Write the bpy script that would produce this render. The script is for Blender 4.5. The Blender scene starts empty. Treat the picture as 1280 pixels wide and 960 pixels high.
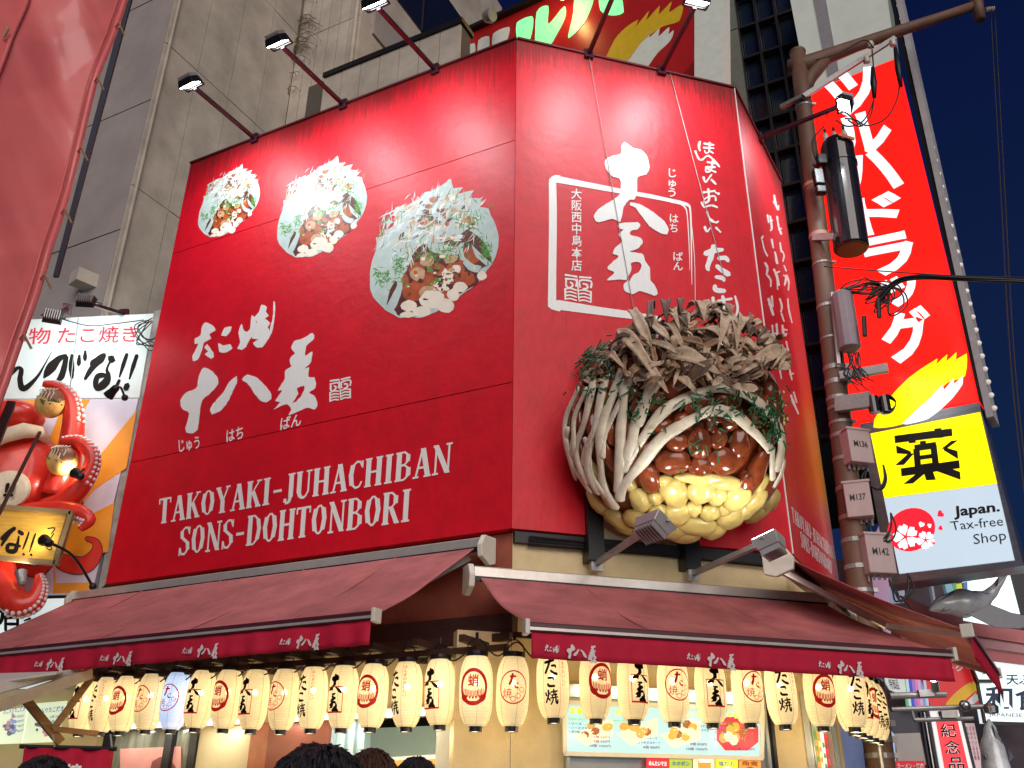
import bpy, math, random
from mathutils import Vector as V, Matrix, noise
from mathutils.geometry import delaunay_2d_cdt
random.seed(7)
SC = bpy.context.scene
COL = SC.collection
PI = math.pi
# ------------------------------------------------------------------ camera
FPX, PITCH, ROLL = 1141.3, 0.4473, 0.0106          # focal length in px of a 1280 px wide picture
EYE = V((0, 0, 1.6))
FW = V((0, math.cos(PITCH), math.sin(PITCH)))
U0 = V((0, -math.sin(PITCH), math.cos(PITCH)))
RT = V((math.cos(ROLL), 0, 0)) + U0 * math.sin(ROLL)
UP = U0 * math.cos(ROLL) - V((1, 0, 0)) * math.sin(ROLL)
cd = bpy.data.cameras.new('camera')
cam = bpy.data.objects.new('camera', cd); COL.objects.link(cam)
cd.sensor_width = 36; cd.lens = 36 * FPX / 1280; cd.clip_end = 2000; cd.clip_start = 0.05
m = Matrix((RT, UP, -FW)).transposed().to_4x4(); m.translation = EYE
cam.matrix_world = m
SC.camera = cam
# ------------------------------------------------------------------ night sky, soft glow of the street, exposure
w = bpy.data.worlds.new('World'); SC.world = w; w.use_nodes = True
bg = w.node_tree.nodes['Background']
bg.inputs[1].default_value = 0.34
_N, _L = w.node_tree.nodes, w.node_tree.links
_tc = _N.new('ShaderNodeTexCoord'); _sx = _N.new('ShaderNodeSeparateXYZ'); _L.new(_tc.outputs['Generated'], _sx.inputs[0])
_cr = _N.new('ShaderNodeValToRGB'); _L.new(_sx.outputs['Z'], _cr.inputs[0]); _L.new(_cr.outputs[0], bg.inputs[0])
_cr.color_ramp.elements[0].position = .0; _cr.color_ramp.elements[0].color = (.016, .050, .155, 1)
_cr.color_ramp.elements[1].position = .85; _cr.color_ramp.elements[1].color = (.004, .007, .075, 1)
sun = bpy.data.lights.new('sun', 'SUN'); sun.energy = 1.55; sun.angle = math.radians(50); sun.color = (1.0, .90, .84)
so = bpy.data.objects.new('sun', sun); COL.objects.link(so)
so.rotation_euler = V((-0.18, 1.0, -0.42)).to_track_quat('-Z', 'Y').to_euler()
SC.view_settings.view_transform = 'Standard'; SC.view_settings.look = 'None'
SC.view_settings.exposure = 0.5; SC.view_settings.gamma = 1
SC.cycles.use_denoising = True
SC.cycles.max_bounces = 6; SC.cycles.transparent_max_bounces = 12
SC.cycles.sample_clamp_indirect = 4

# ------------------------------------------------------------------ surveying helpers
Z = V((0, 0, 1))
def ray(x, y): return FW + RT * ((x - 640) / FPX) - UP * ((y - 480) / FPX)
def hit(x, y, p, n):
    r = ray(x, y); return EYE + r * ((p - EYE).dot(n) / r.dot(n))
def atdepth(x, y, Y): return hit(x, y, V((0, Y, 0)), V((0, -1, 0)))
def sph(x, y, c, r):
    d = ray(x, y).normalized(); oc = EYE - c; b = oc.dot(d); q = b * b - oc.dot(oc) + r * r
    t = -b - math.sqrt(max(q, 0)); return EYE + d * t
class Frame:
    """a vertical facade: u runs along it, off stands out from it, z is the height"""
    def __init__(s, o, d, n): s.o = V(o); s.d = V(d); s.n = V(n)
    def W(s, u, off, z): return s.o + s.d * u + s.n * off + Z * z
    def P(s, x, y, off=0.0): return hit(x, y, s.o + s.n * off, s.n)
    def L(s, p): q = p - s.o; return q.dot(s.d), q.dot(s.n), q.z
    def R(s, x0, x1, y0, y1, off):
        xm, ym = (x0 + x1) / 2, (y0 + y1) / 2
        a = s.L(s.P(x0, ym, off))[0]; b = s.L(s.P(x1, ym, off))[0]
        c = s.L(s.P(xm, y1, off))[2]; d = s.L(s.P(xm, y0, off))[2]
        return min(a, b), max(a, b), min(c, d), max(c, d)
ya, yb, yc = .473, .2711, 1.0382
K = V((.0106, 9.4, 0))
dA = V((-math.cos(ya), math.sin(ya), 0)); nA = V((-math.sin(ya), -math.cos(ya), 0))
dB = V((math.cos(yb), math.sin(yb), 0)); nB = V((math.sin(yb), -math.cos(yb), 0))
dC = V((math.cos(yc), math.sin(yc), 0)); nC = V((math.sin(yc), -math.cos(yc), 0))
LA, LB, LC = 6.078, 3.361, 2.51
A = Frame(K, dA, nA); B = Frame(K, dB, nB); C = Frame(K + dB * LB, dC, nC)
ZB, ZT = 4.413, 11.44

# ------------------------------------------------------------------ materials
MATS = {}
def mat(name, col, rough=.5, metal=0., emis=0., ecol=None, var=.12, vs=6., bump=0., bs=60., spec=.5, stretch=None, coat=0., trans=0., alpha=1., sss=0.):
    if name in MATS: return MATS[name]
    mt = bpy.data.materials.new(name); mt.use_nodes = True; nt = mt.node_tree; N = nt.nodes; L = nt.links
    b = N['Principled BSDF']
    b.inputs['Roughness'].default_value = rough; b.inputs['Metallic'].default_value = metal
    b.inputs['Specular IOR Level'].default_value = spec; b.inputs['Coat Weight'].default_value = coat
    b.inputs['Transmission Weight'].default_value = trans; b.inputs['Alpha'].default_value = alpha
    c4 = (*col, 1)
    b.inputs['Base Color'].default_value = c4
    if emis:
        b.inputs['Emission Color'].default_value = (*(ecol or col), 1); b.inputs['Emission Strength'].default_value = emis
    if var or bump:
        tc = N.new('ShaderNodeTexCoord'); mp = N.new('ShaderNodeMapping'); L.new(tc.outputs['Object'], mp.inputs[0])
        if stretch: mp.inputs['Scale'].default_value = stretch
    if var:
        n = N.new('ShaderNodeTexNoise'); n.inputs['Scale'].default_value = vs; n.inputs['Detail'].default_value = 6; n.inputs['Roughness'].default_value = .65
        L.new(mp.outputs[0], n.inputs['Vector'])
        r = N.new('ShaderNodeMapRange'); r.inputs[1].default_value = .3; r.inputs[2].default_value = .7
        r.inputs[3].default_value = 1 - var; r.inputs[4].default_value = 1 + var; L.new(n.outputs[0], r.inputs[0])
        mx = N.new('ShaderNodeVectorMath'); mx.operation = 'MULTIPLY'; mx.inputs[0].default_value = col
        L.new(r.outputs[0], mx.inputs[1]); L.new(mx.outputs[0], b.inputs['Base Color'])
    if bump:
        n2 = N.new('ShaderNodeTexNoise'); n2.inputs['Scale'].default_value = bs; n2.inputs['Detail'].default_value = 4
        L.new(mp.outputs[0], n2.inputs['Vector'])
        bp = N.new('ShaderNodeBump'); bp.inputs['Strength'].default_value = bump; bp.inputs['Distance'].default_value = .02
        L.new(n2.outputs[0], bp.inputs['Height']); L.new(bp.outputs[0], b.inputs['Normal'])
    MATS[name] = mt; return mt
def sign_red():
    mt = mat('painted_sign_red', (.60, .003, .014), rough=.47, var=.12, vs=3, bump=.30, bs=7, spec=.40)
    nt = mt.node_tree; N = nt.nodes; L = nt.links; b = N['Principled BSDF']
    tc = N.new('ShaderNodeTexCoord'); sx = N.new('ShaderNodeSeparateXYZ'); L.new(tc.outputs['Object'], sx.inputs[0])
    mp = N.new('ShaderNodeMapping'); mp.inputs['Scale'].default_value = (22, 22, .55); L.new(tc.outputs['Object'], mp.inputs[0])
    n = N.new('ShaderNodeTexNoise'); n.inputs['Scale'].default_value = 2.2; n.inputs['Detail'].default_value = 7; n.inputs['Roughness'].default_value = .7; L.new(mp.outputs[0], n.inputs[0])
    def band(lo, hi):                       # rain streaks that start at an edge and thin out downwards
        r = N.new('ShaderNodeMapRange'); r.inputs[1].default_value = lo; r.inputs[2].default_value = hi
        L.new(sx.outputs['Z'], r.inputs[0]); return r.outputs[0]
    top = band(ZT - 1.5 - 4.4, ZT - 4.4)
    pw = N.new('ShaderNodeMath'); pw.operation = 'POWER'; L.new(top, pw.inputs[0]); pw.inputs[1].default_value = 2.0
    ad = N.new('ShaderNodeMath'); ad.operation = 'MULTIPLY_ADD'; L.new(pw.outputs[0], ad.inputs[0]); ad.inputs[1].default_value = .30; ad.inputs[2].default_value = -.60
    a2 = N.new('ShaderNodeMath'); a2.operation = 'ADD'; L.new(ad.outputs[0], a2.inputs[0]); L.new(n.outputs[0], a2.inputs[1])
    m2 = N.new('ShaderNodeMapRange'); m2.inputs[1].default_value = 0.0; m2.inputs[2].default_value = .16; L.new(a2.outputs[0], m2.inputs[0])
    mx = N.new('ShaderNodeMix'); mx.data_type = 'RGBA'; L.new(m2.outputs[0], mx.inputs[0])
    src = b.inputs['Base Color'].links[0].from_socket
    L.new(src, mx.inputs[6]); mx.inputs[7].default_value = (.24, .010, .012, 1); L.new(mx.outputs[2], b.inputs['Base Color'])
    return mt
RED = sign_red()
WHT = mat('sign_white_print', (.80, .80, .78), rough=.35, var=.06, vs=14, stretch=(6, 6, .4))
CREAM = mat('cream_render_wall', (.70, .56, .32), rough=.85, bump=.5, bs=110, var=.12, vs=2.5)
CREAM2 = mat('cream_panel', (.60, .48, .27), rough=.6, var=.06, vs=3)
TINTED = mat('awning_tinted_render', (.33, .085, .05), rough=.85, bump=.45, bs=90, var=.25, vs=3)  # rendered wall with the awning's reddish light put into its colour
DARKW = mat('dark_stained_wood', (.045, .018, .014), rough=.55, var=.3, vs=4, stretch=(1, 1, 9))
BROWNP = mat('brown_pillar_tile', (.20, .045, .022), rough=.4, var=.15, vs=2)
BARM = mat('dark_maroon_rail', (.07, .014, .022), rough=.4, var=.1)
BLACK = mat('black_metal', (.012, .012, .014), rough=.4, metal=.3, var=.1)
GREY = mat('grey_galvanised', (.36, .35, .34), rough=.45, metal=.6, var=.15, vs=20)
STEEL = mat('brushed_steel_trim', (.42, .42, .44), rough=.28, metal=.95, var=.2, vs=3, stretch=(1, 1, 5))
IVORY = mat('ivory_aluminium', (.68, .64, .55), rough=.4, var=.06)
ARM = mat('maroon_lamp_arm', (.07, .018, .03), rough=.35, metal=.4, var=.1)
AWN = mat('burgundy_awning_cloth', (.45, .135, .135), rough=.72, var=.34, vs=1.7, bump=.35, bs=9, spec=.3)
VAL = mat('crimson_valance_cloth', (.47, .012, .042), rough=.75, var=.12, vs=4, bump=.1, bs=120, spec=.25)
LAMPW = mat('floodlight_glass_lit', (1, 1, 1), emis=22, ecol=(.86, .96, 1), var=0)
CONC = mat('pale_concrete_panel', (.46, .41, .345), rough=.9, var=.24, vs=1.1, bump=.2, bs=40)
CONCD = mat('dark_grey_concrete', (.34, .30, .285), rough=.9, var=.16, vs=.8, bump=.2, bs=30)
CONCJ = mat('concrete_joint', (.10, .085, .07), rough=.9, var=.05)
GLASSD = mat('dark_window_glass', (.01, .014, .03), rough=.08, spec=.7, var=0)
WIRE = mat('black_cable_sheath', (.008, .008, .01), rough=.5, var=0)

# ------------------------------------------------------------------ mesh helpers
class MB:
    def __init__(s): s.v = []; s.f = []; s.m = []
    def face(s, pts, mi=0):
        b = len(s.v); s.v += [tuple(p) for p in pts]; s.f.append(tuple(range(b, b + len(pts)))); s.m.append(mi)
    def hexa(s, c, mi=0):                   # 8 corners: bottom ring 0-3, top ring 4-7
        b = len(s.v); s.v += [tuple(p) for p in c]
        for q in ((0, 3, 2, 1), (4, 5, 6, 7), (0, 1, 5, 4), (1, 2, 6, 5), (2, 3, 7, 6), (3, 0, 4, 7)):
            s.f.append(tuple(b + i for i in q)); s.m.append(mi)
    def box(s, fr, u0, u1, o0, o1, z0, z1, mi=0):
        W = fr.W
        s.hexa([W(u0, o1, z0), W(u1, o1, z0), W(u1, o0, z0), W(u0, o0, z0), W(u0, o1, z1), W(u1, o1, z1), W(u1, o0, z1), W(u0, o0, z1)], mi)
    def abox(s, c, sx, sy, sz, mi=0, rz=0):
        fr = Frame(V((c[0], c[1], 0)), V((math.cos(rz), math.sin(rz), 0)), V((math.sin(rz), -math.cos(rz), 0)))
        s.box(fr, -sx / 2, sx / 2, -sy / 2, sy / 2, c[2] - sz / 2, c[2] + sz / 2, mi)
    def beam(s, a, b, wd, ht, up=Z, mi=0):
        a = V(a); b = V(b); d = (b - a).normalized(); x = d.cross(up)
        if x.length < 1e-4: x = d.cross(V((1, 0, 0)))
        x.normalize(); y = x.cross(d).normalized(); x *= wd / 2; y *= ht / 2
        s.hexa([a - x - y, a + x - y, a + x + y, a - x + y, b - x - y, b + x - y, b + x + y, b - x + y], mi)
    def slab(s, pts, vec, mi=0, mis=None):  # polygon with thickness
        b = len(s.v); n = len(pts); s.v += [tuple(p) for p in pts] + [tuple(V(p) + vec) for p in pts]
        s.f.append(tuple(range(b, b + n))); s.m.append(mi)
        s.f.append(tuple(range(b + 2 * n - 1, b + n - 1, -1))); s.m.append(mi if mis is None else mis)
        for i in range(n):
            j = (i + 1) % n; s.f.append((b + j, b + i, b + n + i, b + n + j)); s.m.append(mi if mis is None else mis)
    def tube(s, pts, r, seg=8, mi=0, caps=True, flat=None):
        pts = [V(p) for p in pts]; n = len(pts)
        rr = r if isinstance(r, (list, tuple)) else [r] * n
        b = len(s.v); prev = None
        for i, p in enumerate(pts):
            d = (pts[min(i + 1, n - 1)] - pts[max(i - 1, 0)])
            d = d.normalized() if d.length > 1e-9 else V((0, 0, 1))
            if flat is not None:
                y = flat[i] if isinstance(flat, list) else flat; x = d.cross(y).normalized(); y = x.cross(d).normalized(); k = .5
            else:
                if prev is None:
                    x = d.cross(Z)
                    if x.length < .05: x = d.cross(V((1, 0, 0)))
                else: x = prev - d * prev.dot(d)
                x.normalize(); y = d.cross(x); prev = x; k = 1
            for j in range(seg):
                a = 2 * PI * j / seg; s.v.append(tuple(p + x * math.cos(a) * rr[i] + y * math.sin(a) * rr[i] * k))
        for i in range(n - 1):
            for j in range(seg):
                k2 = (j + 1) % seg
                s.f.append((b + i * seg + j, b + i * seg + k2, b + (i + 1) * seg + k2, b + (i + 1) * seg + j)); s.m.append(mi)
        if caps:
            s.f.append(tuple(b + j for j in reversed(range(seg)))); s.m.append(mi)
            s.f.append(tuple(b + (n - 1) * seg + j for j in range(seg))); s.m.append(mi)
    def lathe(s, c, prof, seg=24, axis=Z, mi=0, close=True):
        axis = V(axis).normalized(); x = axis.orthogonal().normalized(); y = axis.cross(x); c = V(c); b = len(s.v)
        for r, h in prof:
            for j in range(seg):
                a = 2 * PI * j / seg; s.v.append(tuple(c + axis * h + (x * math.cos(a) + y * math.sin(a)) * r))
        for i in range(len(prof) - 1):
            for j in range(seg):
                k = (j + 1) % seg; s.f.append((b + i * seg + j, b + i * seg + k, b + (i + 1) * seg + k, b + (i + 1) * seg + j)); s.m.append(mi)
        if close:
            s.f.append(tuple(b + j for j in reversed(range(seg)))); s.m.append(mi)
            s.f.append(tuple(b + (len(prof) - 1) * seg + j for j in range(seg))); s.m.append(mi)
    def ball(s, c, r, su=12, sv=8, mi=0, M=None, wob=0, fn=None):
        c = V(c); b = len(s.v); r = r if isinstance(r, (tuple, list)) else (r, r, r)
        M = M or Matrix.Identity(3); off = V((random.random() * 50,) * 3)
        P = [V((0, 0, 1))] + [V((math.sin(PI * i / sv) * math.cos(2 * PI * j / su), math.sin(PI * i / sv) * math.sin(2 * PI * j / su), math.cos(PI * i / sv))) for i in range(1, sv) for j in range(su)] + [V((0, 0, -1))]
        for p in P:
            k = 1 + (wob * noise.noise(p * 1.6 + off) if wob else 0)
            s.v.append(tuple(c + M @ V((p.x * r[0] * k, p.y * r[1] * k, p.z * r[2] * k))))
        for j in range(su):
            k = (j + 1) % su; s.f.append((b, b + 1 + j, b + 1 + k)); s.m.append(mi)
            for i in range(sv - 2):
                q = b + 1 + i * su; s.f.append((q + j, q + su + j, q + su + k, q + k)); s.m.append(mi)
            q = b + 1 + (sv - 2) * su; s.f.append((q + j, len(s.v) - 1, q + k)); s.m.append(mi)
    def grid(s, rows, mi=0):
        b = len(s.v); n = len(rows[0])
        for r in rows: s.v += [tuple(p) for p in r]
        for i in range(len(rows) - 1):
            for j in range(n - 1):
                s.f.append((b + i * n + j, b + i * n + j + 1, b + (i + 1) * n + j + 1, b + (i + 1) * n + j)); s.m.append(mi)
    def mesh(s, name, mats, loc=V((0, 0, 0)), smooth=False):
        me = bpy.data.meshes.new(name)
        me.from_pydata([(p[0] - loc[0], p[1] - loc[1], p[2] - loc[2]) for p in s.v], [], s.f)
        for x in (mats if isinstance(mats, (list, tuple)) else [mats]): me.materials.append(x)
        me.polygons.foreach_set('material_index', s.m)
        if smooth: me.polygons.foreach_set('use_smooth', [True] * len(me.polygons))
        me.update(); return me
    def part(s, name, mats, root, smooth=False, label=None, thick=0, bevel=0, kind=None, subd=0):
        par = root; top = root
        while top.parent: top = top.parent
        o = bpy.data.objects.new(name, s.mesh(name, mats, top.location, smooth)); COL.objects.link(o); o.parent = par
        if label: o['label'] = label
        if kind: o['kind'] = kind
        mods(o, thick, bevel, subd); return o
    def solo(s, name, label, cat, mats, loc, group=None, smooth=False, kind=None, thick=0, bevel=0):
        loc = V(loc); o = bpy.data.objects.new(name, s.mesh(name, mats, loc, smooth)); COL.objects.link(o); o.location = loc
        if kind: o['kind'] = kind
        if label: o['label'] = label
        if cat: o['category'] = cat
        if group: o['group'] = group
        mods(o, thick, bevel, 0); return o
def mods(o, thick, bevel, subd):
    if subd: q = o.modifiers.new('s', 'SUBSURF'); q.levels = q.render_levels = subd
    if thick: q = o.modifiers.new('t', 'SOLIDIFY'); q.thickness = thick; q.offset = -1
    if bevel: q = o.modifiers.new('b', 'BEVEL'); q.width = bevel; q.segments = 2; q.limit_method = 'ANGLE'
def thing(name, label, cat, loc, group=None):
    o = bpy.data.objects.new(name, None); COL.objects.link(o); o.location = V(loc); o['label'] = label; o['category'] = cat
    o.empty_display_size = .1
    if group: o['group'] = group
    return o
def copy_tree(o, parent=None, loc=None, M=None, label=None):
    c = o.copy(); COL.objects.link(c); c.parent = parent
    if loc is not None: c.location = loc
    if M is not None: c.rotation_euler = M
    if label: c['label'] = label
    for ch in list(o.children): copy_tree(ch, c)
    return c
def light(kind, loc, energy, col, root=None, **kw):
    l = bpy.data.lights.new('lamp_light', kind); l.energy = energy; l.color = col
    tgt = kw.pop('aim', None)
    for k, v in kw.items(): setattr(l, k, v)
    o = bpy.data.objects.new('lamp_light', l); COL.objects.link(o); o.location = loc
    if tgt is not None: o.rotation_euler = (V(tgt) - V(loc)).to_track_quat('-Z', 'Y').to_euler()
    if root is not None:
        o.parent = root; o.location = V(loc) - root.location
    return o
# ------------------------------------------------------------------ lettering: glyph fills, brush shapes, serif capitals
GC = {}
def glyph(ch, bold=0.):
    key = (ch, bold)
    if key in GC: return GC[key]
    c = bpy.data.curves.new('g', 'FONT'); c.body = ch; c.resolution_u = 2; c.offset = bold
    o = bpy.data.objects.new('g', c); COL.objects.link(o); bpy.context.view_layer.update()
    me = bpy.data.meshes.new_from_object(o)
    vs = [(v.co.x, v.co.y) for v in me.vertices]; fs = [tuple(p.vertices) for p in me.polygons]
    bpy.data.objects.remove(o); bpy.data.curves.remove(c); bpy.data.meshes.remove(me)
    GC[key] = (vs, fs); return GC[key]
def flat_text(s, bold=0., vertical=False, em=1.0):
    """all glyphs of a string, scaled to the unit square (x right, y down)"""
    vs = []; fs = []
    if vertical:
        for i, ch in enumerate(s):
            if ch == ' ': continue
            gv, gf = glyph(ch, bold); b = len(vs); vs += [(x, y - i * em) for x, y in gv]; fs += [tuple(b + k for k in f) for f in gf]
    else:
        gv, gf = glyph(s, bold); vs = list(gv); fs = list(gf)
    if not vs: return [], []
    x0 = min(v[0] for v in vs); x1 = max(v[0] for v in vs); y0 = min(v[1] for v in vs); y1 = max(v[1] for v in vs)
    return [((x - x0) / (x1 - x0), (y1 - y) / (y1 - y0)) for x, y in vs], fs
def quadmap(TL, TR, BR, BL):
    def f(x, y): return TL * (1 - x) * (1 - y) + TR * x * (1 - y) + BR * x * y + BL * (1 - x) * y
    return f
def put(mb, vf, q, mi=0):
    vs, fs = vf; b = len(mb.v); mb.v += [tuple(q(x, y)) for x, y in vs]
    for f in fs: mb.f.append(tuple(b + k for k in f)); mb.m.append(mi)
def pq(fr, pts, off):                      # quad from four picture corners measured on a facade
    return quadmap(*[fr.P(x, y, off) for x, y in pts])
def text(mb, s, fr, pts, off=.004, mi=0, bold=0., vertical=False, em=1.0):
    put(mb, flat_text(s, bold, vertical, em), pq(fr, pts, off), mi)
def winding(p, x, y):
    w = 0; n = len(p)
    for i in range(n):
        x0, y0 = p[i]; x1, y1 = p[(i + 1) % n]
        if (y0 <= y) != (y1 <= y):
            if x0 + (y - y0) / (y1 - y0) * (x1 - x0) > x: w += 1 if y1 > y0 else -1
    return w
def union(polys, holes=(), rough=0.):
    """merge overlapping 2-D outlines into one flat fill; a later layer wins: returns verts, tris, layer of each"""
    allp = [list(p) for p in polys] + [list(p) for p in holes]; vs = []; es = []
    for p in allp:
        b = len(vs); vs += [V((x, y)) for x, y in p]; es += [(b + i, b + (i + 1) % len(p)) for i in range(len(p))]
    ov, oe, of, vo, eo, fo = delaunay_2d_cdt(vs, es, [], 0, 1e-4)
    nh = len(polys); out = []; lay = []
    bb = [(min(q[0] for q in p), max(q[0] for q in p), min(q[1] for q in p), max(q[1] for q in p)) for p in allp]
    for f in of:
        x = sum(ov[k].x for k in f) / 3; y = sum(ov[k].y for k in f) / 3; top = -1
        for i in range(len(allp) - 1, -1, -1):
            q = bb[i]
            if q[0] <= x <= q[1] and q[2] <= y <= q[3] and winding(allp[i], x, y): top = i; break
        if 0 <= top < nh: out.append(tuple(f)); lay.append(top)
    return [tuple(v) for v in ov], out, lay
def ragged(poly, amp, step):
    out = []; n = len(poly)
    for i in range(n):
        p0, p1, p2, p3 = (V(poly[(i + k - 1) % n]) for k in range(4)); L = (p2 - p1).length; k = max(1, int(L / step))
        for j in range(k):
            t = j / k
            q = 0.5 * ((2 * p1) + (p2 - p0) * t + (2 * p0 - 5 * p1 + 4 * p2 - p3) * t * t + (3 * p1 - p0 - 3 * p2 + p3) * t * t * t)
            q = p1.lerp(p2, t).lerp(q, .75)
            out.append((q.x + random.uniform(-amp, amp), q.y + random.uniform(-amp, amp)))
    return out
def stroke(pts, rough=0.):
    """brush stroke outline from (x, y, width) points"""
    P = []
    n = len(pts)
    for i in range(n - 1):
        a, b, c, d = (pts[max(i - 1, 0)], pts[i], pts[i + 1], pts[min(i + 2, n - 1)])
        for j in range(4):
            t = j / 4
            P.append([.5 * (2 * b[k] + (c[k] - a[k]) * t + (2 * a[k] - 5 * b[k] + 4 * c[k] - d[k]) * t * t + (3 * b[k] - a[k] - 3 * c[k] + d[k]) * t ** 3) for k in range(3)])
    P.append(list(pts[-1]))
    l = []; r = []
    for i, p in enumerate(P):
        a = P[max(i - 1, 0)]; b = P[min(i + 1, len(P) - 1)]; dx, dy = b[0] - a[0], b[1] - a[1]; h = math.hypot(dx, dy) or 1
        nx, ny = -dy / h, dx / h; w2 = max(p[2], .3) / 2 * (1 + random.uniform(-rough, rough))
        l.append((p[0] + nx * w2, p[1] + ny * w2)); r.append((p[0] - nx * w2, p[1] - ny * w2))
    a = P[-1]; b = P[-2]; h = math.hypot(a[0] - b[0], a[1] - b[1]) or 1
    tip = (a[0] + (a[0] - b[0]) / h * a[2] * .4, a[1] + (a[1] - b[1]) / h * a[2] * .4)
    a = P[0]; b = P[1]; h = math.hypot(a[0] - b[0], a[1] - b[1]) or 1
    tip0 = (a[0] + (a[0] - b[0]) / h * a[2] * .4, a[1] + (a[1] - b[1]) / h * a[2] * .4)
    return l + [tip] + r[::-1] + [tip0]
SERIF = {  # stroke lists in a box of height 1: (x0,y0,x1,y1,width) with y up; arcs as polylines
 'T': (.62, [[(.31, 0), (.31, 1), .15], [(0, .97), (.62, .97), .05], [(.16, .02), (.46, .02), .04], [(.02, .98), (.02, .78), .04], [(.60, .98), (.60, .78), .04]]),
 'A': (.70, [[(.12, 0), (.34, 1), .055], [(.36, 1), (.60, 0), .15], [(.20, .33), (.50, .33), .05], [(0, .02), (.24, .02), .04], [(.44, .02), (.72, .02), .04]]),
 'K': (.68, [[(.14, 0), (.14, 1), .15], [(.60, 1), (.20, .45), .05], [(.30, .60), (.58, 0), .14], [(0, .02), (.28, .02), .04], [(0, .98), (.28, .98), .04], [(.46, .98), (.70, .98), .04], [(.44, .02), (.70, .02), .04]]),
 'I': (.40, [[(.20, 0), (.20, 1), .15], [(.04, .02), (.36, .02), .04], [(.04, .98), (.36, .98), .04]]),
 'Y': (.66, [[(.33, 0), (.33, .48), .15], [(.08, 1), (.33, .45), .14], [(.58, 1), (.34, .45), .05], [(-.02, .98), (.22, .98), .04], [(.46, .98), (.68, .98), .04], [(.18, .02), (.48, .02), .04]]),
 'J': (.46, [[(.30, 1), (.30, .12), .15], [(.30, .14), (.22, -.08), .10], [(.22, -.06), (.06, -.06), .07], [(.04, -.04), (.06, .10), .09], [(.14, .98), (.46, .98), .04]]),
 'U': (.70, [[(.14, 1), (.14, .22), .15], [(.14, .25), (.22, .05), .13], [(.20, .05), (.42, .03), .07], [(.42, .03), (.56, .24), .06], [(.56, .2), (.56, 1), .05], [(0, .98), (.28, .98), .04], [(.44, .98), (.70, .98), .04]]),
 'H': (.72, [[(.14, 0), (.14, 1), .15], [(.58, 0), (.58, 1), .15], [(.14, .5), (.58, .5), .05], [(0, .02), (.28, .02), .04], [(0, .98), (.28, .98), .04], [(.44, .02), (.72, .02), .04], [(.44, .98), (.72, .98), .04]]),
 'C': (.62, [[(.56, .76), (.48, .93), .05], [(.50, .94), (.30, .97), .05], [(.34, .97), (.15, .84), .09], [(.16, .88), (.09, .5), .14], [(.09, .54), (.15, .14), .14], [(.14, .18), (.32, .03), .09], [(.28, .03), (.48, .07), .05], [(.47, .06), (.56, .24), .05], [(.57, .98), (.57, .72), .04]]),
 'B': (.66, [[(.14, 0), (.14, 1), .15], [(0, .98), (.38, .98), .04], [(0, .02), (.40, .02), .04], [(.36, .98), (.50, .86), .08], [(.50, .88), (.50, .64), .12], [(.50, .66), (.36, .53), .07], [(.14, .53), (.38, .53), .05], [(.36, .53), (.54, .40), .08], [(.54, .42), (.54, .14), .13], [(.54, .16), (.38, .02), .08]]),
 'N': (.74, [[(.12, 0), (.12, 1), .05], [(.10, 1), (.60, 0), .15], [(.62, 0), (.62, 1), .05], [(0, .98), (.2, .98), .04], [(0, .02), (.24, .02), .04], [(.50, .98), (.74, .98), .04]]),
 'S': (.54, [[(.46, .78), (.40, .94), .05], [(.42, .95), (.22, .97), .05], [(.24, .97), (.09, .84), .08], [(.09, .86), (.12, .62), .12], [(.10, .64), (.42, .42), .14], [(.41, .45), (.45, .18), .13], [(.45, .2), (.30, .03), .08], [(.32, .03), (.10, .06), .05], [(.12, .06), (.05, .26), .05], [(.48, .98), (.48, .72), .04], [(.03, .28), (.03, .0), .04]]),
 'D': (.68, [[(.14, 0), (.14, 1), .15], [(0, .98), (.36, .98), .04], [(0, .02), (.36, .02), .04], [(.34, .98), (.52, .82), .08], [(.51, .85), (.58, .5), .13], [(.58, .54), (.51, .16), .13], [(.52, .18), (.34, .02), .08]]),
 'O': (.68, [[(.34, .98), (.18, .84), .08], [(.17, .87), (.10, .5), .14], [(.10, .54), (.17, .14), .14], [(.17, .17), (.34, .02), .08], [(.34, .02), (.50, .17), .08], [(.50, .14), (.57, .54), .14], [(.57, .5), (.50, .87), .14], [(.50, .84), (.34, .98), .08]]),
 'R': (.68, [[(.14, 0), (.14, 1), .15], [(0, .98), (.38, .98), .04], [(0, .02), (.28, .02), .04], [(.36, .98), (.52, .84), .08], [(.52, .87), (.52, .62), .13], [(.52, .65), (.36, .51), .07], [(.14, .51), (.38, .51), .05], [(.34, .51), (.60, 0), .14], [(.50, .02), (.70, .02), .04]]),
 '-': (.50, [[(.06, .44), (.44, .44), .07]]),
}
def serif(s, wk=1.28):
    polys = []; x = 0
    for ch in s:
        wd, st = SERIF[ch]
        for (a, b, t) in st:
            t = t * wk + .012
            dx, dy = b[0] - a[0], b[1] - a[1]; h = math.hypot(dx, dy)
            if abs(dy) < .05 or abs(dx) < .06: nx, ny = -dy / h * t / 2, dx / h * t / 2
            else: nx, ny = t / 2, 0
            if abs(dy) >= abs(dx) * .6 and abs(dy) > .25: nx, ny = t / 2, 0
            polys.append([(x + a[0] + nx, a[1] + ny), (x + b[0] + nx, b[1] + ny), (x + b[0] - nx, b[1] - ny), (x + a[0] - nx, a[1] - ny)])
        x += wd + .07
    x -= .07
    v, f, _ = union([[(q[0] * 50, q[1] * 50) for q in p] for p in polys])
    return [(p[0] / 50 / x, 1 - p[1] / 50) for p in v], f
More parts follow.
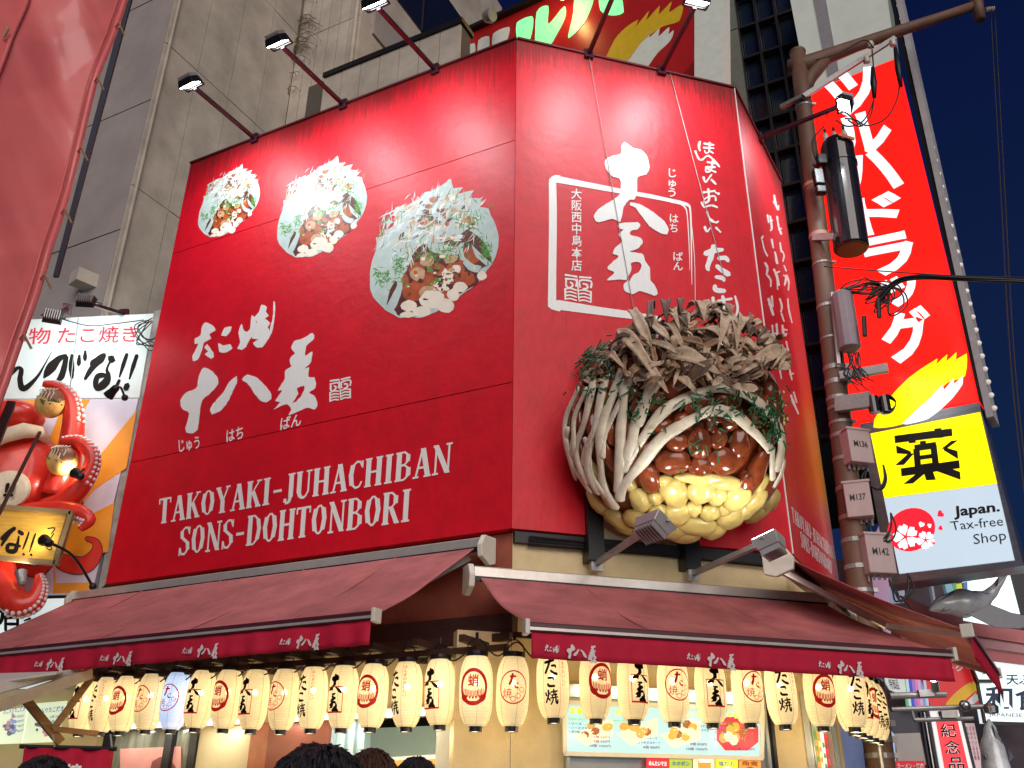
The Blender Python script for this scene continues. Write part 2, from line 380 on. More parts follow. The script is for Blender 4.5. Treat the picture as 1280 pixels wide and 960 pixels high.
# brush shapes traced in the picture around the shop name on the long side of the sign
JU = [(208, 253), (235, 262), (262, 290), (258, 318), (232, 345), (205, 370), (195, 430), (188, 475), (175, 485), (148, 482), (146, 465), (160, 415), (135, 400), (128, 380), (133, 360), (150, 340), (185, 325), (192, 290)]
HA1 = [(328, 283), (330, 300), (315, 335), (295, 375), (270, 405), (240, 418), (232, 405), (245, 380), (280, 340), (300, 305)]
HA2 = [(345, 295), (365, 278), (400, 290), (430, 320), (450, 345), (450, 362), (432, 375), (410, 370), (390, 345), (375, 320), (362, 305)]
BAKU = [(595, 130), (600, 150), (572, 178), (570, 212), (594, 195), (590, 232), (567, 258), (584, 252), (580, 285), (603, 288), (606, 325), (582, 340), (600, 350), (613, 375), (605, 400), (575, 395), (545, 407), (510, 422), (520, 400), (505, 382), (490, 385), (457, 402), (480, 375), (463, 370), (488, 332), (472, 335), (498, 292), (497, 265), (520, 247), (513, 225), (533, 202), (520, 187), (530, 160), (560, 150)]
BAKUH = [(540, 325), (566, 318), (560, 345), (538, 372), (524, 378), (545, 345)]
TAK = [[(215, 93), (245, 105), (252, 122), (230, 135), (238, 150), (212, 165), (205, 190), (190, 225), (172, 230), (170, 215), (182, 190), (192, 168), (178, 170), (180, 150), (200, 138), (203, 115)],
       [(222, 170), (245, 200), (248, 215), (238, 222), (215, 205), (226, 196), (212, 182)], [(285, 112), (310, 108), (306, 125), (290, 142), (273, 140)],
       [(262, 165), (280, 175), (305, 170), (312, 185), (290, 200), (266, 197)],
       [(345, 98), (355, 125), (374, 118), (380, 68), (396, 85), (390, 130), (375, 150), (360, 180), (345, 190), (328, 185), (340, 165), (333, 130)],
       [(415, 30), (435, 40), (430, 55), (441, 70), (427, 80), (446, 95), (436, 110), (449, 130), (441, 150), (430, 165), (420, 180), (398, 182), (384, 166), (405, 152), (380, 150), (392, 122), (384, 100), (400, 93), (389, 75), (405, 58)],
       [(457, 18), (463, 22), (461, 80), (451, 130), (438, 152), (445, 115), (455, 70)]]
def shapes(polys, holes=(), amp=1.2, step=9):
    return union([ragged(p, amp, step) for p in polys], [ragged(p, amp, step) for p in holes])
LOGO_BIG = shapes([JU, HA1, HA2, BAKU], [BAKUH])
LOGO_TAK = shapes(TAK, amp=.8)
def logo_uv(scale_small=.62):
    """the shop name as one horizontal line: small first word, large second word; metres, unit height"""
    vs = []; fs = []
    for (v, f, _), k, ox, oy in ((LOGO_TAK, .80, -2.1, .20), (LOGO_BIG, 1.0, 0, 0)):
        b = len(vs); x0 = 128 if k == 1 else 170
        sl = .32
        for x, y in v:
            yy = (y + sl * (x - 128)); yc0 = 430 if k == 1 else 235
            vs.append((ox + (x - x0) / 170 * k, oy + (yc0 - yy) / 170 * k))
        fs += [tuple(b + q for q in t) for t in f]
    return vs, fs
LOGO = logo_uv()

# ================================================================== SETTING: ground
mb = MB(); mb.face([(-400, -200, 0), (400, -200, 0), (400, 600, 0), (-400, 600, 0)])
mb.solo('ground', None, None, mat('asphalt', (.05, .05, .052), rough=.85, bump=.3, bs=30, var=.2), (0, 0, 0), kind='structure')
mb = MB(); pv = mat('paving_stone', (.24, .22, .20), rough=.8, var=.2, vs=2, bump=.2)
for i in range(-14, 14):
    for j in range(-6, 40):
        mb.abox((i * .6, j * .4 - 1, .004), .59, .39, .012)
mb.solo('pavement', None, None, pv, (0, 0, 0), kind='structure')
#%%PART2
# ================================================================== THE RED CORNER SIGN
sign = thing('shop_sign', 'huge red corner sign board with white brush lettering wrapping around the takoyaki shop', 'sign', (K.x, K.y, 4.4))
def panel(fr, u0, u1, z0, z1, t, m0, m1, o=0.0):
    mb = MB(); W = fr.W; a = u0 + m0 * t; b = u1 - m1 * t
    mb.hexa([W(u0, o, z0), W(u1, o, z0), W(b, o - t, z0), W(a, o - t, z0), W(u0, o, z1), W(u1, o, z1), W(b, o - t, z1), W(a, o - t, z1)])
    return mb
MT = .39
Z1, Z2 = 6.136, 9.655
for z0, z1 in ((ZB, Z1 - .006), (Z1 + .006, Z2 - .006), (Z2 + .006, ZT)):
    panel(A, .003, LA, z0, z1, .16, MT, 0).part('panel', RED, sign)
mb = MB(); W = B.W
poly = [(.003, ZB), (.98, ZB), (.98, 5.15), (2.02, 5.15), (2.02, ZB), (LB - .003, ZB), (LB - .003, ZT), (.003, ZT)]
mb.slab([W(u, 0, z) for u, z in poly], -nB * .12); mb.part('panel', RED, sign)
panel(C, .003, LC, ZB, ZT, .16, MT, 0).part('panel', RED, sign)
edge = mat('sign_edge_metal', (.16, .03, .035), rough=.5, metal=.4)
mb = MB()
mb.slab([A.W(LA - .02, -.162, ZB + .01), A.W(.08, -.162, ZB + .01), A.W(.08, -.162, ZT - .01), A.W(LA - .02, -.162, ZT - .01)], -nA * .1)
mb.slab([B.W(.08, -.13, 5.2), B.W(LB - .08, -.13, 5.2), B.W(LB - .08, -.13, ZT - .01), B.W(.08, -.13, ZT - .01)], -nB * .1)
mb.slab([C.W(.08, -.162, ZB + .01), C.W(LC - .02, -.162, ZB + .01), C.W(LC - .02, -.162, ZT - .01), C.W(.08, -.162, ZT - .01)], -nC * .1)
mb.part('backing_frame', BLACK, sign)
# dark cap strips on the top edge, thin joint strips at the two corners
mb = MB()
mb.beam(A.W(LA, .004, ZT + .018), A.W(0, .004, ZT + .018), .05, .03); mb.beam(B.W(.01, .004, ZT + .017), B.W(LB - .01, .004, ZT + .017), .05, .03)
mb.beam(C.W(0.01, .004, ZT + .018), C.W(LC, .004, ZT + .018), .05, .03); mb.part('top_trim', edge, sign)
mb = MB(); mb.beam(B.W(LB, .006, ZB), B.W(LB, .006, ZT), .014, .014, up=nB); mb.part('corner_trim', WHT, sign)
# --- white lettering on the long side
def T4(x, y): return 180 + x / 2.825, 370 + y / 2.825
def T7(x, y): return 670 + x / 3.879, 160 + y / 3.879
def shape_on(mb, sh, T, fr, off=.004, mi=0):
    vs, fs, lay = sh; b = len(mb.v)
    for x, y in vs: mb.v.append(tuple(fr.P(*T(x, y), off)))
    for f in fs: mb.f.append(tuple(b + k for k in f)); mb.m.append(mi)
def letters(name='lettering', mats=WHT, root=sign, mb=None, **k): return mb.part(name, mats, root, **k)
mb = MB(); shape_on(mb, LOGO_TAK, T4, A); letters(mb=mb)
for s in ([JU], [HA1], [HA2]):
    mb = MB(); shape_on(mb, shapes(s), T4, A); letters('brush_character', mb=mb)
mb = MB(); shape_on(mb, shapes([BAKU], [BAKUH]), T4, A); letters('brush_character', mb=mb)
mb = MB(); text(mb, 'じゅう', A, [(223, 550), (249, 545), (250, 561), (224, 566)], bold=.015); letters('reading_aid_text', mb=mb)
mb = MB(); text(mb, 'はち', A, [(283, 538), (304, 532), (304, 548), (283, 553)], bold=.015); letters('reading_aid_text', mb=mb)
mb = MB(); text(mb, 'ばん', A, [(351, 522), (377, 516), (376, 532), (350, 538)], bold=.015)
letters('reading_aid_text', mb=mb)
def seal(T, x0, y0, x1, y1, sk, fr, lw):
    w, h = x1 - x0, y1 - y0; S = lambda a, b, c: (x0 + a * w, y0 + b * h + sk * a * w, c)
    st = [[S(0, .0, lw), S(.45, .02, lw)], [S(.55, .02, lw), S(1, 0, lw)], [S(0, .16, lw), S(.42, .16, lw), S(.42, .42, lw)], [S(.04, .16, lw), S(.04, .46, lw), S(.2, .5, lw), S(.3, .36, lw), S(.2, .28, lw)],
          [S(.58, .44, lw), S(.58, .16, lw), S(1, .14, lw), S(1, .4, lw)], [S(.7, .28, lw), S(.84, .3, lw), S(.86, .44, lw), S(.7, .5, lw)]]
    for r in (.58, .72, .86, 1.0):
        for a in (0, .54): st.append([S(a, r, lw * .8), S(a + .2, r - .05, lw * .8), S(a + .44, r, lw * .8)])
    st += [[S(0, .56, lw), S(0, 1, lw)], [S(1, .56, lw), S(1, 1, lw)], [S(.47, .1, lw * .7), S(.53, .95, lw * .7)]]
    mb = MB(); shape_on(mb, union([stroke(s, .2) for s in st]), T, fr); letters('seal_mark', mb=mb)
seal(T4, 657, 300, 728, 372, -.18, A, 6)
def serif_line(s, fr, pts, mb): put(mb, serif(s), pq(fr, pts, .004))
mb = MB(); serif_line('TAKOYAKI-JUHACHIBAN', A, [(199.5, 624), (566, 553), (563.5, 590), (197.5, 655)], mb); letters('roman_lettering', mb=mb)
mb = MB(); serif_line('SONS-DOHTONBORI', A, [(226, 659.5), (515, 611), (512.5, 651), (223, 695)], mb); letters('roman_lettering', mb=mb)
# --- white lettering on the chamfered face
TEN = [(430, 68), (468, 95), (510, 105), (540, 140), (550, 190), (535, 225), (492, 240), (490, 300), (480, 345), (450, 350), (425, 385), (408, 455), (370, 440), (300, 458), (280, 430), (300, 395), (350, 362), (405, 322), (408, 250), (370, 235), (338, 195), (335, 155), (370, 135), (410, 125), (415, 85)]
HA = [(455, 362), (500, 368), (560, 402), (620, 450), (643, 490), (635, 515), (600, 508), (555, 480), (515, 430), (480, 385), (457, 376)]
MUG = [(402, 463), (495, 457), (505, 475), (490, 493), (462, 497), (456, 518), (508, 532), (516, 558), (492, 585), (456, 600), (515, 610), (527, 640), (552, 680), (556, 738), (575, 760), (591, 802), (575, 813), (540, 800), (500, 790), (470, 806), (430, 790), (424, 760), (444, 738), (410, 735), (345, 737), (380, 702), (345, 677), (400, 622), (373, 610), (385, 580), (420, 545), (399, 517), (425, 492), (402, 487)]
for s in (TEN, HA): mb = MB(); shape_on(mb, shapes([s]), T7, B, .008); letters('brush_character', mb=mb)
mb = MB(); shape_on(mb, shapes([MUG], [[(462, 655), (500, 650), (512, 668), (498, 700), (472, 712), (452, 745), (440, 735), (462, 690)]]), T7, B, .008); letters('brush_character', mb=mb)
mb = MB(); fr_ = [stroke([(78, 865, 40), (79, 700, 38), (82, 450, 38), (80, 262, 36)]), stroke([(76, 262, 36), (92, 246, 34), (115, 246, 32)]), stroke([(95, 247, 32), (400, 304, 24), (560, 332, 20), (700, 362, 18)], .1),
      stroke([(700, 362, 18), (738, 374, 14), (748, 400, 8), (752, 480, 8), (755, 700, 4), (756, 760, 2)]), stroke([(700, 366, 10), (722, 384, 8), (733, 420, 5), (742, 560, 4), (746, 690, 2)]), stroke([(745, 390, 5), (768, 620, 3), (772, 850, 2)]),
      stroke([(76, 820, 38), (84, 856, 42), (118, 868, 44)]), stroke([(100, 856, 44), (300, 886, 40), (480, 910, 34), (600, 926, 24)], .05)]
shape_on(mb, union(fr_), T7, B); letters('frame_line', mb=mb)
mb = MB()
def t7q(x0, y0, x1, y1, sk=.0): return [T7(x0, y0), T7(x1, y0 + sk), T7(x1 + 2, y1 + sk), T7(x0 + 2, y1)]
text(mb, '大阪西中島本店', B, t7q(170, 292, 222, 692, 3), bold=.012, vertical=True, em=1.02)
text(mb, 'じゅう', B, t7q(640, 195, 680, 332, 5), bold=.012, vertical=True, em=.95)
text(mb, 'はち', B, t7q(648, 416, 690, 503, 5), bold=.012, vertical=True, em=.95)
text(mb, 'ばん', B, t7q(664, 598, 712, 688, 5), bold=.012, vertical=True, em=.95)
letters('small_lettering', mb=mb)
seal(T7, 142, 712, 266, 830, .12, B, 9)
mb = MB(); wv = [[(795, 65, 8), (790, 90, 12), (795, 110, 8)], [(815, 75, 10), (862, 82, 9)], [(812, 95, 9), (862, 98, 9)], [(842, 70, 9), (838, 115, 9), (822, 120, 7), (818, 108, 6)], [(843, 112, 7), (860, 122, 7)],
      [(772, 112, 10), (790, 150, 8), (808, 152, 9), (838, 135, 9), (890, 188, 10)], [(830, 165, 9), (872, 172, 9)], [(822, 190, 10), (870, 190, 8)], [(856, 160, 10), (848, 205, 9), (826, 212, 8), (826, 196, 7), (872, 214, 8)],
      [(812, 238, 12), (822, 262, 10), (842, 238, 8), (852, 225, 8)], [(850, 250, 10), (872, 272, 10)], [(812, 312, 11), (868, 305, 10)], [(835, 295, 11), (838, 350, 12), (815, 362, 9), (822, 340, 8), (865, 330, 9), (872, 352, 10)], [(870, 312, 8), (888, 320, 11)],
      [(802, 360, 10), (815, 385, 8)], [(815, 385, 8), (850, 375, 9), (880, 385, 8)], [(828, 405, 10), (842, 440, 12), (870, 458, 10), (885, 452, 7)], [(818, 478, 11), (828, 502, 10), (845, 485, 7)], [(872, 482, 10), (895, 505, 10)]]
shape_on(mb, union([stroke(s, .25) for s in wv]), T7, B); letters('brush_column', mb=mb)
mb = MB(); wv = [[(820, 610, 24), (860, 596, 26), (905, 590, 18)], [(862, 572, 26), (850, 620, 26), (832, 672, 24), (838, 690, 12)], [(885, 632, 20), (918, 630, 22), (932, 645, 18)], [(876, 668, 18), (900, 688, 24), (935, 710, 28)],
      [(872, 722, 18), (905, 728, 20), (912, 742, 12)], [(868, 765, 20), (872, 785, 24), (915, 790, 20)],
      [(835, 835, 14), (848, 862, 14)], [(858, 822, 16), (858, 870, 16), (836, 905, 16)], [(882, 838, 12), (950, 828, 12)], [(905, 815, 16), (912, 870, 18), (885, 905, 16)], [(880, 862, 12), (945, 858, 12)], [(965, 815, 10), (978, 870, 12), (970, 920, 12)], [(925, 868, 14), (940, 905, 14)]]
shape_on(mb, union([stroke(s, .12) for s in wv]), T7, B); letters('brush_column', mb=mb)
for p_, q_ in (((735, 62), (793, 392)), ((838, 92), (905, 345))):
    mb = MB(); mb.tube([B.P(*p_, .02), B.P(*q_, .02)], .005, 5); mb.part('thin_wire', GREY, sign)
# --- narrow receding face: three brush columns and the name in capitals
def T5(x, y): return 930 + x / 3.0, 220 + y / 3.0
cw = [[[(113, 72, 7), (118, 100, 9), (128, 128, 8), (130, 110, 5)], [(110, 95, 6), (124, 118, 6)], [(124, 152, 7), (130, 190, 7), (140, 218, 8)], [(128, 200, 5), (142, 196, 5)], [(135, 250, 7), (140, 285, 6)], [(144, 282, 5), (150, 298, 6), (146, 320, 6)], [(150, 335, 5), (158, 356, 6)],
       [(148, 372, 5), (158, 380, 9), (152, 410, 6)], [(160, 372, 8), (168, 398, 7), (166, 428, 5)], [(164, 460, 6), (168, 500, 7), (180, 550, 6)]],
      [[(88, 145, 7), (92, 175, 6)], [(98, 150, 7), (104, 195, 9), (98, 205, 5)], [(92, 168, 5), (108, 166, 5)], [(104, 238, 9), (110, 270, 6)], [(116, 285, 6), (126, 330, 8), (118, 310, 5)], [(112, 350, 9), (122, 372, 9), (132, 410, 7)], [(116, 365, 6), (134, 358, 6)], [(124, 388, 6), (126, 425, 5)],
       [(134, 460, 8), (142, 490, 9), (138, 510, 6)], [(140, 515, 7), (150, 545, 7)], [(144, 560, 9), (150, 600, 9), (160, 590, 6)], [(150, 575, 6), (162, 578, 6)], [(158, 620, 6), (166, 655, 7)], [(164, 690, 7), (172, 730, 8), (180, 765, 6)], [(172, 745, 6), (186, 740, 6)], [(176, 822, 8), (186, 850, 10), (204, 892, 7)], [(186, 810, 6), (198, 850, 6)]],
      [[(66, 235, 8), (72, 225, 6)], [(68, 240, 6), (76, 275, 6), (88, 300, 7)], [(78, 325, 8), (88, 345, 9), (84, 370, 7)], [(86, 370, 9), (100, 390, 7), (100, 415, 6)], [(92, 460, 10), (100, 490, 11), (110, 522, 8)], [(104, 450, 7), (108, 490, 7)], [(106, 560, 7), (112, 630, 8)], [(122, 555, 8), (128, 640, 8)], [(108, 590, 6), (128, 590, 6)],
       [(128, 690, 6), (140, 760, 6)], [(148, 805, 4), (150, 812, 6)], [(154, 852, 4), (157, 860, 6)], [(162, 905, 4), (165, 915, 6)]]]
for c in cw:
    mb = MB(); shape_on(mb, union([stroke(s, .2) for s in c]), T5, C); letters('brush_column', mb=mb)
mb = MB(); serif_line('TAKOYAKI-JUHACHIBAN', C, [(989, 633), (1041, 684), (1042, 699), (991, 652)], mb); letters('roman_lettering', mb=mb)
mb = MB(); serif_line('SONS-DOHTONBORI', C, [(1000, 663), (1039, 702), (1040, 717), (1002, 684)], mb); letters('roman_lettering', mb=mb)
# --- three printed pictures of a dumpling on the long side
PM = [mat('print_pale', (.48, .58, .55), rough=.38, var=.12, vs=9), mat('print_sauce_brown', (.10, .014, .010), rough=.38, var=.5, vs=9), mat('print_cream', (.83, .74, .62), rough=.38, var=.08),
      mat('print_orange', (.40, .07, .015), rough=.38, var=.4, vs=12), mat('print_leaf_green', (.07, .26, .03), rough=.38, var=.3), mat('print_grey_blue', (.50, .58, .62), rough=.38, var=.1), mat('print_tan', (.52, .32, .17), rough=.38, var=.25, vs=14), mat('print_white_shred', (.72, .79, .77), rough=.38, var=.05)]
rp = random.Random(3)
OUT = [(575, 68), (590, 130), (650, 122), (620, 165), (720, 142), (690, 190), (765, 195), (745, 245), (810, 255), (825, 300), (850, 350), (875, 420), (872, 500), (850, 570), (830, 610), (800, 650), (760, 710), (700, 760), (640, 800), (580, 850), (520, 890), (450, 920), (385, 945), (340, 940), (255, 945), (215, 925), (160, 895), (100, 830), (68, 770), (66, 650), (85, 570), (110, 490), (102, 440), (165, 430), (165, 395), (240, 350), (218, 300), (225, 252), (290, 240), (355, 205), (365, 182), (385, 200), (410, 155), (450, 148), (520, 110)]
def leafy(x, y, L, wd, a):
    dx, dy = math.cos(a), math.sin(a); n = (-dy * wd, dx * wd); k = rp.uniform(-.25, .25) * L
    return [(x - dx * L / 2, y - dy * L / 2), (x + n[0] - dy * k * .3, y + n[1] + dx * k * .3), (x + dx * L / 2, y + dy * L / 2), (x - n[0] * .6 - dy * k * .3, y - n[1] * .6 + dx * k * .3)]
def blob(x, y, rx, ry, n=12, j=.1):
    return [(x + rx * math.cos(2 * PI * i / n) * (1 + rp.uniform(-j, j)), y + ry * math.sin(2 * PI * i / n) * (1 + rp.uniform(-j, j))) for i in range(n)]
LAY = [(OUT, 0)]
def L_(p, m): LAY.append((p, m))
L_([(230, 700), (300, 540), (420, 480), (520, 470), (640, 420), (700, 400), (790, 480), (830, 600), (760, 640), (750, 720), (640, 790), (500, 860), (380, 900), (260, 930), (215, 890), (200, 800)], 1)
L_([(170, 860), (190, 770), (230, 700), (240, 780), (200, 880)], 1); L_([(240, 930), (215, 880), (260, 850), (280, 930)], 1)
for x, y, a, b in ((420, 740, 90, 70), (330, 780, 60, 60), (520, 820, 90, 60), (660, 700, 70, 50), (480, 640, 60, 40), (600, 640, 60, 50), (360, 640, 50, 50), (280, 720, 30, 50), (690, 560, 60, 60)): L_(blob(x, y, a, b), 3)
for x, y, a, b in ((425, 580, 48, 42), (570, 560, 50, 45), (365, 670, 50, 42), (430, 780, 60, 40)): L_(blob(x, y, a, b), 6)
for x, y, a, b in ((458, 830, 82, 62), (310, 870, 52, 36), (515, 735, 34, 44), (560, 690, 36, 42), (632, 752, 46, 34), (608, 640, 30, 30), (540, 870, 55, 45), (390, 905, 60, 34), (300, 925, 44, 20), (590, 800, 40, 40), (770, 680, 30, 30)): L_(blob(x, y, a, b), 2)
for p in ([(640, 470), (660, 560), (720, 610), (765, 620), (750, 660), (680, 640), (630, 570), (620, 490)], [(700, 480), (790, 570), (830, 600), (800, 620), (730, 560)], [(250, 640), (270, 760), (220, 890), (165, 900), (190, 830), (235, 740), (225, 650)], [(350, 520), (300, 640), (250, 720), (170, 700), (200, 560), (300, 450)], [(430, 470), (520, 480), (600, 500), (660, 470), (630, 540), (520, 545), (440, 520)]): L_(p, 0)
for k in range(120):                         # bonito shavings, pale with tan and grey edges
    a = rp.uniform(0, 2 * PI); q = rp.random() ** .6; x = 460 + 290 * q * math.cos(a); y = 330 + 150 * q * math.sin(a) - (x - 460) * .06
    L_(leafy(x, y, rp.uniform(40, 110), rp.uniform(7, 20), rp.uniform(-1.6, .4)), rp.choice((0, 0, 7, 5, 6, 6, 2, 1)))
for k in range(26):
    x, y = rp.uniform(230, 790), rp.uniform(150, 260); y += abs(x - 560) * .35 - 30
    L_(leafy(x, y, rp.uniform(50, 90), rp.uniform(6, 12), rp.uniform(-1.3, -.3)), rp.choice((0, 0, 5, 2)))
for k in range(22): x, y = rp.uniform(380, 700), rp.uniform(180, 360); L_(blob(x, y, rp.uniform(12, 28), rp.uniform(10, 24), 7, .3), rp.choice((1, 3, 6)))
for k in range(260):
    a = rp.uniform(0, 2 * PI); q = rp.random() ** .5; x = 430 + 330 * q * math.cos(a); y = 380 + 240 * q * math.sin(a) - (x - 430) * .12
    if y > 560 and x > 330: continue
    L_(leafy(x, y, rp.uniform(50, 130), rp.uniform(2.5, 6), rp.uniform(-1.9, -.2)), rp.choice((7, 7, 0, 5, 5, 2, 6, 4)))
for k in range(330):                        # seaweed flecks
    c = rp.choice(((700, 330, 110, 90), (150, 690, 60, 60), (560, 520, 130, 60), (250, 620, 40, 90), (800, 520, 40, 70), (440, 560, 110, 60)))
    L_(leafy(rp.gauss(c[0], c[2] * .5), rp.gauss(c[1], c[3] * .5), rp.uniform(20, 60), rp.uniform(2.5, 5.5), rp.uniform(-PI, PI)), 4)
for k in range(60):
    x, y = max(300, min(740, rp.gauss(500, 100))), max(560, min(850, rp.gauss(690, 80)))
    if y > 1100 - x * .6: continue
    L_(blob(x, y, rp.uniform(5, 20), rp.uniform(4, 16), 7, .35), rp.choice((1, 1, 3, 6, 2, 4)))
pv_, pf_, pl_ = union([ragged(p, 2.0, 22) if len(p) > 6 else p for p, mm in LAY])
pf2 = []
for f, l in zip(pf_, pl_):
    pf2.append((f, LAY[l][1]))
c3 = A.L(A.P(543, 312)); base = [A.L(A.P(450 + x / 5.05, 210 + y / 5.05)) for x, y in pv_]
w3 = abs(A.L(A.P(463, 320))[0] - A.L(A.P(624, 320))[0])
for cx, cy, xa, xb, sz, nm in ((543, 312, 463, 624, 1.0, 'largest'), (404, 260, 348, 457, .98, 'middle'), (288, 252, 251, 324, .95, 'smallest')):
    c = A.L(A.P(cx, cy)); k = abs(A.L(A.P(xa, cy))[0] - A.L(A.P(xb, cy))[0]) / w3
    mb = MB(); mb.v = [tuple(A.W(c[0] + (u - c3[0]) * k, .004, c[2] + (z - c3[2]) * k)) for u, _, z in base]
    for f, mi in pf2: mb.f.append(f); mb.m.append(mi)
    mb.part('food_picture', PM, sign, label=nm + ' printed picture of a dumpling topped with white flakes')
# ================================================================== FLOODLIGHTS
FIN = mat('floodlight_housing', (.42, .40, .40), rough=.4, metal=.5)
def flood(base, head, aim, label, energy=150, size=.30, arm=ARM, group='floodlights on the red sign', dark=True, col=(.90, .96, 1), spot=125, rad=.16):
    base = V(base); head = V(head); aim = V(aim)
    t = thing('floodlight', label, 'floodlight', base, group)
    d = (head - base).normalized(); mb = MB(); mb.beam(base, head - d * .10, .055, .05); mb.part('arm', arm, t)
    mb = MB(); mb.beam(base - d * .02, base + d * .05, .13, .16); mb.part('mounting_plate', arm, t)
    f = (aim - head).normalized(); s = f.cross(Z).normalized(); u = s.cross(f).normalized()
    c = lambda a, b, e: head + s * a * size + u * b * size + f * e * size
    mb = MB()
    mb.hexa([c(-.42, -.30, -.28), c(.42, -.30, -.28), c(.5, -.38, .05), c(-.5, -.38, .05), c(-.42, .30, -.28), c(.42, .30, -.28), c(.5, .38, .05), c(-.5, .38, .05)])
    mb.part('housing', FIN if not dark else BLACK, t, bevel=.006)
    for i in range(7):
        mb = MB(); x = -.36 + .12 * i; mb.hexa([c(x - .02, -.28, -.44), c(x + .02, -.28, -.44), c(x + .02, -.28, -.27), c(x - .02, -.28, -.27), c(x - .02, .28, -.44), c(x + .02, .28, -.44), c(x + .02, .28, -.27), c(x - .02, .28, -.27)])
        mb.part('cooling_fin', FIN, t)
    mb = MB(); mb.hexa([c(-.44, -.32, .05), c(.44, -.32, .05), c(.44, -.32, .075), c(-.44, -.32, .075), c(-.44, .32, .05), c(.44, .32, .05), c(.44, .32, .075), c(-.44, .32, .075)])
    mb.part('lit_glass', LAMPW, t)
    mb = MB()
    for k in (-1, 1): mb.beam(c(.56 * k, 0, -.05), c(.56 * k, -.0, -.05) - d * 0 + (head - d * .12 - head) * 1, .012, .03, up=s)
    mb.beam(c(-.58, 0, -.05) - d * .12, c(.58, 0, -.05) - d * .12, .03, .012); mb.part('bracket', BLACK if dark else FIN, t)
    light('SPOT', head + f * size * .14, energy, col, t, aim=aim, spot_size=math.radians(spot), spot_blend=.9, shadow_soft_size=rad)
    return t
AE = 215
flood(A.W(4.68, 0, 11.44), A.W(4.68, 1.42, 11.39), A.W(4.60, 0, 9.9), 'leftmost floodlight on an arm above the red sign', AE)
flood(A.W(2.94, 0, 11.44), A.W(2.94, 1.52, 11.32), A.W(2.9, 0, 9.9), 'middle floodlight on an arm over the long red side', AE)
flood(A.W(1.31, 0, 11.44), A.W(1.31, 1.54, 11.24), A.W(1.3, 0, 9.9), 'floodlight on the arm nearest the corner edge over the long red side', AE)
flood(B.W(1.06, 0, 11.44), B.W(1.06, 1.5, 11.6), B.W(.95, 0, 9.9), 'floodlight whose arm rises before the yellow brush stroke sign', AE)
flood(B.W(2.18, 0, 11.44), B.W(2.18, 1.22, 11.55), B.W(2.2, 0, 9.9), 'floodlight on the right arm above the chamfered red face', AE)
flood(C.W(1.26, 0, 11.44), C.W(1.26, 1.33, 11.54), C.W(1.1, 0, 9.8), 'floodlight reaching from the narrow red face past the power pole', AE)
# ================================================================== GIANT TAKOYAKI
OC = B.P(845, 541, .42); RO = 1.30
tk = thing('giant_takoyaki', 'giant model of a takoyaki ball with sauce, mayonnaise and bonito flakes on the red sign', 'food model', B.W(1.83, 0, 4.4))
SAUCE = mat('glossy_brown_sauce', (.20, .040, .012), rough=.2, var=.55, vs=5, bump=.25, bs=9, coat=.35)
BATTER = mat('yellow_batter', (.66, .48, .14), rough=.28, var=.30, vs=3.5, bump=.2, bs=14, coat=.3)
MAYO = mat('cream_mayonnaise', (.70, .61, .46), rough=.30, var=.22, vs=5, bump=.35, bs=12)
FLAKE = mat('dried_bonito_flake', (.30, .175, .10), rough=.6, var=.45, vs=7, bump=.4, bs=30, stretch=(1, 1, 4))
FLAKE2 = mat('pale_bonito_flake', (.50, .37, .25), rough=.6, var=.35, vs=9, bump=.4, bs=30)
FLAKE3 = mat('dark_bonito_flake', (.12, .065, .038), rough=.6, var=.45, vs=9)
LEAF = mat('green_seaweed_fleck', (.012, .11, .035), rough=.5, var=.3)
mb = MB(); mb.ball(OC, RO * .93, 48, 32, wob=.05); mb.part('ball', [SAUCE], tk, smooth=True)
mb = MB(); b0 = MB()
def CT(x, y): return 680 + x / 3.0, 360 + y / 3.0
def onball(x, y, h=0.):
    p = sph(*CT(x, y), OC, RO + h); return OC + (p - OC).normalized() * (RO + h)
def lumps(name, mt, spec, sink=.0, flat=.55):
    for x, y, rx, ry in spec:
        p = onball(x, y, -.02); n = (p - OC).normalized()
        dd = (p - EYE).dot(FW); k = dd / FPX / 3.0
        sx = n.cross(Z).normalized(); sy = sx.cross(n).normalized()
        fx = max(.35, abs(n.dot(-ray(*CT(x, y)).normalized())))
        mb = MB(); mb.ball(p - n * .02, (rx * k * 1.0, min(ry * k / max(.5, fx ** .5), .42), min(rx, ry) * k * flat + .03), 14, 10, M=Matrix((sx, sy, n)).transposed(), wob=.22)
        mb.part(name, mt, tk, smooth=True)
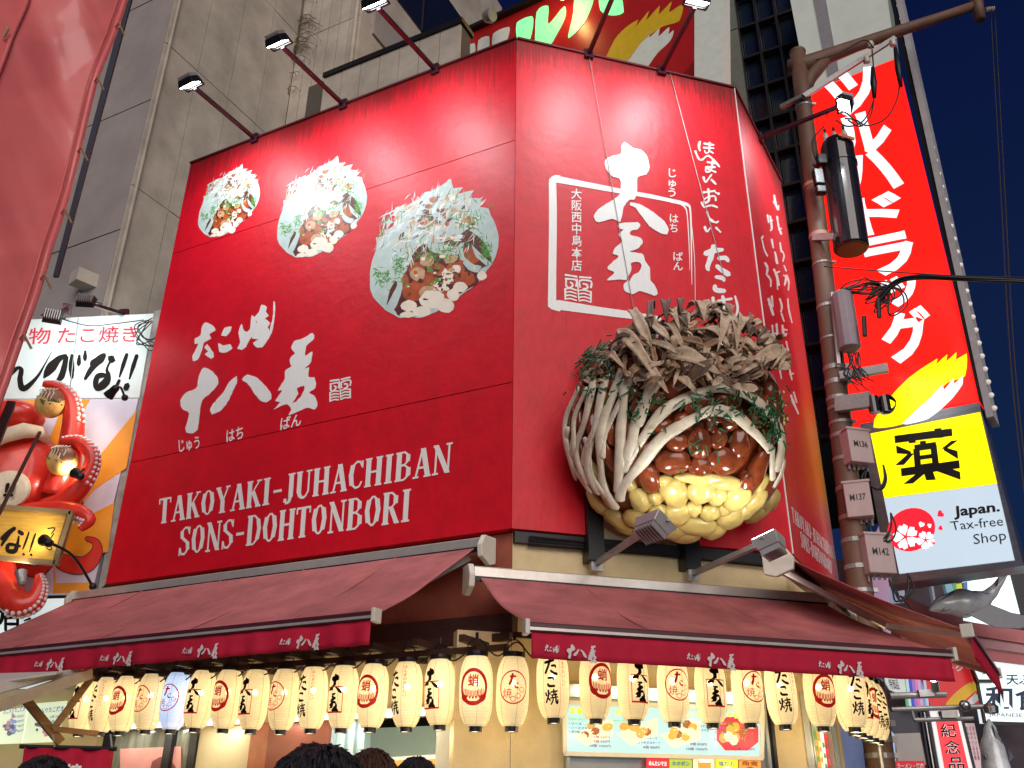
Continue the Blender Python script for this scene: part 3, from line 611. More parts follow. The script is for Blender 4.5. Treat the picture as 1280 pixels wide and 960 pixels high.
lumps('sauce_lump', SAUCE, [(500, 580, 42, 36), (585, 585, 46, 62), (655, 568, 36, 44), (735, 585, 44, 56), (680, 652, 74, 50), (590, 672, 48, 40), (800, 690, 40, 84), (480, 655, 74, 48), (395, 715, 46, 60), (560, 455, 40, 36), (640, 480, 44, 34), (700, 505, 40, 30), (790, 500, 34, 34), (440, 520, 44, 40), (242, 630, 26, 60), (250, 540, 26, 60), (410, 425, 44, 50), (485, 385, 46, 44), (350, 455, 30, 50), (690, 415, 60, 34), (630, 515, 24, 36), (822, 765, 24, 44), (320, 560, 30, 60), (370, 610, 40, 36), (600, 420, 44, 30), (840, 590, 30, 50), (440, 470, 36, 34), (520, 500, 40, 36), (560, 350, 60, 40), (440, 340, 60, 40), (690, 340, 60, 40), (780, 390, 50, 40), (840, 450, 30, 40), (330, 380, 44, 50), (240, 440, 36, 50), (180, 520, 30, 60), (140, 620, 26, 60), (110, 520, 20, 50), (170, 420, 30, 40), (250, 350, 40, 40), (870, 430, 30, 50), (880, 500, 24, 50), (888, 580, 18, 50), (878, 660, 22, 50), (850, 380, 40, 40), (130, 480, 24, 50), (90, 560, 18, 50), (860, 730, 24, 40), (200, 330, 40, 40), (280, 270, 44, 40), (150, 380, 30, 40), (240, 300, 40, 36), (350, 220, 50, 40), (330, 300, 44, 44),  (760, 730, 40, 40), (340, 650, 30, 30)])
lumps('batter_lump', BATTER, [(490, 770, 56, 58), (592, 768, 56, 48), (650, 782, 40, 40), (725, 785, 58, 54), (795, 800, 46, 46), (360, 800, 44, 48), (417, 792, 30, 28), (430, 845, 44, 30), (345, 872, 48, 36), (265, 868, 42, 38), (500, 850, 58, 46), (622, 848, 40, 32), (705, 868, 66, 36), (580, 900, 80, 36), (480, 915, 60, 34), (590, 715, 100, 24), (680, 732, 76, 28), (200, 815, 30, 38), (188, 700, 18, 60), (530, 938, 60, 26), (640, 918, 50, 30), (400, 915, 50, 30), (300, 905, 40, 26), (760, 840, 40, 30), (680, 835, 34, 26), (560, 835, 34, 30), (820, 740, 20, 34), (240, 800, 22, 34), (205, 735, 22, 44), (450, 725, 40, 22), (320, 740, 22, 40)], flat=.5)
for k in range(26):                         # underside and back of the ball, not traced
    a = random.uniform(0, 2 * PI); e = random.uniform(-.95, -.3)
    n = V((math.cos(a) * math.cos(e), math.sin(a) * math.cos(e), math.sin(e)))
    vis = (OC + n * RO - EYE).normalized().dot(n)
    if vis < -.05: continue
    if n.dot(nB) < -.3: continue
    sx = n.cross(Z).normalized(); sy = sx.cross(n)
    mb = MB(); mb.ball(OC + n * RO * .97, (random.uniform(.17, .27), random.uniform(.15, .24), .12), 12, 8, M=Matrix((sx, sy, n)).transposed(), wob=.2); mb.part('batter_lump', BATTER, tk, smooth=True)
def strand(pts, wd):
    P = []; n = len(pts)
    for i in range(n - 1):
        a, b, c, d = (pts[max(i - 1, 0)], pts[i], pts[i + 1], pts[min(i + 2, n - 1)])
        for j in range(6):
            t = j / 6; P.append([.5 * (2 * b[k] + (c[k] - a[k]) * t + (2 * a[k] - 5 * b[k] + 4 * c[k] - d[k]) * t * t + (3 * b[k] - a[k] - 3 * c[k] + d[k]) * t ** 3) for k in range(2)])
    P.append(pts[-1]); w3 = []; nn = []; rr = []
    o = random.uniform(0, 9)
    for i, (x, y) in enumerate(P):
        p = onball(x + 2.5 * math.sin(i * .5 + o), y, 0.04 + .012 * math.sin(i * .4 + o)); n_ = (p - OC).normalized(); w3.append(p); nn.append(n_)
        rr.append(wd * .68 / 3 * (p - EYE).dot(FW) / FPX * (1 + .13 * math.sin(i * .33 + o) + .07 * math.sin(i * .71 + 2 * o)) * (.55 if i in (0, len(P) - 1) else 1))
    mb = MB(); mb.tube(w3, rr, 10, flat=nn); mb.part('mayonnaise_strand', MAYO, tk, smooth=True)
for pts, wd in (([(283, 800), (300, 740), (370, 650), (450, 560), (540, 500), (640, 458), (720, 482), (790, 540), (852, 612)], 32), ([(290, 690), (340, 610), (420, 490), (500, 430), (600, 388), (680, 375), (760, 400), (840, 460), (880, 530), (892, 610), (868, 690)], 30),
                ([(280, 770), (278, 700), (288, 600), (290, 500), (300, 400), (312, 340)], 32), ([(300, 650), (330, 570), (355, 470), (392, 380), (402, 330)], 30), ([(268, 830), (235, 770), (212, 680), (210, 560), (246, 430), (292, 300)], 28),
                ([(205, 775), (165, 690), (176, 580), (205, 450), (236, 330)], 26), ([(160, 740), (122, 620), (150, 500), (190, 340)], 26), ([(120, 720), (82, 580), (86, 480), (128, 370)], 24), ([(175, 770), (112, 670), (80, 590), (92, 520)], 20),
                ([(855, 722), (858, 650), (856, 600)], 22), ([(236, 790), (186, 720), (170, 640), (150, 560)], 20), ([(215, 640), (225, 560), (262, 470), (330, 330)], 22), ([(150, 670), (155, 600), (195, 520), (222, 430)], 20), ([(100, 640), (110, 560), (120, 470), (160, 370)], 20),
                ([(350, 520), (380, 440), (420, 370), (450, 320)], 24), ([(895, 640), (888, 700), (862, 750)], 18)): strand(pts, wd)
def flake(x0, y0, x1, y1, wd, h0=.12, h1=.25, mt=FLAKE, curl=.7):
    p0 = onball(x0, y0, h0); p1 = onball(x1, y1, h1); n = ((p0 + p1) / 2 - OC).normalized()
    k = (p0 - EYE).dot(FW) / FPX / 3; wd *= k * .86
    d = (p1 - p0); s = d.cross(n).normalized(); rows = []; L = d.length; ph = random.uniform(0, 6); tw = random.uniform(-.6, .6)
    for i in range(9):
        t = i / 8; q = p0 + d * t + n * (math.sin(t * PI) * curl * .25 * L + .02 * math.sin(ph + 7 * t)); wv = wd * (.05 + .95 * max(0, math.sin(min(1, t * 1.0 + .0) * PI)) ** .55) * (1 + .22 * math.sin(ph + 9 * t)) / 2
        a = tw * (t - .5) * 2; ss = s * math.cos(a) + n * math.sin(a)
        rows.append([q - ss * wv + n * wv * .22, q - ss * wv * .5 + n * .01 * math.sin(ph + 5 * t), q + n * wv * -.25, q + ss * wv * .5, q + ss * wv + n * wv * .18])
    if mt is FLAKE2 and random.random() < .35: mt = FLAKE3
    mb = MB(); mb.grid(rows); mb.part('bonito_flake', mt, tk, smooth=True, thick=.014)
for a in ((320, 70, 402, 225, 44), (270, 150, 465, 388, 50), (430, 245, 665, 318, 60), (500, 385, 645, 265, 44), (700, 335, 900, 228, 56), (825, 290, 922, 302, 44), (508, 22, 512, 92, 24), (655, 60, 722, 235, 34), (742, 84, 722, 182, 40), (458, 66, 462, 130, 36), (415, 70, 400, 150, 30), (560, 50, 600, 130, 26), (540, 110, 640, 60, 34), (600, 200, 720, 150, 40),
          (560, 150, 700, 215, 36), (480, 190, 600, 220, 34), (660, 90, 650, 240, 34), (690, 200, 820, 240, 40), (740, 260, 860, 190, 44), (780, 180, 835, 230, 50), (820, 170, 800, 210, 40), (450, 130, 520, 220, 34), (370, 130, 470, 200, 36), (330, 150, 420, 110, 26), (600, 290, 700, 370, 30), (700, 370, 800, 380, 36), (650, 330, 760, 290, 34), (240, 220, 330, 180, 26), (620, 50, 700, 100, 26), (690, 60, 700, 110, 24), (380, 200, 500, 250, 30), (560, 240, 660, 200, 30)):
    flake(*a, mt=random.choice((FLAKE, FLAKE2, FLAKE2)))
for k in range(34):
    x = random.uniform(120, 330); y = 330 - (x - 120) * .75 + random.uniform(-30, 50); b = random.gauss(-.6, .5); L = random.uniform(30, 80)
    flake(x, y, x + L * math.cos(b), y + L * math.sin(b), random.uniform(14, 26), .03, .08, random.choice((FLAKE, FLAKE2)), .2)
mb = MB(); mb.ball(OC + Z * .80 + nB * .1, (.92, .62, .40), 28, 16, wob=.45); mb.part('flake_mound', FLAKE3, tk, smooth=True)
for k in range(190):
    a = random.uniform(0, 2 * PI); q = random.random() ** .5; x = 585 + 330 * q * math.cos(a); y = 215 + 140 * q * math.sin(a) + abs(x - 590) * .12
    L = random.uniform(40, 105); b = random.gauss(-.1, .95); flake(x - L / 2 * math.cos(b), y - L / 2 * math.sin(b), x + L / 2 * math.cos(b), y + L / 2 * math.sin(b), random.uniform(16, 32), random.uniform(.03, .20), random.uniform(.05, .30), random.choice((FLAKE, FLAKE2, FLAKE2)))
mb = MB()
def fleck(x, y, L, b):
    _p = sph(*CT(x, y), OC, RO)
    if (_p - OC).length > RO * 1.01: return
    p = onball(x, y, .05); n = (p - OC).normalized(); t = n.cross(Z).normalized(); u = n.cross(t); d = t * math.cos(b) + u * math.sin(b); s = n.cross(d); k = (p - EYE).dot(FW) / FPX / 3
    q = p + n * random.uniform(.0, .05); e = q + (d + n * random.uniform(-.2, .5)) * L * k; wv = 3.0 * k
    mb.hexa([q - s * wv - n * .006, q + s * wv - n * .006, q + s * wv + n * .006, q - s * wv + n * .006, e - s * wv * .6 - n * .006, e + s * wv * .6 - n * .006, e + s * wv * .6 + n * .006, e - s * wv * .6 + n * .006])
for cx, cy, sx, sy, n in ((830, 470, 50, 60, 70), (560, 430, 130, 40, 34), (640, 470, 90, 40, 26), (230, 330, 90, 60, 70), (380, 420, 70, 80, 36), (600, 160, 150, 70, 26), (700, 420, 100, 60, 30), (560, 600, 120, 60, 12), (190, 260, 50, 40, 40), (860, 540, 20, 50, 26)):
    for k in range(n): fleck(random.gauss(cx, sx * .7), random.gauss(cy, sy * .7), random.uniform(16, 40), random.uniform(0, 2 * PI))
mb.part('seaweed_flecks', LEAF, tk, kind='stuff')
mb = MB(); mb.tube([OC + (B.W(0, 0, 0) - K) - nB * .3, OC - nB * .75], .35, 12); mb.part('mounting', BLACK, tk)
flood(B.W(.94, 0.0, 4.10), B.W(.94, 1.57, 4.09), OC + nB * .9 - Z * .3, 'grey floodlight below the giant ball, aimed up at it, left one', 13, .34, arm=FIN, dark=False, group='floodlights under the giant ball', col=(1, .97, .86), spot=130)
flood(B.W(2.07, 0.0, 4.08), B.W(2.07, 1.61, 4.02), OC + nB * .9 - Z * .3, 'grey floodlight below the giant ball, aimed up at it, right one', 13, .34, arm=FIN, dark=False, group='floodlights under the giant ball', col=(1, .97, .86), spot=130)
#%%PART3
# ================================================================== BUILDINGS BEHIND THE SIGN
def isect(x, y, fr, u): return fr.L(hit(x, y, fr.W(u, 0, 0), fr.d))
def wallpanels(root, fr, u0, u1, z0, z1, nu, nz, off, mt, gap=.018, name='wall_panel', t=.05, skip=None):
    for i in range(nu):
        for j in range(nz):
            if skip and skip(i, j): continue
            a = u0 + (u1 - u0) * i / nu; b = u0 + (u1 - u0) * (i + 1) / nu; c = z0 + (z1 - z0) * j / nz; d = z0 + (z1 - z0) * (j + 1) / nz
            mb = MB(); mb.box(fr, a + gap / 2, b - gap / 2, off - t, off + random.uniform(0, .006), c + gap / 2, d - gap / 2); mb.part(name, mt, root)
lt = thing('concrete_building', 'tall dull concrete building rising behind the left end of the red sign', 'building', A.W(8.05, -.4, 0))
UC = 8.05
c2 = isect(356, 155, A, UC)[1]; OB = c2                     # depth of the light well
S_ = Frame(A.W(UC, -.4, 0), -nA, -dA); DEP = -.4 - OB
mb = MB(); mb.box(A, UC + .06, 16, -6, -.46, 0, 26); mb.part('dark_wing', CONCJ, lt)
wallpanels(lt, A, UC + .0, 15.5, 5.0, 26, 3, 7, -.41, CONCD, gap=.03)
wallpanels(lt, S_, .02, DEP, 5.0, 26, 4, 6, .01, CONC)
for z in ():
    mb = MB(); mb.box(A, UC + .2, 15, -.405, -.30, z, z + .45); mb.part('ledge', CONCD, lt)
mb = MB(); mb.tube([S_.W(.1, .05, 4), S_.W(.1, .05, 26)], .03, 10); mb.part('drain_pipe', CONC, lt)
mb = MB(); mb.beam(A.W(UC + .5, -.1, 10.0), A.W(UC + .2, -1.3, 10.0), .3, .25); mb.part('beam', CONC, lt)
# back wall of the well, parallel to the long side
u2 = A.L(A.P(451, 20, OB))[0]; ub = A.L(A.P(575, 60, OB + .5))[0]
mb = MB(); mb.box(A, u2, UC, OB - .3, OB - .06, 0, 26); mb.part('back_wall', CONCJ, lt)
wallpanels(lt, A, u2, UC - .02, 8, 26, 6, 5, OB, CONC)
H_ = Frame(A.W(u2, OB, 0), -nA, -dA)
wallpanels(lt, H_, .0, 7, 8, 26, 5, 1, .01, CONC, skip=lambda i, j: False)
for z0, z1, mt, of in ((14.0, 17.2, GLASSD, .03), (18.6, 19.6, CONCD, .05), (20.6, 23, GLASSD, .03)):
    mb = MB(); mb.box(H_, .45, 6.8, .0, of + .02, z0, z1); mb.part('window' if mt is GLASSD else 'soffit', mt, lt)
    if mt is GLASSD:
        for k in range(4): mb = MB(); mb.box(H_, .45 + k * 2.0, .52 + k * 2.0, .0, of + .05, z0, z1); mb.part('window_frame', BLACK, lt)
pz = A.L(A.P(500, 60, OB + .5))[2]
mb = MB(); mb.box(A, ub, UC - 1.0, OB + .1, OB + .44, 0, pz); mb.part('parapet', CONCJ, lt)
ul = A.L(A.P(405, 100, OB + .5))[0]
wallpanels(lt, A, ub, ul, 8, pz, 7, 1, OB + .5, CONC)
mb = MB(); mb.box(A, ub - .05, ul, OB + .05, OB + .56, pz, pz + .12); mb.part('parapet_cap', BLACK, lt)
mb = MB(); ru = A.L(A.P(452, 40, OB))[0]; mb.tube([A.W(ru + .15, OB + .08, 9), A.W(ru + .15, OB + .08, 24)], .05, 8); mb.part('drain_pipe', CONC, lt)
for x, y in ():
    mb = MB(); q = S_.L(hit(x, y, S_.o, S_.n)); mb.box(S_, q[0] - .12, q[0] + .12, .0, .12, q[2] - .1, q[2] + .1); mb.part('vent_hood', GREY, lt)
# dead creeper on the wall
vt = thing('withered_creeper', 'leafless dead creeper climbing the concrete wall above the red sign', 'plant', A.P(360, 150, OB + .03))
VINE = mat('dry_brown_stem', (.16, .11, .07), rough=.9)
st = [A.P(x, y, OB + .05) for x, y in ((360, 118), (364, 80), (372, 50), (377, 20), (381, -12))]
mb = MB(); mb.tube(st, .022, 6); mb.part('stem', VINE, vt)
rv = random.Random(5)
for k in range(34):
    t = rv.random() * 3.99; i = int(t); p = st[i].lerp(st[i + 1], t - i); sd = rv.choice((-1, 1, -1)); L = rv.uniform(.3, .75)
    q = [p + dA * (sd * L * s) + Z * (L * (.5 * s - 1.0 * s * s) + rv.uniform(-.03, .03)) + nA * .05 for s in (0, .25, .5, .75, 1)]
    mb = MB(); mb.tube(q, [.010, .009, .008, .007, .004], 4)
    for j in range(5): e = q[rv.randint(1, 4)]; mb.tube([e, e + dA * rv.uniform(-.12, .12) - Z * rv.uniform(.03, .16)], .005, 3)
    mb.part('twig', VINE, vt)
# ---- drugstore sign behind the roof line
yt = .56
T = Frame(A.P(640, 40, -5.5), (-math.cos(yt), math.sin(yt), 0), (-math.sin(yt), -math.cos(yt), 0))
ts = thing('rooftop_sign', 'red rooftop sign with green lit characters and a yellow brush stroke behind the main sign', 'sign', T.P(640, 110))
TRED = mat('dim_red_sign_face', (.30, .012, .012), rough=.35, emis=.10, ecol=(.5, .01, .01), var=.2, vs=2)
TWH = mat('dim_white_sign_face', (.55, .58, .52), rough=.4, emis=.12, var=.1)
TGR = mat('green_lit_letter', (.25, .8, .35), rough=.4, emis=.75, ecol=(.16, .9, .28), var=.25, vs=1.2)
TYE = mat('mustard_print', (.55, .36, .01), rough=.5, emis=.08, ecol=(.6, .4, .01), var=.1)
def fpoly(fr, pts, off=0, t=.04, mi=0):
    mb = MB(); mb.slab([fr.P(x, y, off) for x, y in pts], -fr.n * t, mi); return mb
def T2(x, y): return 425 + x / 2.977, y / 2.977
fpoly(T, [(566, 52), (680, -2), (880, -95), (867, 76), (760, 200), (566, 150)], 0, .4).part('sign_face', TRED, ts)
fpoly(T, [(553, 57), (565.5, 52), (565.5, 140), (553, 140)], .01, .42).part('frame', TWH, ts)
mb = MB(); mb.beam(T.P(550, 55, .06), T.P(760, -42, .06), .2, .10); mb.part('top_trim', BLACK, ts)
fpoly(T, [(868, -95), (903, -100), (905, 160), (868, 160)], .02, .4).part('side_panel', TWH, ts)
for pts, mt in (([(462, 180), (500, 160), (502, 200), (465, 230)], TWH), ([(515, 150), (555, 135), (550, 205), (515, 215)], TWH), ([(570, 125), (630, 100), (618, 160), (570, 182)], TWH), ([(658, 85), (715, 60), (718, 100), (700, 165), (662, 160)], TGR),
                ([(732, 45), (775, 22), (776, 90), (835, 22), (836, 72), (768, 190), (728, 190)], TGR), ([(880, -30), (948, -30), (915, 75), (850, 142), (866, 60)], TGR), ([(968, -30), (1038, -30), (1055, 45), (1010, 58), (968, 38)], TGR),
                ([(980, 250), (1020, 150), (1060, 105), (1110, 72), (1100, 100), (1150, 40), (1140, 75), (1190, 20), (1185, 55), (1235, 5), (1225, 45), (1276, 15), (1262, 78), (1200, 100), (1130, 150), (1050, 250)], TYE),
                ([(1046, 260), (1120, 160), (1160, 112), (1150, 140), (1190, 105), (1185, 135), (1225, 100), (1222, 128), (1242, 112), (1230, 150), (1180, 200), (1120, 275)], TWH)):
    vs, fs, _ = shapes([pts], amp=.6, step=12); mb = MB(); mb.v = [tuple(T.P(*T2(x, y), .012)) for x, y in vs]
    for f in fs: mb.f.append(f); mb.m.append(0)
    mb.part('sign_lettering', mt, ts)
mb = MB(); c = T.P(612, 20, .5); mb.lathe(c, [(.02, -.14), (.13, -.12), (.17, 0), (.15, .10)], 14, axis=V((.7, -.6, -.3))); mb.part('spot_lamp', GREY, ts)
mb = MB(); mb.beam(T.P(612, 22, .1), c, .04, .04); mb.part('lamp_bracket', BLACK, ts)
p = T.P(703, -6, .45)
warm = MB(); warm.ball(p, .10, 10, 8); warm.part('warm_bulb', mat('warm_bulb_lit', (1, .6, .2), emis=25, ecol=(1, .55, .15), var=0), ts, smooth=True)
light('POINT', p - Z * .1 + T.n * .1, 25, (1, .55, .2), ts, shadow_soft_size=.1)
# ---- dark glazed tower to the right of it
G = Frame(A.P(950, 120, -8), dA, nA); G.o.z = 0
gb = thing('glass_building', 'dark glass building with grey frames seen between the red sign and the power pole', 'building', G.P(950, 900))
u0, u1 = G.L(G.P(1092, 400))[0], G.L(G.P(866, 100))[0]
mb = MB(); mb.box(G, u0, u1, -6, -.3, 8, 30); mb.part('building_core', mat('dark_core', (.03, .035, .04), rough=.8), gb)  # plain dark grey body behind the panes
PAN = mat('grey_green_panel', (.14, .16, .13), rough=.5, var=.15); GL2 = mat('tinted_glass', (.012, .02, .035), rough=.10, spec=.8, var=.2)
ua = G.L(G.P(903, 60))[0]; ub_ = G.L(G.P(926, 60))[0]
for j in range(10): mb = MB(); mb.box(G, ub_, ua, -.3, .1, 8 + j * 2.6, 10.57 + j * 2.6); mb.part('cladding_panel', PAN, gb)
for j in range(26):
    z = 8 + j * .95
    mb = MB(); mb.box(G, u0, ub_ - .02, -.12, .0, z, z + .07); mb.part('transom', BLACK, gb)
    for i in range(4):
        a = u0 + (ub_ - u0) * i / 4; b = u0 + (ub_ - u0) * (i + 1) / 4
        mb = MB(); mb.box(G, a + .05, b - .05, -.25, -.2 + .01 * ((i + j) % 3), z + .07, z + .94); mb.part('window_pane', GL2, gb)
for i in range(5):
    a = u0 + (ub_ - u0) * i / 4; mb = MB(); mb.box(G, a - .03, a + .03, -.15, .02, 8, 30); mb.part('mullion', BLACK, gb)
# ================================================================== DRUGSTORE BLADE SIGN ON THE RIGHT
d_ = V((.815, -.579, 0)).normalized(); n_ = V((-.579, -.815, 0)).normalized()
RS = Frame(hit(1090, 600, V((0, 14.2, 0)), V((0, -1, 0))), d_, n_); RS.o.z = 0
bs_ = thing('blade_sign', 'tall backlit red blade sign with white katakana and a row of bulbs down its edge', 'sign', RS.P(1150, 545, -.2))
LRED = mat('backlit_red', (.8, .0, .0), rough=.3, emis=.86, ecol=(1, .012, .006), var=.10, vs=.7); LWH = mat('backlit_white', (.8, .85, .88), rough=.3, emis=.72, ecol=(.78, .93, 1), var=0)
LYE = mat('backlit_yellow', (.9, .8, 0), rough=.3, emis=.82, ecol=(1, .86, .0), var=0); LBK = mat('sign_black_print', (.01, .01, .01), rough=.4, var=0)
UWH = mat('white_panel_painted_glow', (.52, .54, .49), rough=.5, var=.10, vs=1.5, emis=.10, ecol=(.8, .9, .8)); TRM = mat('pale_edge_trim', (.45, .44, .45), rough=.5)  # blank panel has no lamp; its faint glow is put into the material
fpoly(RS, [(1010, 116), (1119, 74), (1223, 501), (1056, 530)], 0, .45).part('lit_face', LRED, bs_)
fpoly(RS, [(982, -30), (1102, -60), (1119, 73), (1010, 115)], -.01, .45).part('blank_upper_panel', UWH, bs_)
fpoly(RS, [(1011, -30), (1027, -30), (1050, 98.5), (1036, 104)], .01, .03).part('grey_band', mat('grey_band_paint', (.30, .29, .31), rough=.5), bs_)
fpoly(RS, [(1103, -45), (1109, -45), (1232, 508), (1224, 501)], .03, .5).part('dark_edge', BLACK, bs_)
fpoly(RS, [(1110, -45), (1117, -45), (1242, 520), (1233, 522)], .06, .5).part('edge_trim', TRM, bs_)
BULB = mat('pearl_bulb_painted_glow', (.8, .76, .7), rough=.2, emis=.25, var=0)  # bulbs are switched off; a faint glow is put into their material
for k in range(33):
    t = k / 32; y = -10 + 520 * t; x = 1119.5 + (1243 - 1119.5) * ((y + 10) / 520)
    mb = MB(); q = RS.P(x, y, .0); mb.ball(q, .042, 10, 8); mb.tube([q - d_ * .02, q - d_ * .10], .02, 6); mb.part('bulb', BULB, bs_, smooth=True)
for i, ch in enumerate('ツルハドラッグ'):
    yy = (88, 142, 190, 243, 293, 345, 385)[i]; hh = (52, 50, 50, 46, 48, 36, 66)[i]; cx = (1062, 1074, 1083, 1096, 1109, 1124, 1129)[i]; ww = (66, 70, 74, 60, 62, 46, 66)[i]
    sl = -.33 + .03 * i
    pts = [(cx - ww / 2 - 3, yy - sl * ww / 2), (cx + ww / 2 - 3, yy + sl * ww / 2), (cx + ww / 2 + hh * .22, yy + hh + sl * ww / 2 + 3), (cx - ww / 2 + hh * .22, yy + hh - sl * ww / 2)]
    mb = MB(); text(mb, ch, RS, pts, off=.012, bold=.045); mb.part('sign_lettering', LWH, bs_)
YS = [(1092, 534), (1100, 512), (1128, 480), (1150, 462), (1172, 448), (1170, 456), (1184, 443), (1183, 452), (1196, 440), (1195, 450), (1208, 442), (1206, 470), (1185, 478), (1160, 500), (1128, 530)]
WS = [(1128, 530), (1160, 500), (1178, 481), (1180, 487), (1192, 473), (1193, 480), (1204, 470), (1203, 480), (1190, 498), (1172, 515), (1160, 524)]
def printed(fr, pts, off, mt, root, name, amp=.4, step=8):
    vs, fs, _ = shapes([pts], amp=amp, step=step); mb = MB(); mb.v = [tuple(fr.P(x, y, off)) for x, y in vs]
    for f in fs: mb.f.append(f); mb.m.append(0)
    return mb.part(name, mt, root)
printed(RS, YS, .012, LYE, bs_, 'brush_stroke_print'); printed(RS, WS, .016, LWH, bs_, 'brush_stroke_print')
tf = thing('tax_free_sign', 'backlit box sign with black medicine character on yellow above tax free lettering', 'sign', RS.P(1180, 720, -.2))
fpoly(RS, [(1075, 530), (1224, 503), (1280, 707), (1112, 731)], .005, .5).part('steel_box', STEEL, tf)
fpoly(RS, [(1088, 542), (1225, 515), (1246, 604), (1105, 622)], .03, .02).part('yellow_face', LYE, tf)
fpoly(RS, [(1105, 623), (1246, 605), (1268, 700), (1124, 717)], .03, .02).part('white_face', mat('backlit_pale_blue', (.45, .5, .55), rough=.3, emis=.46, ecol=(.62, .80, .95), var=0), tf)
def T9(x, y): return 990 + x / 3.693, 480 + y / 3.693
mb = MB()
def bar(x0, y0, w0, x1, y1, w1):
    w0 *= 1.25; w1 *= 1.25
    if abs(x1 - x0) > abs(y1 - y0) * 1.4: return [(x0, y0 - w0 / 2), (x1, y1 - w1 / 2), (x1 + 3, y1 + w1 / 2), (x0 + 3, y0 + w0 / 2)]
    return [(x0 - w0 / 2, y0), (x0 + w0 / 2, y0 - 3), (x1 + w1 / 2, y1 - 3), (x1 - w1 / 2, y1)]
shape_on(mb, union([bar(472, 256, 28, 738, 222, 28), bar(547, 230, 26, 556, 274, 26), bar(672, 206, 26, 684, 250, 26), bar(480, 302, 30, 548, 318, 12), bar(550, 322, 24, 496, 376, 34), bar(752, 262, 26, 702, 300, 22), bar(698, 298, 14, 764, 328, 30),
    bar(574, 300, 24, 582, 392, 24), bar(652, 280, 24, 664, 376, 24), bar(564, 296, 24, 664, 282, 24), bar(576, 342, 16, 662, 330, 16), bar(580, 384, 18, 664, 372, 18), bar(604, 264, 22, 606, 292, 22), bar(502, 408, 30, 772, 370, 30), bar(622, 385, 34, 642, 445, 36), bar(612, 400, 34, 536, 462, 36), bar(668, 385, 30, 776, 424, 30)]), T9, RS, .036); mb.part('sign_lettering', LBK, tf)
mb = MB(); text(mb, 'Japan.', RS, [(1191.5, 633), (1249, 626.5), (1250.5, 643), (1193, 650)], off=.036, bold=.03); mb.part('sign_lettering', LBK, tf)
mb = MB(); text(mb, 'Tax-free', RS, [(1187, 652), (1253, 645), (1254.5, 657), (1190, 663)], off=.036); mb.part('sign_lettering', LBK, tf)
mb = MB(); text(mb, 'Shop', RS, [(1216, 668), (1256.5, 662), (1259, 679), (1218, 684.5)], off=.036); mb.part('sign_lettering', LBK, tf)
def circ(cx, cy, rx, ry, n=28, a0=0): return [(cx + rx * math.cos(a0 + 2 * PI * i / n), cy + ry * math.sin(a0 + 2 * PI * i / n) - .1 * rx * math.cos(a0 + 2 * PI * i / n)) for i in range(n)]
def petal(cx, cy, r, a, w=.42):
    P = [(0, .12), (w * .7, .45), (w, .75), (w * .45, 1), (0, .86), (-w * .45, 1), (-w, .75), (-w * .7, .45)]
    c, s = math.cos(a), math.sin(a); return [(cx + r * (x * c - y * s), cy + r * (x * s + y * c)) for x, y in P]
LRD2 = mat('backlit_crimson', (.7, .01, .02), rough=.3, emis=.62, ecol=(.95, .02, .04), var=0)
vs, fs, ly = union([circ(1139, 662, 30, 27)] + [petal(1132, 671, 16, 2 * PI * k / 5 + .3) for k in range(5)] + [petal(1157, 675, 11.5, 2 * PI * k / 5 + .1) for k in range(5)] + [petal(1150, 660, 8, PI + .4, .5), petal(1165, 655, 6, 1.0, .5)])
mb = MB(); mb.v = [tuple(RS.P(x, y, .036)) for x, y in vs]
for f, l in zip(fs, ly): mb.f.append(f); mb.m.append(0 if l == 0 else 1)
mb.part('blossom_emblem', [LRD2, LWH], tf)
for a in ((1171, 646, 6, .9), (1172, 661, 4, 1.3), (1164, 682, 4, .5)): printed(RS, petal(a[0], a[1], a[2] * 1.6, a[3] + PI, .5), .036, LRD2, tf, 'petal_print', 0, 20)
# ================================================================== POWER POLE
py_ = 12.0; PB = V((4.44, py_, 0)); PT = atdepth(997, 66, py_)
pole = thing('power_pole', 'brown round power pole with strap bands standing between the shop and the drugstore sign', 'pole', PB)
POLE = mat('brown_pole_coating', (.15, .080, .052), rough=.6, var=.25, vs=4, stretch=(1, 1, .3), bump=.1)
PORC = mat('porcelain', (.62, .56, .48), rough=.25)
def pat(t): return PB.lerp(PT, t)
mb = MB(); mb.tube([pat(i / 12) for i in range(13)], [.182 - .050 * i / 12 for i in range(13)], 20); mb.part('shaft', POLE, pole, smooth=True)
mb = MB(); mb.ball(PT, (.145, .145, .08), 14, 8); mb.part('pole_cap', POLE, pole, smooth=True)
def polepx(y):
    lo, hi = 0., 1.
    for _ in range(30):
        mid = (lo + hi) / 2; p = pat(mid) - EYE; v = 480 - FPX * p.dot(UP) / p.dot(FW)
        if v < y: hi = mid
        else: lo = mid
    return (lo + hi) / 2
for y, wd in ((135, .04), (233, .06), (296, .07), (332, .03), (385, .05), (425, .03), (462, .07), (480, .07), (500, .06), (512, .05), (530, .04), (546, .06), (575, .05), (612, .06), (648, .06), (677, .06), (710, .06), (740, .05), (905, .07), (925, .07), (945, .06)):
    t = polepx(y); r = .182 - .050 * t + .008
    mb = MB(); mb.lathe(pat(t), [(r, -wd / 2), (r, wd / 2)], 20, close=False)
    q = pat(t) + V((.2, -.14, 0)).normalized() * (r + .02); mb.abox(q, .06, .05, wd)
    mb.part('strap_band', GREY if y != 233 and y != 296 else mat('pinkish_strap', (.42, .24, .18), rough=.6), pole, thick=.004)
def wp(x, y, Y): return atdepth(x, y, Y)
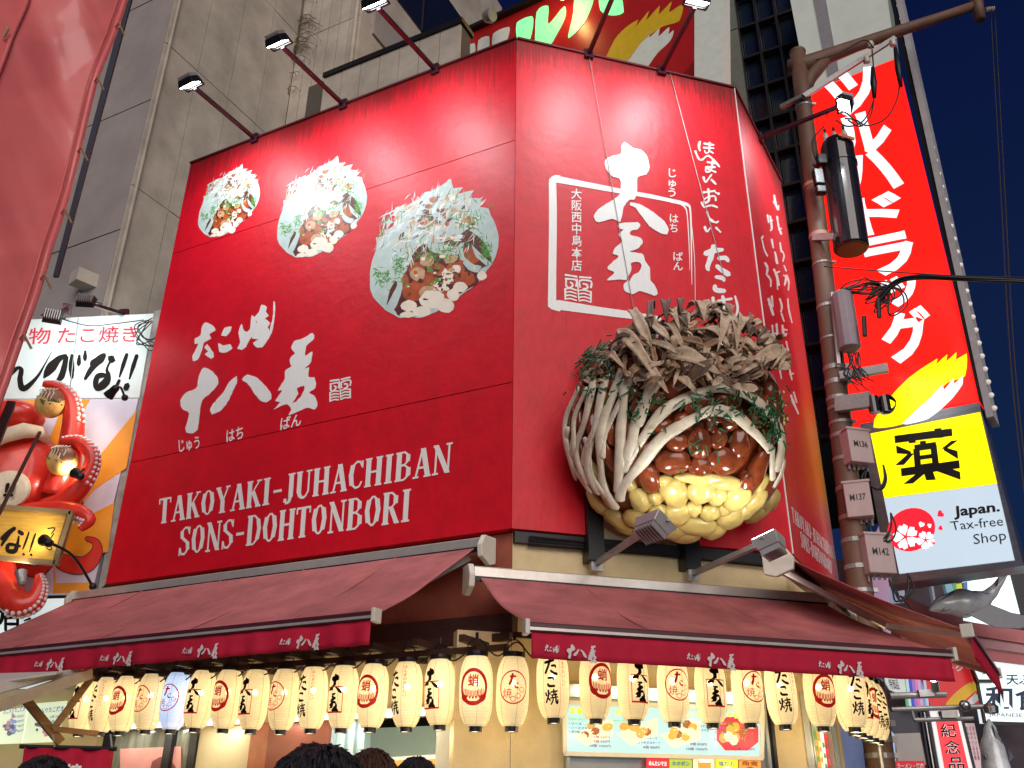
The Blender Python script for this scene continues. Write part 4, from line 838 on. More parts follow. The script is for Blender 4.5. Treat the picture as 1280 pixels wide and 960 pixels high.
mb = MB(); mb.tube([wp(985, 84, 12.1), wp(1005, 82, 12.0), wp(1030, 72, 12.0), wp(1070, 57, 12.05), wp(1120, 40, 12.1), wp(1180, 20, 12.2), wp(1222, 6, 12.25)], [.13, .17, .14, .115, .105, .09, .09], 14); mb.part('main_crossarm', POLE, pole, smooth=True)
mb = MB(); mb.tube([wp(1006, 118, 12.0), wp(1012, 98, 12.0), wp(1030, 76, 12.0)], [.09, .12, .12], 10); mb.part('arm_brace', POLE, pole, smooth=True)
mb = MB(); mb.tube([wp(1219, -8, 12.2), wp(1225, 24, 12.2)], [.11, .10], 12); mb.part('arm_end_cap', POLE, pole, smooth=True)
mb = MB(); mb.beam(wp(976, 134, 12.1), wp(1004, 120, 11.82), .07, .07); mb.beam(wp(1004, 121, 11.80), wp(1118, 48, 12.0), .08, .08); mb.part('steel_brace', GREY, pole)
for x, y in ((1088, 56), (1083, 75), (1116, 54)):
    q = wp(x, y, 11.9); mb = MB(); mb.lathe(q, [(.03, -.07), (.06, -.05), (.035, -.02), (.065, .0), (.035, .03), (.055, .05), (.02, .07)], 12); mb.part('insulator', PORC, pole, smooth=True)
for k in range(5): mb = MB(); mb.lathe(wp(1232 + k * 2.3, 12 - k * .3, 12.2), [(.045, 0), (.045, .012)], 10, axis=V((1, 0, .1))); mb.part('insulator', PORC, pole)
tr = thing('transformer', 'black cylindrical transformer hung on the power pole with three bushings on its lid', 'transformer', wp(1063, 318, 11.75))
TB = mat('black_gloss_enamel', (.012, .011, .014), rough=.22, var=.1, coat=.5)
a = wp(1064.5, 312, 11.75); b = wp(1045, 176, 11.75); ax = (b - a).normalized(); ht = (b - a).length
mb = MB(); mb.lathe(a, [(.24, 0), (.262, .03), (.262, ht * .74), (.275, ht * .745), (.275, ht * .77), (.262, ht * .775), (.262, ht * .93), (.22, ht * .98), (.10, ht)], 28, axis=ax); mb.part('tank', TB, tr, smooth=False)
mb = MB(); mb.lathe(a - ax * .012, [(.215, 0), (.235, .011)], 28, axis=ax); mb.part('tank_underside', mat('red_reflection_base', (.16, .008, .01), rough=.5), tr)  # red reflection on the underside, put into its colour
for i, x in enumerate((1033, 1044, 1056)):
    q = wp(x, 176 - i * 2, 11.7); mb = MB(); mb.lathe(q - Z * .1, [(.05, 0), (.055, .04), (.04, .06), (.055, .09), (.04, .12), (.05, .15), (.02, .26)], 12); mb.part('bushing', PORC, tr, smooth=True)
    mb = MB(); mb.tube([q + Z * .14, q + Z * .24], .022, 8); mb.part('terminal', BLACK, tr)
mb = MB(); mb.beam(wp(1017, 297, 11.9), wp(1043, 296, 11.6), .06, .10); mb.beam(wp(1013, 205, 11.9), wp(1038, 204, 11.7), .06, .06); mb.part('hanger_bracket', GREY, tr)
for x, y, h in ((1027, 200, .2), (1023, 222, .3), (1026, 238, .14)):
    mb = MB(); mb.abox(wp(x, y, 11.6), .16, .12, h); mb.part('fuse_cutout', BLACK, tr, bevel=.02)
mb = MB(); mb.beam(wp(1048, 168, 11.45), wp(1068, 174, 11.45), .02, .05); mb.part('orange_tag', mat('orange_tape', (.6, .12, .03), rough=.6), tr)
def cable(pts, r=.012, label=None, nm='cable', sag=0):
    P = []; n = len(pts)
    for i in range(n - 1):
        a, b, c, d = pts[max(i - 1, 0)], pts[i], pts[i + 1], pts[min(i + 2, n - 1)]
        for j in range(6):
            t = j / 6; P.append(.5 * (2 * b + (c - a) * t + (2 * a - 5 * b + 4 * c - d) * t * t + (3 * b - a - 3 * c + d) * t ** 3) - Z * sag * 4 * ((i + t) / (n - 1)) * (1 - (i + t) / (n - 1)))
    P.append(pts[-1]); mb = MB(); mb.tube(P, r, 6); return mb
for k, pts in enumerate((((1090, 62), (1092, 86), (1093, 120), (1080, 150), (1060, 158), (1045, 150)), ((1118, 60), (1124, 110), (1110, 145), (1085, 157), (1070, 150), (1056, 148)), ((1093, 120), (1088, 145), (1075, 158), (1060, 150)), ((1020, 75), (1050, 66), (1080, 50), (1092, 60)), ((1033, 145), (1040, 136), (1056, 140), (1070, 152), (1078, 158)), ((1030, 158), (1016, 175), (1018, 195), (1024, 205)))):
    cable([wp(x, y, 11.5 + .05 * k) for x, y in pts], .012).part('jumper_cable', WIRE, tr, smooth=True)
for p0, p1 in (((1091, 84), (1093, 122)), ((1119, 60), (1126, 108))):
    mb = MB(); mb.tube([wp(*p0, 11.5), wp((p0[0] + p1[0]) / 2, (p0[1] + p1[1]) / 2, 11.5), wp(*p1, 11.5)], [.03, .055, .03], 10); mb.part('sleeve', WIRE, tr, smooth=True)
# telecom boxes
TBX = mat('pinkish_grey_casing', (.46, .35, .34), rough=.55, var=.06); MAUV = mat('mauve_grey_casing', (.24, .19, .21), rough=.45, var=.08)
def jbox(x0, x1, y0, y1, lab, txt, yaw, Y=11.72, mt=TBX, dep=.26, lean=0.16):
    q = wp((x0 + x1) / 2, (y0 + y1) / 2, Y); t = thing('junction_box', lab, 'junction box', q, 'junction boxes on the power pole')
    k = (q - EYE).dot(FW) / FPX; wd = (x1 - x0) * k; hh = (y1 - y0) * k * 1.1
    fr = Frame(V((q.x, q.y, 0)), V((math.cos(yaw), math.sin(yaw), 0)), V((math.sin(yaw), -math.cos(yaw), 0)))
    mb = MB(); mb.box(fr, -wd / 2, wd / 2, -dep, 0, q.z - hh / 2, q.z + hh / 2); mb.part('casing', mt, t, bevel=.012)
    mb = MB(); mb.box(fr, -wd / 2 - .015, wd / 2 + .015, -dep * .5, .012, q.z + hh / 2 - .02, q.z + hh / 2 + .01); mb.part('lid', mt, t)
    if txt:
        mb = MB(); s = .62; put(mb, flat_text(txt, .01), quadmap(*[fr.W(a * wd * .3, .006, q.z + .02 + b * hh * .09) for a, b in ((-1, 1), (1, 1), (1, -1), (-1, -1))])); mb.part('number_marking', LBK, t)
    for i in range(5):
        mb = MB(); e = fr.W(-wd * .4 + wd * .2 * i, -dep * .5, q.z - hh / 2); mb.tube([e, e - Z * random.uniform(.05, .12)], .018, 6); mb.part('cable_gland', GREY, t)
    for i in range(3):
        e = fr.W(wd * .3, -dep * .4, q.z - hh / 2 - .06); r = random.uniform
        cable([e, e - Z * .15 + fr.d * r(-.1, .1), e - Z * .28 + fr.d * r(.05, .25), e - Z * .12 + fr.d * r(.2, .34), e + Z * .1 + fr.d * .28]).part('loose_cable', WIRE, t, smooth=True)
    mb = MB(); mb.beam(q - fr.n * dep * .6, V((pat(polepx((y0 + y1) / 2)).x, py_, q.z)), .05, .12); mb.part('mount', GREY, t)
    return t
jbox(1060, 1092, 536, 577, 'pale junction box marked M136, topmost of three on the pole', 'M136', .25)
jbox(1057, 1088, 602, 644, 'pale junction box marked M137 with coiled cable, middle of three on the pole', 'M137', -.35)
jbox(1083, 1119, 668, 714, 'pale junction box marked M142, lowest of three on the pole', 'M142', .15)
mc = thing('cable_closure', 'long mauve cable closure with a ladder bracket on the power pole', 'cable closure', wp(1060, 440, 11.7))
mb = MB(); a, b = wp(1063, 438, 11.65), wp(1052, 366, 11.65); mb.lathe(a, [(.10, 0), (.155, .03), (.155, (b - a).length - .04), (.12, (b - a).length)], 10, axis=b - a); mb.part('casing', MAUV, mc, bevel=.01)
mb = MB(); mb.beam(wp(1048, 455, 11.75), wp(1040, 366, 11.75), .05, .05); mb.beam(wp(1051, 462, 11.9), wp(1043, 366, 11.9), .05, .05); mb.part('rail', GREY, mc)
mb = MB(); mb.beam(wp(1050, 470, 11.8), wp(1110, 460, 11.5), .08, .12); mb.part('cross_bracket', GREY, mc)
mb = MB(); mb.beam(wp(1045, 506, 11.8), wp(1088, 500, 11.5), .10, .22); mb.part('lower_bracket', GREY, mc)
for k in range(2): q = wp(1092 + 14 * k, 506, 11.5); mb = MB(); mb.tube([q - Z * .12, q + Z * .12], .075, 12); mb.part('black_canister', TB, mc)
rc = random.Random(11)
for k in range(13):
    cx, cy = rc.uniform(1062, 1095), rc.uniform(352, 372); rx, ry = rc.uniform(10, 32), rc.uniform(8, 34)
    cable([wp(1050, 362, 11.6)] + [wp(cx + 12 + rx * math.cos(a), cy + ry * .7 * math.sin(a) + 4, 11.5 + .03 * (k % 4)) for a in (3.6, 4.6, 5.6, .4, 1.4)] + [wp(1113, 358, 11.5)], .011).part('looped_cable', WIRE, mc, smooth=True)
for p in ((1098, 385), (1080, 408)): mb = MB(); mb.tube([wp(p[0], p[1] - 12, 11.4), wp(p[0] + 1, p[1] + 12, 11.4)], .035, 8); mb.part('splice_sleeve', WIRE, mc)
for k in range(12):
    a = rc.uniform(1058, 1074); cable([wp(a, 440, 11.6), wp(a + rc.uniform(-5, 5), 455, 11.6), wp(a + rc.uniform(-8, 12), 468, 11.6), wp(a + rc.uniform(5, 22), 482 + rc.uniform(-8, 10), 11.6)], .008).part('wire_tail', WIRE, mc)
for k in range(6):
    cable([wp(1108 + 12 * math.cos(a), 505 + 12 * math.sin(a) * (1 - .08 * k), 11.45 + .02 * k) for a in (2.4, 3.6, 4.8, 6.0, 7.2, 8.2)], .008).part('coiled_wire', WIRE, mc)
for k, pts in enumerate((((1098, 372), (1118, 352), (1145, 345), (1200, 347), (1300, 351)), ((1098, 378), (1120, 355), (1150, 348), (1210, 350), (1300, 353)), ((1030, 333), (1090, 338), (1200, 345), (1300, 347)))):
    cable([wp(x, y, 11.5 - .2 * i) for i, (x, y) in enumerate(pts)], .022 if k < 2 else .009).solo('overhead_cable', ('thick black cable running right from the looped cables on the pole', 'black cable just under the thickest one, running right from the pole', 'thin wire running right above the thick cables from the pole')[k], 'cable', WIRE, wp(*pts[0], 11.5), smooth=True)
for k, x in enumerate((0, 5)):
    cable([wp(1238 + x, 8, 12.2), wp(1250 + x, 220, 12.0), wp(1264 + x, 460, 11.8), wp(1290 + x, 700, 11.6)], .010).solo('hanging_wire', ('left of two thin wires descending from the crossarm end into the night sky', 'right of two thin wires descending from the crossarm end into the night sky')[k], 'wire', WIRE, wp(1238, 8, 12.2), smooth=True)
#%%PART4
# ================================================================== SHOP WALLS UNDER THE SIGN
sb = thing('takoyaki_shop', 'corner takoyaki shop front with cream walls and lit openings beneath the lanterns', 'shop', (K.x, K.y, 0))
zb0 = A.L(A.P(560, 772, 0))[2]; zb1 = A.L(A.P(560, 801, 0))[2]
def up_wall(fr, u0, u1, z0, z1, o, t, m0, m1, mt, nm): panel(fr, u0, u1, z0, z1, t, m0, m1, o=o).part(nm, mt, sb)
sh = .12 * MT
up_wall(A, sh + .001, LA + .15, zb0 - .02, 4.40, -.12, .3, MT, 0, TINTED, 'upper_wall')
up_wall(B, sh, LB - sh, 2.0, 5.3, -.12, .3, MT, MT, CREAM, 'upper_wall')
up_wall(C, sh + .001, LC, 2.9, 4.40, -.12, .3, MT, 0, CREAM, 'upper_wall')
mb = MB(); mb.box(A, .0, LA, -.30, -.04, zb1, zb0); mb.part('fascia_beam', DARKW, sb)
mb = MB(); mb.box(A, .0, LA, -.04, .02, zb1 - .05, zb1 + .03); mb.part('beam_moulding', DARKW, sb)
AW = mat('honey_timber', (.34, .17, .05), rough=.5, var=.3, vs=3, stretch=(1, 1, 8))
for i in range(11):
    u = .25 + i * .53; mb = MB(); mb.box(A, u - .03, u + .03, -.5, .55, zb1 - .13, zb1 - .06); mb.part('lantern_bracket', DARKW, sb)
mb = MB(); mb.box(A, -.1, LA, .22, .28, zb1 - .19, zb1 - .13); mb.part('lantern_rail', DARKW, sb)
mb = MB(); mb.box(B, -.1, LB + .2, .40, .45, 3.20, 3.25); mb.part('lantern_rail', DARKW, sb)
mb = MB(); mb.box(C, -.3, 2.0, .40, .45, 3.20, 3.25); mb.part('lantern_rail', DARKW, sb)
# dark gap and pipework between the sign and the wall on the chamfer
mb = MB(); mb.box(B, .05, LB - .05, -.12, -.04, 4.28, 4.40); mb.part('shadow_gap', BLACK, sb)
for k in range(3): mb = MB(); mb.tube([B.W(.2, -.06 + .03 * k, 4.26 + .04 * k), B.W(1.6, -.05, 4.27 + .03 * k), B.W(3.2, -.06, 4.25 + .04 * k)], .012, 6); mb.part('conduit', BLACK, sb)
for u in (.92, 2.05): mb = MB(); mb.box(B, u - .09, u + .09, -.10, .10, 4.12, 4.9); mb.part('hanger_bracket', BLACK, sb)
ZL = A.L(A.P(350, 903, -.5))[2]
def seg(fr, x0, x1, off, mt, nm, z0=0, z1=ZL, t=.12, y=930):
    a = fr.L(fr.P(x0, y, off))[0]; b = fr.L(fr.P(x1, y, off))[0]; mb = MB(); mb.box(fr, min(a, b), max(a, b), off - t, off, z0, z1); return mb.part(nm, mt, sb)
# long side, set back
seg(A, 60, 567, -.5, CREAM, 'lower_wall', ZL, zb1 + .1)
seg(A, 245, 312, -.5, CREAM2, 'cream_panel'); seg(A, 312, 334, -.44, mat('orange_brown_tile', (.38, .12, .05), rough=.4, var=.2), 'pillar_side'); seg(A, 334, 409, -.42, BROWNP, 'pillar')
LB_ = mat('pale_blue_frame', (.42, .52, .55), rough=.4, metal=.3)
for x in (411, 424, 436): seg(A, x, x + 6, -.48, LB_, 'window_frame')
seg(A, 409, 455, -.53, mat('pale_teal_glass', (.35, .48, .46), rough=.2, emis=.25, var=.15), 'side_window')
seg(A, 455, 545, -1.5, mat('mint_back_wall', (.50, .60, .44), rough=.7, emis=.22, var=.05), 'interior_wall')
seg(A, 545, 567, -.47, IVORY, 'door_frame')
seg(A, 60, 128, -.5, CREAM2, 'cream_panel')
for x in (128, 205, 236): seg(A, x, x + 9, -.46, BLACK, 'dark_window_frame')
seg(A, 137, 236, -.54, mat('reflecting_shop_glass', (.16, .15, .11), rough=.15, var=.5, vs=2, stretch=(6, 6, .6), spec=.7, emis=.10), 'shop_glass')
mb = MB(); mb.slab([A.P(x, y, -.52) for x, y in ((150, 936), (226, 933), (226, 1000), (150, 1000))], -nA * .01); mb.part('window_poster', mat('pink_poster', (.55, .24, .20), rough=.4, emis=.15, var=.1), sb)
mb = MB(); mb.slab([A.P(x, y, -.515) for x, y in ((186, 970), (190, 952), (200, 946), (212, 948), (220, 960), (222, 985), (186, 990))], -nA * .004); mb.part('poster_print', mat('poster_hair_brown', (.20, .05, .05), rough=.5), sb)
TUBE = mat('fluorescent_tube_lit', (1, 1, 1), emis=6, ecol=(.92, 1, .96), var=0)
for x0, x1 in ((140, 178), (185, 226), (255, 300), (345, 400), (408, 450), (480, 540)):
    a = A.L(A.P(x0, 902, -.38))[0]; b = A.L(A.P(x1, 898, -.38))[0]; z = ZL + .02
    mb = MB(); mb.tube([A.W(a, -.36, z), A.W(b, -.36, z)], .022, 8); mb.part('fluorescent_tube', TUBE, sb); light('AREA', A.W((a + b) / 2, -.32, z - .04), 2.5, (.92, 1, .93), sb, shape='RECTANGLE', size=abs(a - b), size_y=.05)
    mb = MB(); mb.box(A, min(a, b) - .05, max(a, b) + .05, -.49, -.39, z - .03, z + .06); mb.part('tube_fitting', IVORY, sb)
# chamfered side
ux = lambda x, y=930, o=-.12: B.L(B.P(x, y, o))[0]
def bseg(x0, x1, z0, z1, mt, nm, o=-.12, t=.12, y=930):
    mb = MB(); mb.box(B, ux(x0, y, o), ux(x1, y, o), o - t, o, z0, z1); return mb.part(nm, mt, sb)
mb = MB(); mb.box(B, ux(567), sh - .004, -.30, -.123, 0, zb1 + .05); mb.part('lower_wall', CREAM, sb)
ZW = B.L(B.P(820, 866, -.12))[2]
bseg(638, 704, 0, 1.995, CREAM, 'lower_wall'); bseg(958, 999, 0, 1.995, CREAM, 'corner_pillar')
B2 = 1.995
bseg(567, 704, 0, 2.0, CREAM, 'lower_wall', o=-.124) if False else None
# kitchen opening with lit menu board and row of posters
mb = MB(); mb.box(B, ux(704), ux(958), -.11, -.05, B2, ZW); 
ALU = mat('grey_window_aluminium', (.36, .38, .38), rough=.35, metal=.6, var=.08)
mb.part('window_backing', ALU, sb)
a0, a1 = ux(706, 910, -.02), ux(952, 910, -.02)
mb = MB(); mb.tube([B.W(a0 + .1, .02, ZW - .03), B.W(a1 - .1, .02, ZW - .03)], .025, 8); mb.part('fluorescent_tube', TUBE, sb); light('AREA', B.W((a0 + a1) / 2, .06, ZW - .07), 1.2, (.9, 1, .95), sb, shape='RECTANGLE', size=abs(a1 - a0), size_y=.05)
mb = MB(); mb.box(B, a0, a1, -.049, -.0, ZW - .09, ZW + .03); mb.part('tube_fitting', IVORY, sb)
for x in (706, 954, 962): mb = MB(); q = ux(x, 910, -.02); mb.box(B, q, q + .035, -.05, .02, .9, ZW + .04); mb.part('window_frame', ALU if x != 962 else BLACK, sb)
mnu = thing('menu_board', 'long pale blue lit menu board with dishes and prices behind the front lanterns', 'menu board', B.P(828, 945, .03))
MBL = mat('lit_menu_blue', (.22, .36, .38), rough=.35, emis=.44, ecol=(.52, .90, .95), var=.04)
def bp(x, y, o=.03): return B.P(x, y, o)
fpoly(B, [(706, 880), (952, 888), (951, 946), (707, 940)], .03, .06).part('lit_panel', MBL, mnu)
mb = MB()
for p, q in (((704, 878), (954, 886)), ((953, 948), (705, 942)), ((705, 878), (706, 942)), ((953, 886), (952, 948))): mb.beam(bp(*p, .035), bp(*q, .035), .04, .03, up=nB)
mb.part('frame', IVORY, mnu)
MT_ = {k: mat('menu_' + k, c, rough=.4, emis=e, var=.0) for k, c, e in (('yellow', (.85, .85, .02), .6), ('green', (.10, .45, .12), .3), ('purple', (.16, .03, .22), .1), ('blue', (.03, .12, .45), .25), ('orange', (.75, .30, .05), .4), ('brown', (.30, .07, .02), .2), ('cream', (.85, .75, .45), .5), ('red', (.7, .02, .04), .4), ('leaf', (.08, .28, .05), .3), ('white', (.85, .9, .9), .6))}
MM = list(MT_.values()); MI = {k: i for i, k in enumerate(MT_)}
rm = random.Random(21)
def dish(cx, cy, rx, ry, top, tilt, red=False):
    L = []
    rot = lambda p: [(cx + (x - cx) * math.cos(tilt) + (y - cy) * math.sin(tilt), cy - (x - cx) * math.sin(tilt) + (y - cy) * math.cos(tilt)) for x, y in p]
    g = lambda x, y, a, b, n=10: [(x + a * math.cos(2 * PI * i / n), y + b * math.sin(2 * PI * i / n)) for i in range(n)]
    if red: L.append((rot([(cx - rx, cy - ry * .5), (cx - rx * .5, cy - ry), (cx + rx * .6, cy - ry), (cx + rx, cy - ry * .4), (cx + rx, cy + ry * .5), (cx + rx * .5, cy + ry), (cx - rx * .6, cy + ry), (cx - rx, cy + ry * .4)]), 'red'))
    else: L.append((rot([(cx - rx, cy - ry * .2), (cx + rx, cy - ry * .3), (cx + rx * .7, cy + ry), (cx - rx * .6, cy + ry)]), 'cream'))
    for k in range(9): L.append((rot(g(cx + rm.uniform(-.7, .7) * rx, cy + rm.uniform(-.6, .5) * ry, rx * .22, ry * .32, 7)), rm.choice(('orange', 'cream', 'brown', 'orange'))))
    for k in range(34):
        x, y = cx + rm.gauss(0, .42) * rx, cy - ry * .25 + rm.gauss(0, .4) * ry; a = rm.uniform(0, PI); l = rm.uniform(1.2, 3)
        L.append(([(x, y), (x + l * math.cos(a), y + l * math.sin(a)), (x + l * math.cos(a) + .4, y + l * math.sin(a) + .5), (x + .4, y + .5)], rm.choice(top)))
    vs, fs, ly = union([p for p, _ in L]); mb = MB(); mb.v = [tuple(bp(x, y, .036)) for x, y in vs]
    for f, l in zip(fs, ly): mb.f.append(f); mb.m.append(MI[L[l][1]])
    mb.part('dish_photo', MM, mnu)
dish(742, 912, 27, 16, ('brown', 'cream', 'orange', 'brown', 'white'), .35); dish(798, 911, 27, 16, ('leaf', 'green', 'leaf', 'white'), .35); dish(852, 914, 27, 17, ('leaf', 'cream', 'orange', 'leaf'), .3); dish(922, 917, 26, 21, ('leaf', 'green', 'cream'), .0, True)
def mtxt(s, x0, y0, x1, y1, col, bold=.02, root=None, fr=B, off=.042, mats=None):
    sl = .035 if fr is B else 0
    mb = MB(); text(mb, s, fr, [(x0, y0), (x1, y0 + sl * (x1 - x0)), (x1, y1 + sl * (x1 - x0)), (x0, y1)], off=off, bold=bold); mb.part('menu_lettering', mats or MT_[col], root or mnu)
for s, x in (('定番', 712), ('ねぎ', 769), ('ピリ辛ハーフ', 843), ('特盛セット', 902)): mtxt(s, x, 884 + (x - 706) * .03, x + (17 if len(s) < 3 else 34), 892 + (x - 706) * .03, 'yellow', .04)
for x, y in ((711, 897), (765, 899), (840, 901), (898, 903)): mtxt('Regular Sauce', x, y, x + 20, y + 3, 'green', .0)
for i, s in enumerate(('・ソース', '・ソースマヨネーズ', '・醤油')): mtxt(s, 711, 903 + i * 5, 711 + (16, 36, 14)[i], 906 + i * 5, 'blue', .03)
for x, y in ((790, 920), (794, 926), (868, 906), (870, 911), (892, 908), (893, 914), (893, 922)): mtxt('しょうゆマヨネーズ' if y > 915 else 'ソースマヨ', x, y, x + (32 if y > 915 else 16), y + 3.2, 'blue', .03)
for s, x, y in (('6個 630円', 742, 919), ('8個 820円', 742, 924.5), ('10個 1000円', 737, 930), ('8個 980円', 804, 932), ('8個 820円', 863, 928), ('10個 1000円', 858, 934), ('15個 1400円', 917, 934)): mtxt(s, x, y, x + len(s) * 2.9, y + 3.6, 'purple', .015)
for k, (x0, x1, c, s, tc) in enumerate(((808, 836, 'red', 'めんたいマヨ', 'white'), (837, 865, 'green', 'ネギポン', 'blue'), (867, 893, 'cream', '', 'orange'), (895, 922, 'yellow', '塩だれ', 'blue'), (924, 951, 'orange', '角煮', 'brown'))):
    lab = ('red sauce poster', 'green leek poster', 'beer glass poster', 'yellow poster', 'orange poster')[k]
    pt = thing('poster', lab + ' in the row under the lit menu board', 'poster', bp((x0 + x1) / 2, 975, .0), 'posters under the menu board')
    fpoly(B, [(x0, 944 + k * .8), (x1, 945 + k * .8), (x1, 985), (x0, 984)], .035, .01).part('sheet', MT_[c] if k != 1 else mat('lime_print', (.40, .55, .05), emis=.3, var=0), pt)
    if s: mtxt(s, x0 + 3, 951, x1 - 3, 957, tc, .02, pt, B, .04)
    if k == 2: printed(B, [(873, 962), (872, 949), (875, 944.5), (886, 944.5), (889, 949), (888, 975), (874, 975)], .04, MT_['orange'], pt, 'beer_print', .1, 30); printed(B, [(873, 949), (876, 946), (886, 946), (889, 949), (888, 953), (874, 953)], .044, MT_['white'], pt, 'foam_print', .1, 30)
    if k >= 3: printed(B, blob((x0 + x1) / 2, 964, 7, 6, 9), .038, MT_['brown' if k == 4 else 'white'], pt, 'dish_print', .1, 30)
mb = MB(); mb.box(B, ux(706), ux(958), -.9, -.8, 0, 2.0); mb.part('kitchen_wall', mat('teal_lit_interior', (.25, .40, .40), rough=.5, emis=.22, var=.2, vs=2), sb)
# narrow side past the chamfer: glazing with food posters, end pillar
mb = MB(); mb.box(C, 0.06, 1.35, -.16, -.12, 0, 2.9); mb.part('side_glazing', mat('lit_side_glass', (.35, .48, .50), rough=.25, emis=.18, var=.3, vs=2), sb)
for u in (.03, .12, 1.05, 1.35): mb = MB(); mb.box(C, u, u + .05, -.12, -.06, 0, 2.9); mb.part('window_frame', ALU, sb)
for k, cl in enumerate(('cream', 'leaf', 'orange', 'white', 'red')):
    mb = MB(); mb.box(C, .22 + k * .165, .37 + k * .165, -.118, -.11, 1.4, 2.55); mb.part('food_strip_poster', MT_[cl], sb)
    mb = MB()
    for j in range(9): z = 1.5 + j * .11; mb.hexa([C.W(.24 + k * .165 + a, b_, z + c_) for a, b_, c_ in ((0, -.105, 0), (.11, -.105, .02), (.11, -.109, .02), (0, -.109, 0), (.02, -.105, .07), (.09, -.105, .06), (.09, -.109, .06), (.02, -.109, .07))], 0)
    mb.part('food_print', MT_[('brown', 'orange', 'cream', 'leaf', 'brown')[k]], sb, kind='stuff')
mb = MB(); mb.box(C, 1.40, 1.75, -.3, -.10, 0, 2.95); mb.part('end_pillar', CREAM, sb)
# ================================================================== AWNINGS
SLV = mat('silver_awning_rail', (.60, .56, .50), rough=.3, metal=.5, var=.1)
def awning(fr, u0, u1, zw, zf, of, lab, vh, zc, ridge=7, arms=2, sgn=1, logos=(), wav=.012, seams=(), end_lo=True):
    t = thing('awning', lab, 'awning', fr.W((u0 + u1) / 2, 0, zw), 'burgundy awnings of the takoyaki shop')
    rows = []; n = 80; m_ = 16
    for i in range(m_ + 1):
        v = i / m_; r = []
        for j in range(n + 1):
            u = u0 + (u1 - u0) * j / n; o = .16 + (of - .16) * v; z = zw + (zf - zw) * v - .05 * math.sin(PI * v) + (.010 * math.sin(u * 5 + v * 3) + .03 * noise.noise(V((u * 1.1, v * 2.5, zw)))) * math.sin(PI * v)
            r.append(fr.W(u, o, z))
        rows.append(r)
    mb = MB(); mb.grid(rows)
    canopy = mb.part('canopy', AWN, t, smooth=True, thick=.008)
    for u in seams:
        pts = [fr.W(u, .16 + (of - .16) * v, zw + (zf - zw) * v - .05 * math.sin(PI * v) + .006) for v in (0, .25, .5, .75, 1)]
        mb = MB(); mb.tube(pts, .006, 4); mb.part('seam', AWN, t)
    mb = MB(); mb.box(fr, u0 - .07, u1 + .03, .02, .20, zc, zc + .13); mb.part('cassette', SLV, t, bevel=.015)
    mb = MB(); mb.box(fr, u0 - .07, u1 + .03, .20, .225, zc - .03, zc + .02); mb.part('cassette_lip', BLACK, t)
    for u in ((u0 - .13, u0 - .07), (u1 + .03, u1 + .09)):
        mb = MB(); mb.slab([fr.W(u[0], o, z) for o, z in ((-.02, zc + .16), (.22, zc + .14), (.30, zc + .02), (.28, zc - .10), (.10, zc - .16), (-.02, zc - .12))], fr.d * (u[1] - u[0])); mb.part('end_cap', IVORY, t, bevel=.01)
    mb = MB(); mb.box(fr, u0 - .02, u1 + .02, of - .02, of + .05, zf - .05, zf + .03); mb.part('front_bar', BARM if sgn > 0 else SLV, t, bevel=.01)
    mb = MB(); mb.box(fr, u0 - .02, u1 + .02, of + .051, of + .062, zf - .035, zf - .012); mb.part('bar_trim', SLV, t)
    for u in (u0 - .06, u1 + .02): mb = MB(); mb.box(fr, u, u + .04, of - .04, of + .07, zf - .07, zf + .05); mb.part('bar_end', IVORY, t, bevel=.008)
    rows = []
    for i in range(5):
        v = i / 4; rows.append([fr.W(u0 + (u1 - u0) * j / 120, of + .03 + wav * (.3 + v) * math.sin(j * .9 + 2 * math.sin(j * .21)) * (1 + .5 * math.sin(j * .13)), zf - .05 - vh * v) for j in range(121)])
    mb = MB(); mb.grid(rows); mb.part('valance', VAL, t, smooth=True, thick=.005)
    for ua, ub in ((u0 + .12, .0), (u1 - .12, .0)):
        s = 1 if ua < (u0 + u1) / 2 else -1
        el = fr.W(ua + s * .55, .95, (zw + zf) / 2 - .22); mb = MB(); mb.beam(fr.W(ua, .12, zc - .06), el, .05, .06); mb.part('folding_arm', SLV, t)
        mb = MB(); mb.beam(el, fr.W(ua, of - .04, zf - .02), .04, .05); mb.part('folding_arm', SLV, t)
    vs, fs = LOGO
    for x, y in logos:
        p = fr.L(fr.P(x, y, of + .06)); s = .088
        n0 = len(LOGO_TAK[0]); V3 = [tuple(fr.W(p[0] + (1 if fr is not A else -1) * (vx - .55) * s, of + .036 + wav * 1.7 + .006, zf - .05 - vh * .5 + (vy - .62) * s)) for vx, vy in vs]
        for first in (True, False):
          mb = MB(); mb.v = V3[:n0] if first else V3[n0:]; mb.f = [tuple(k - (0 if first else n0) for k in q) for q in fs if (q[0] < n0) == first]; mb.m = [0] * len(mb.f)
          mb.part('valance_lettering', mat('valance_print_white', (.66, .58, .58), rough=.7), t)
    return t
awning(A, .32, 6.35, 4.22, 3.17, 1.93, 'burgundy awning over the long side of the shop, with four printed names', .20, 4.17, logos=((63, 831), (147, 821), (253, 808), (377, 797)), wav=.014, seams=(1.3, 2.55, 3.8, 5.1), sgn=1)
awning(B, -.38, 3.55, 3.83, 3.01, 1.95, 'burgundy awning over the chamfered shop corner, with three printed names', .20, 3.80, logos=((716, 804), (891, 818), (1053, 828)), wav=.006, seams=(.72, 2.2))
awning(C, -1.15, 1.68, 4.10, 3.21, 1.72, 'burgundy awning seen end on at the narrow side, beside the power pole', .20, 4.02, wav=.006, seams=(.3,))
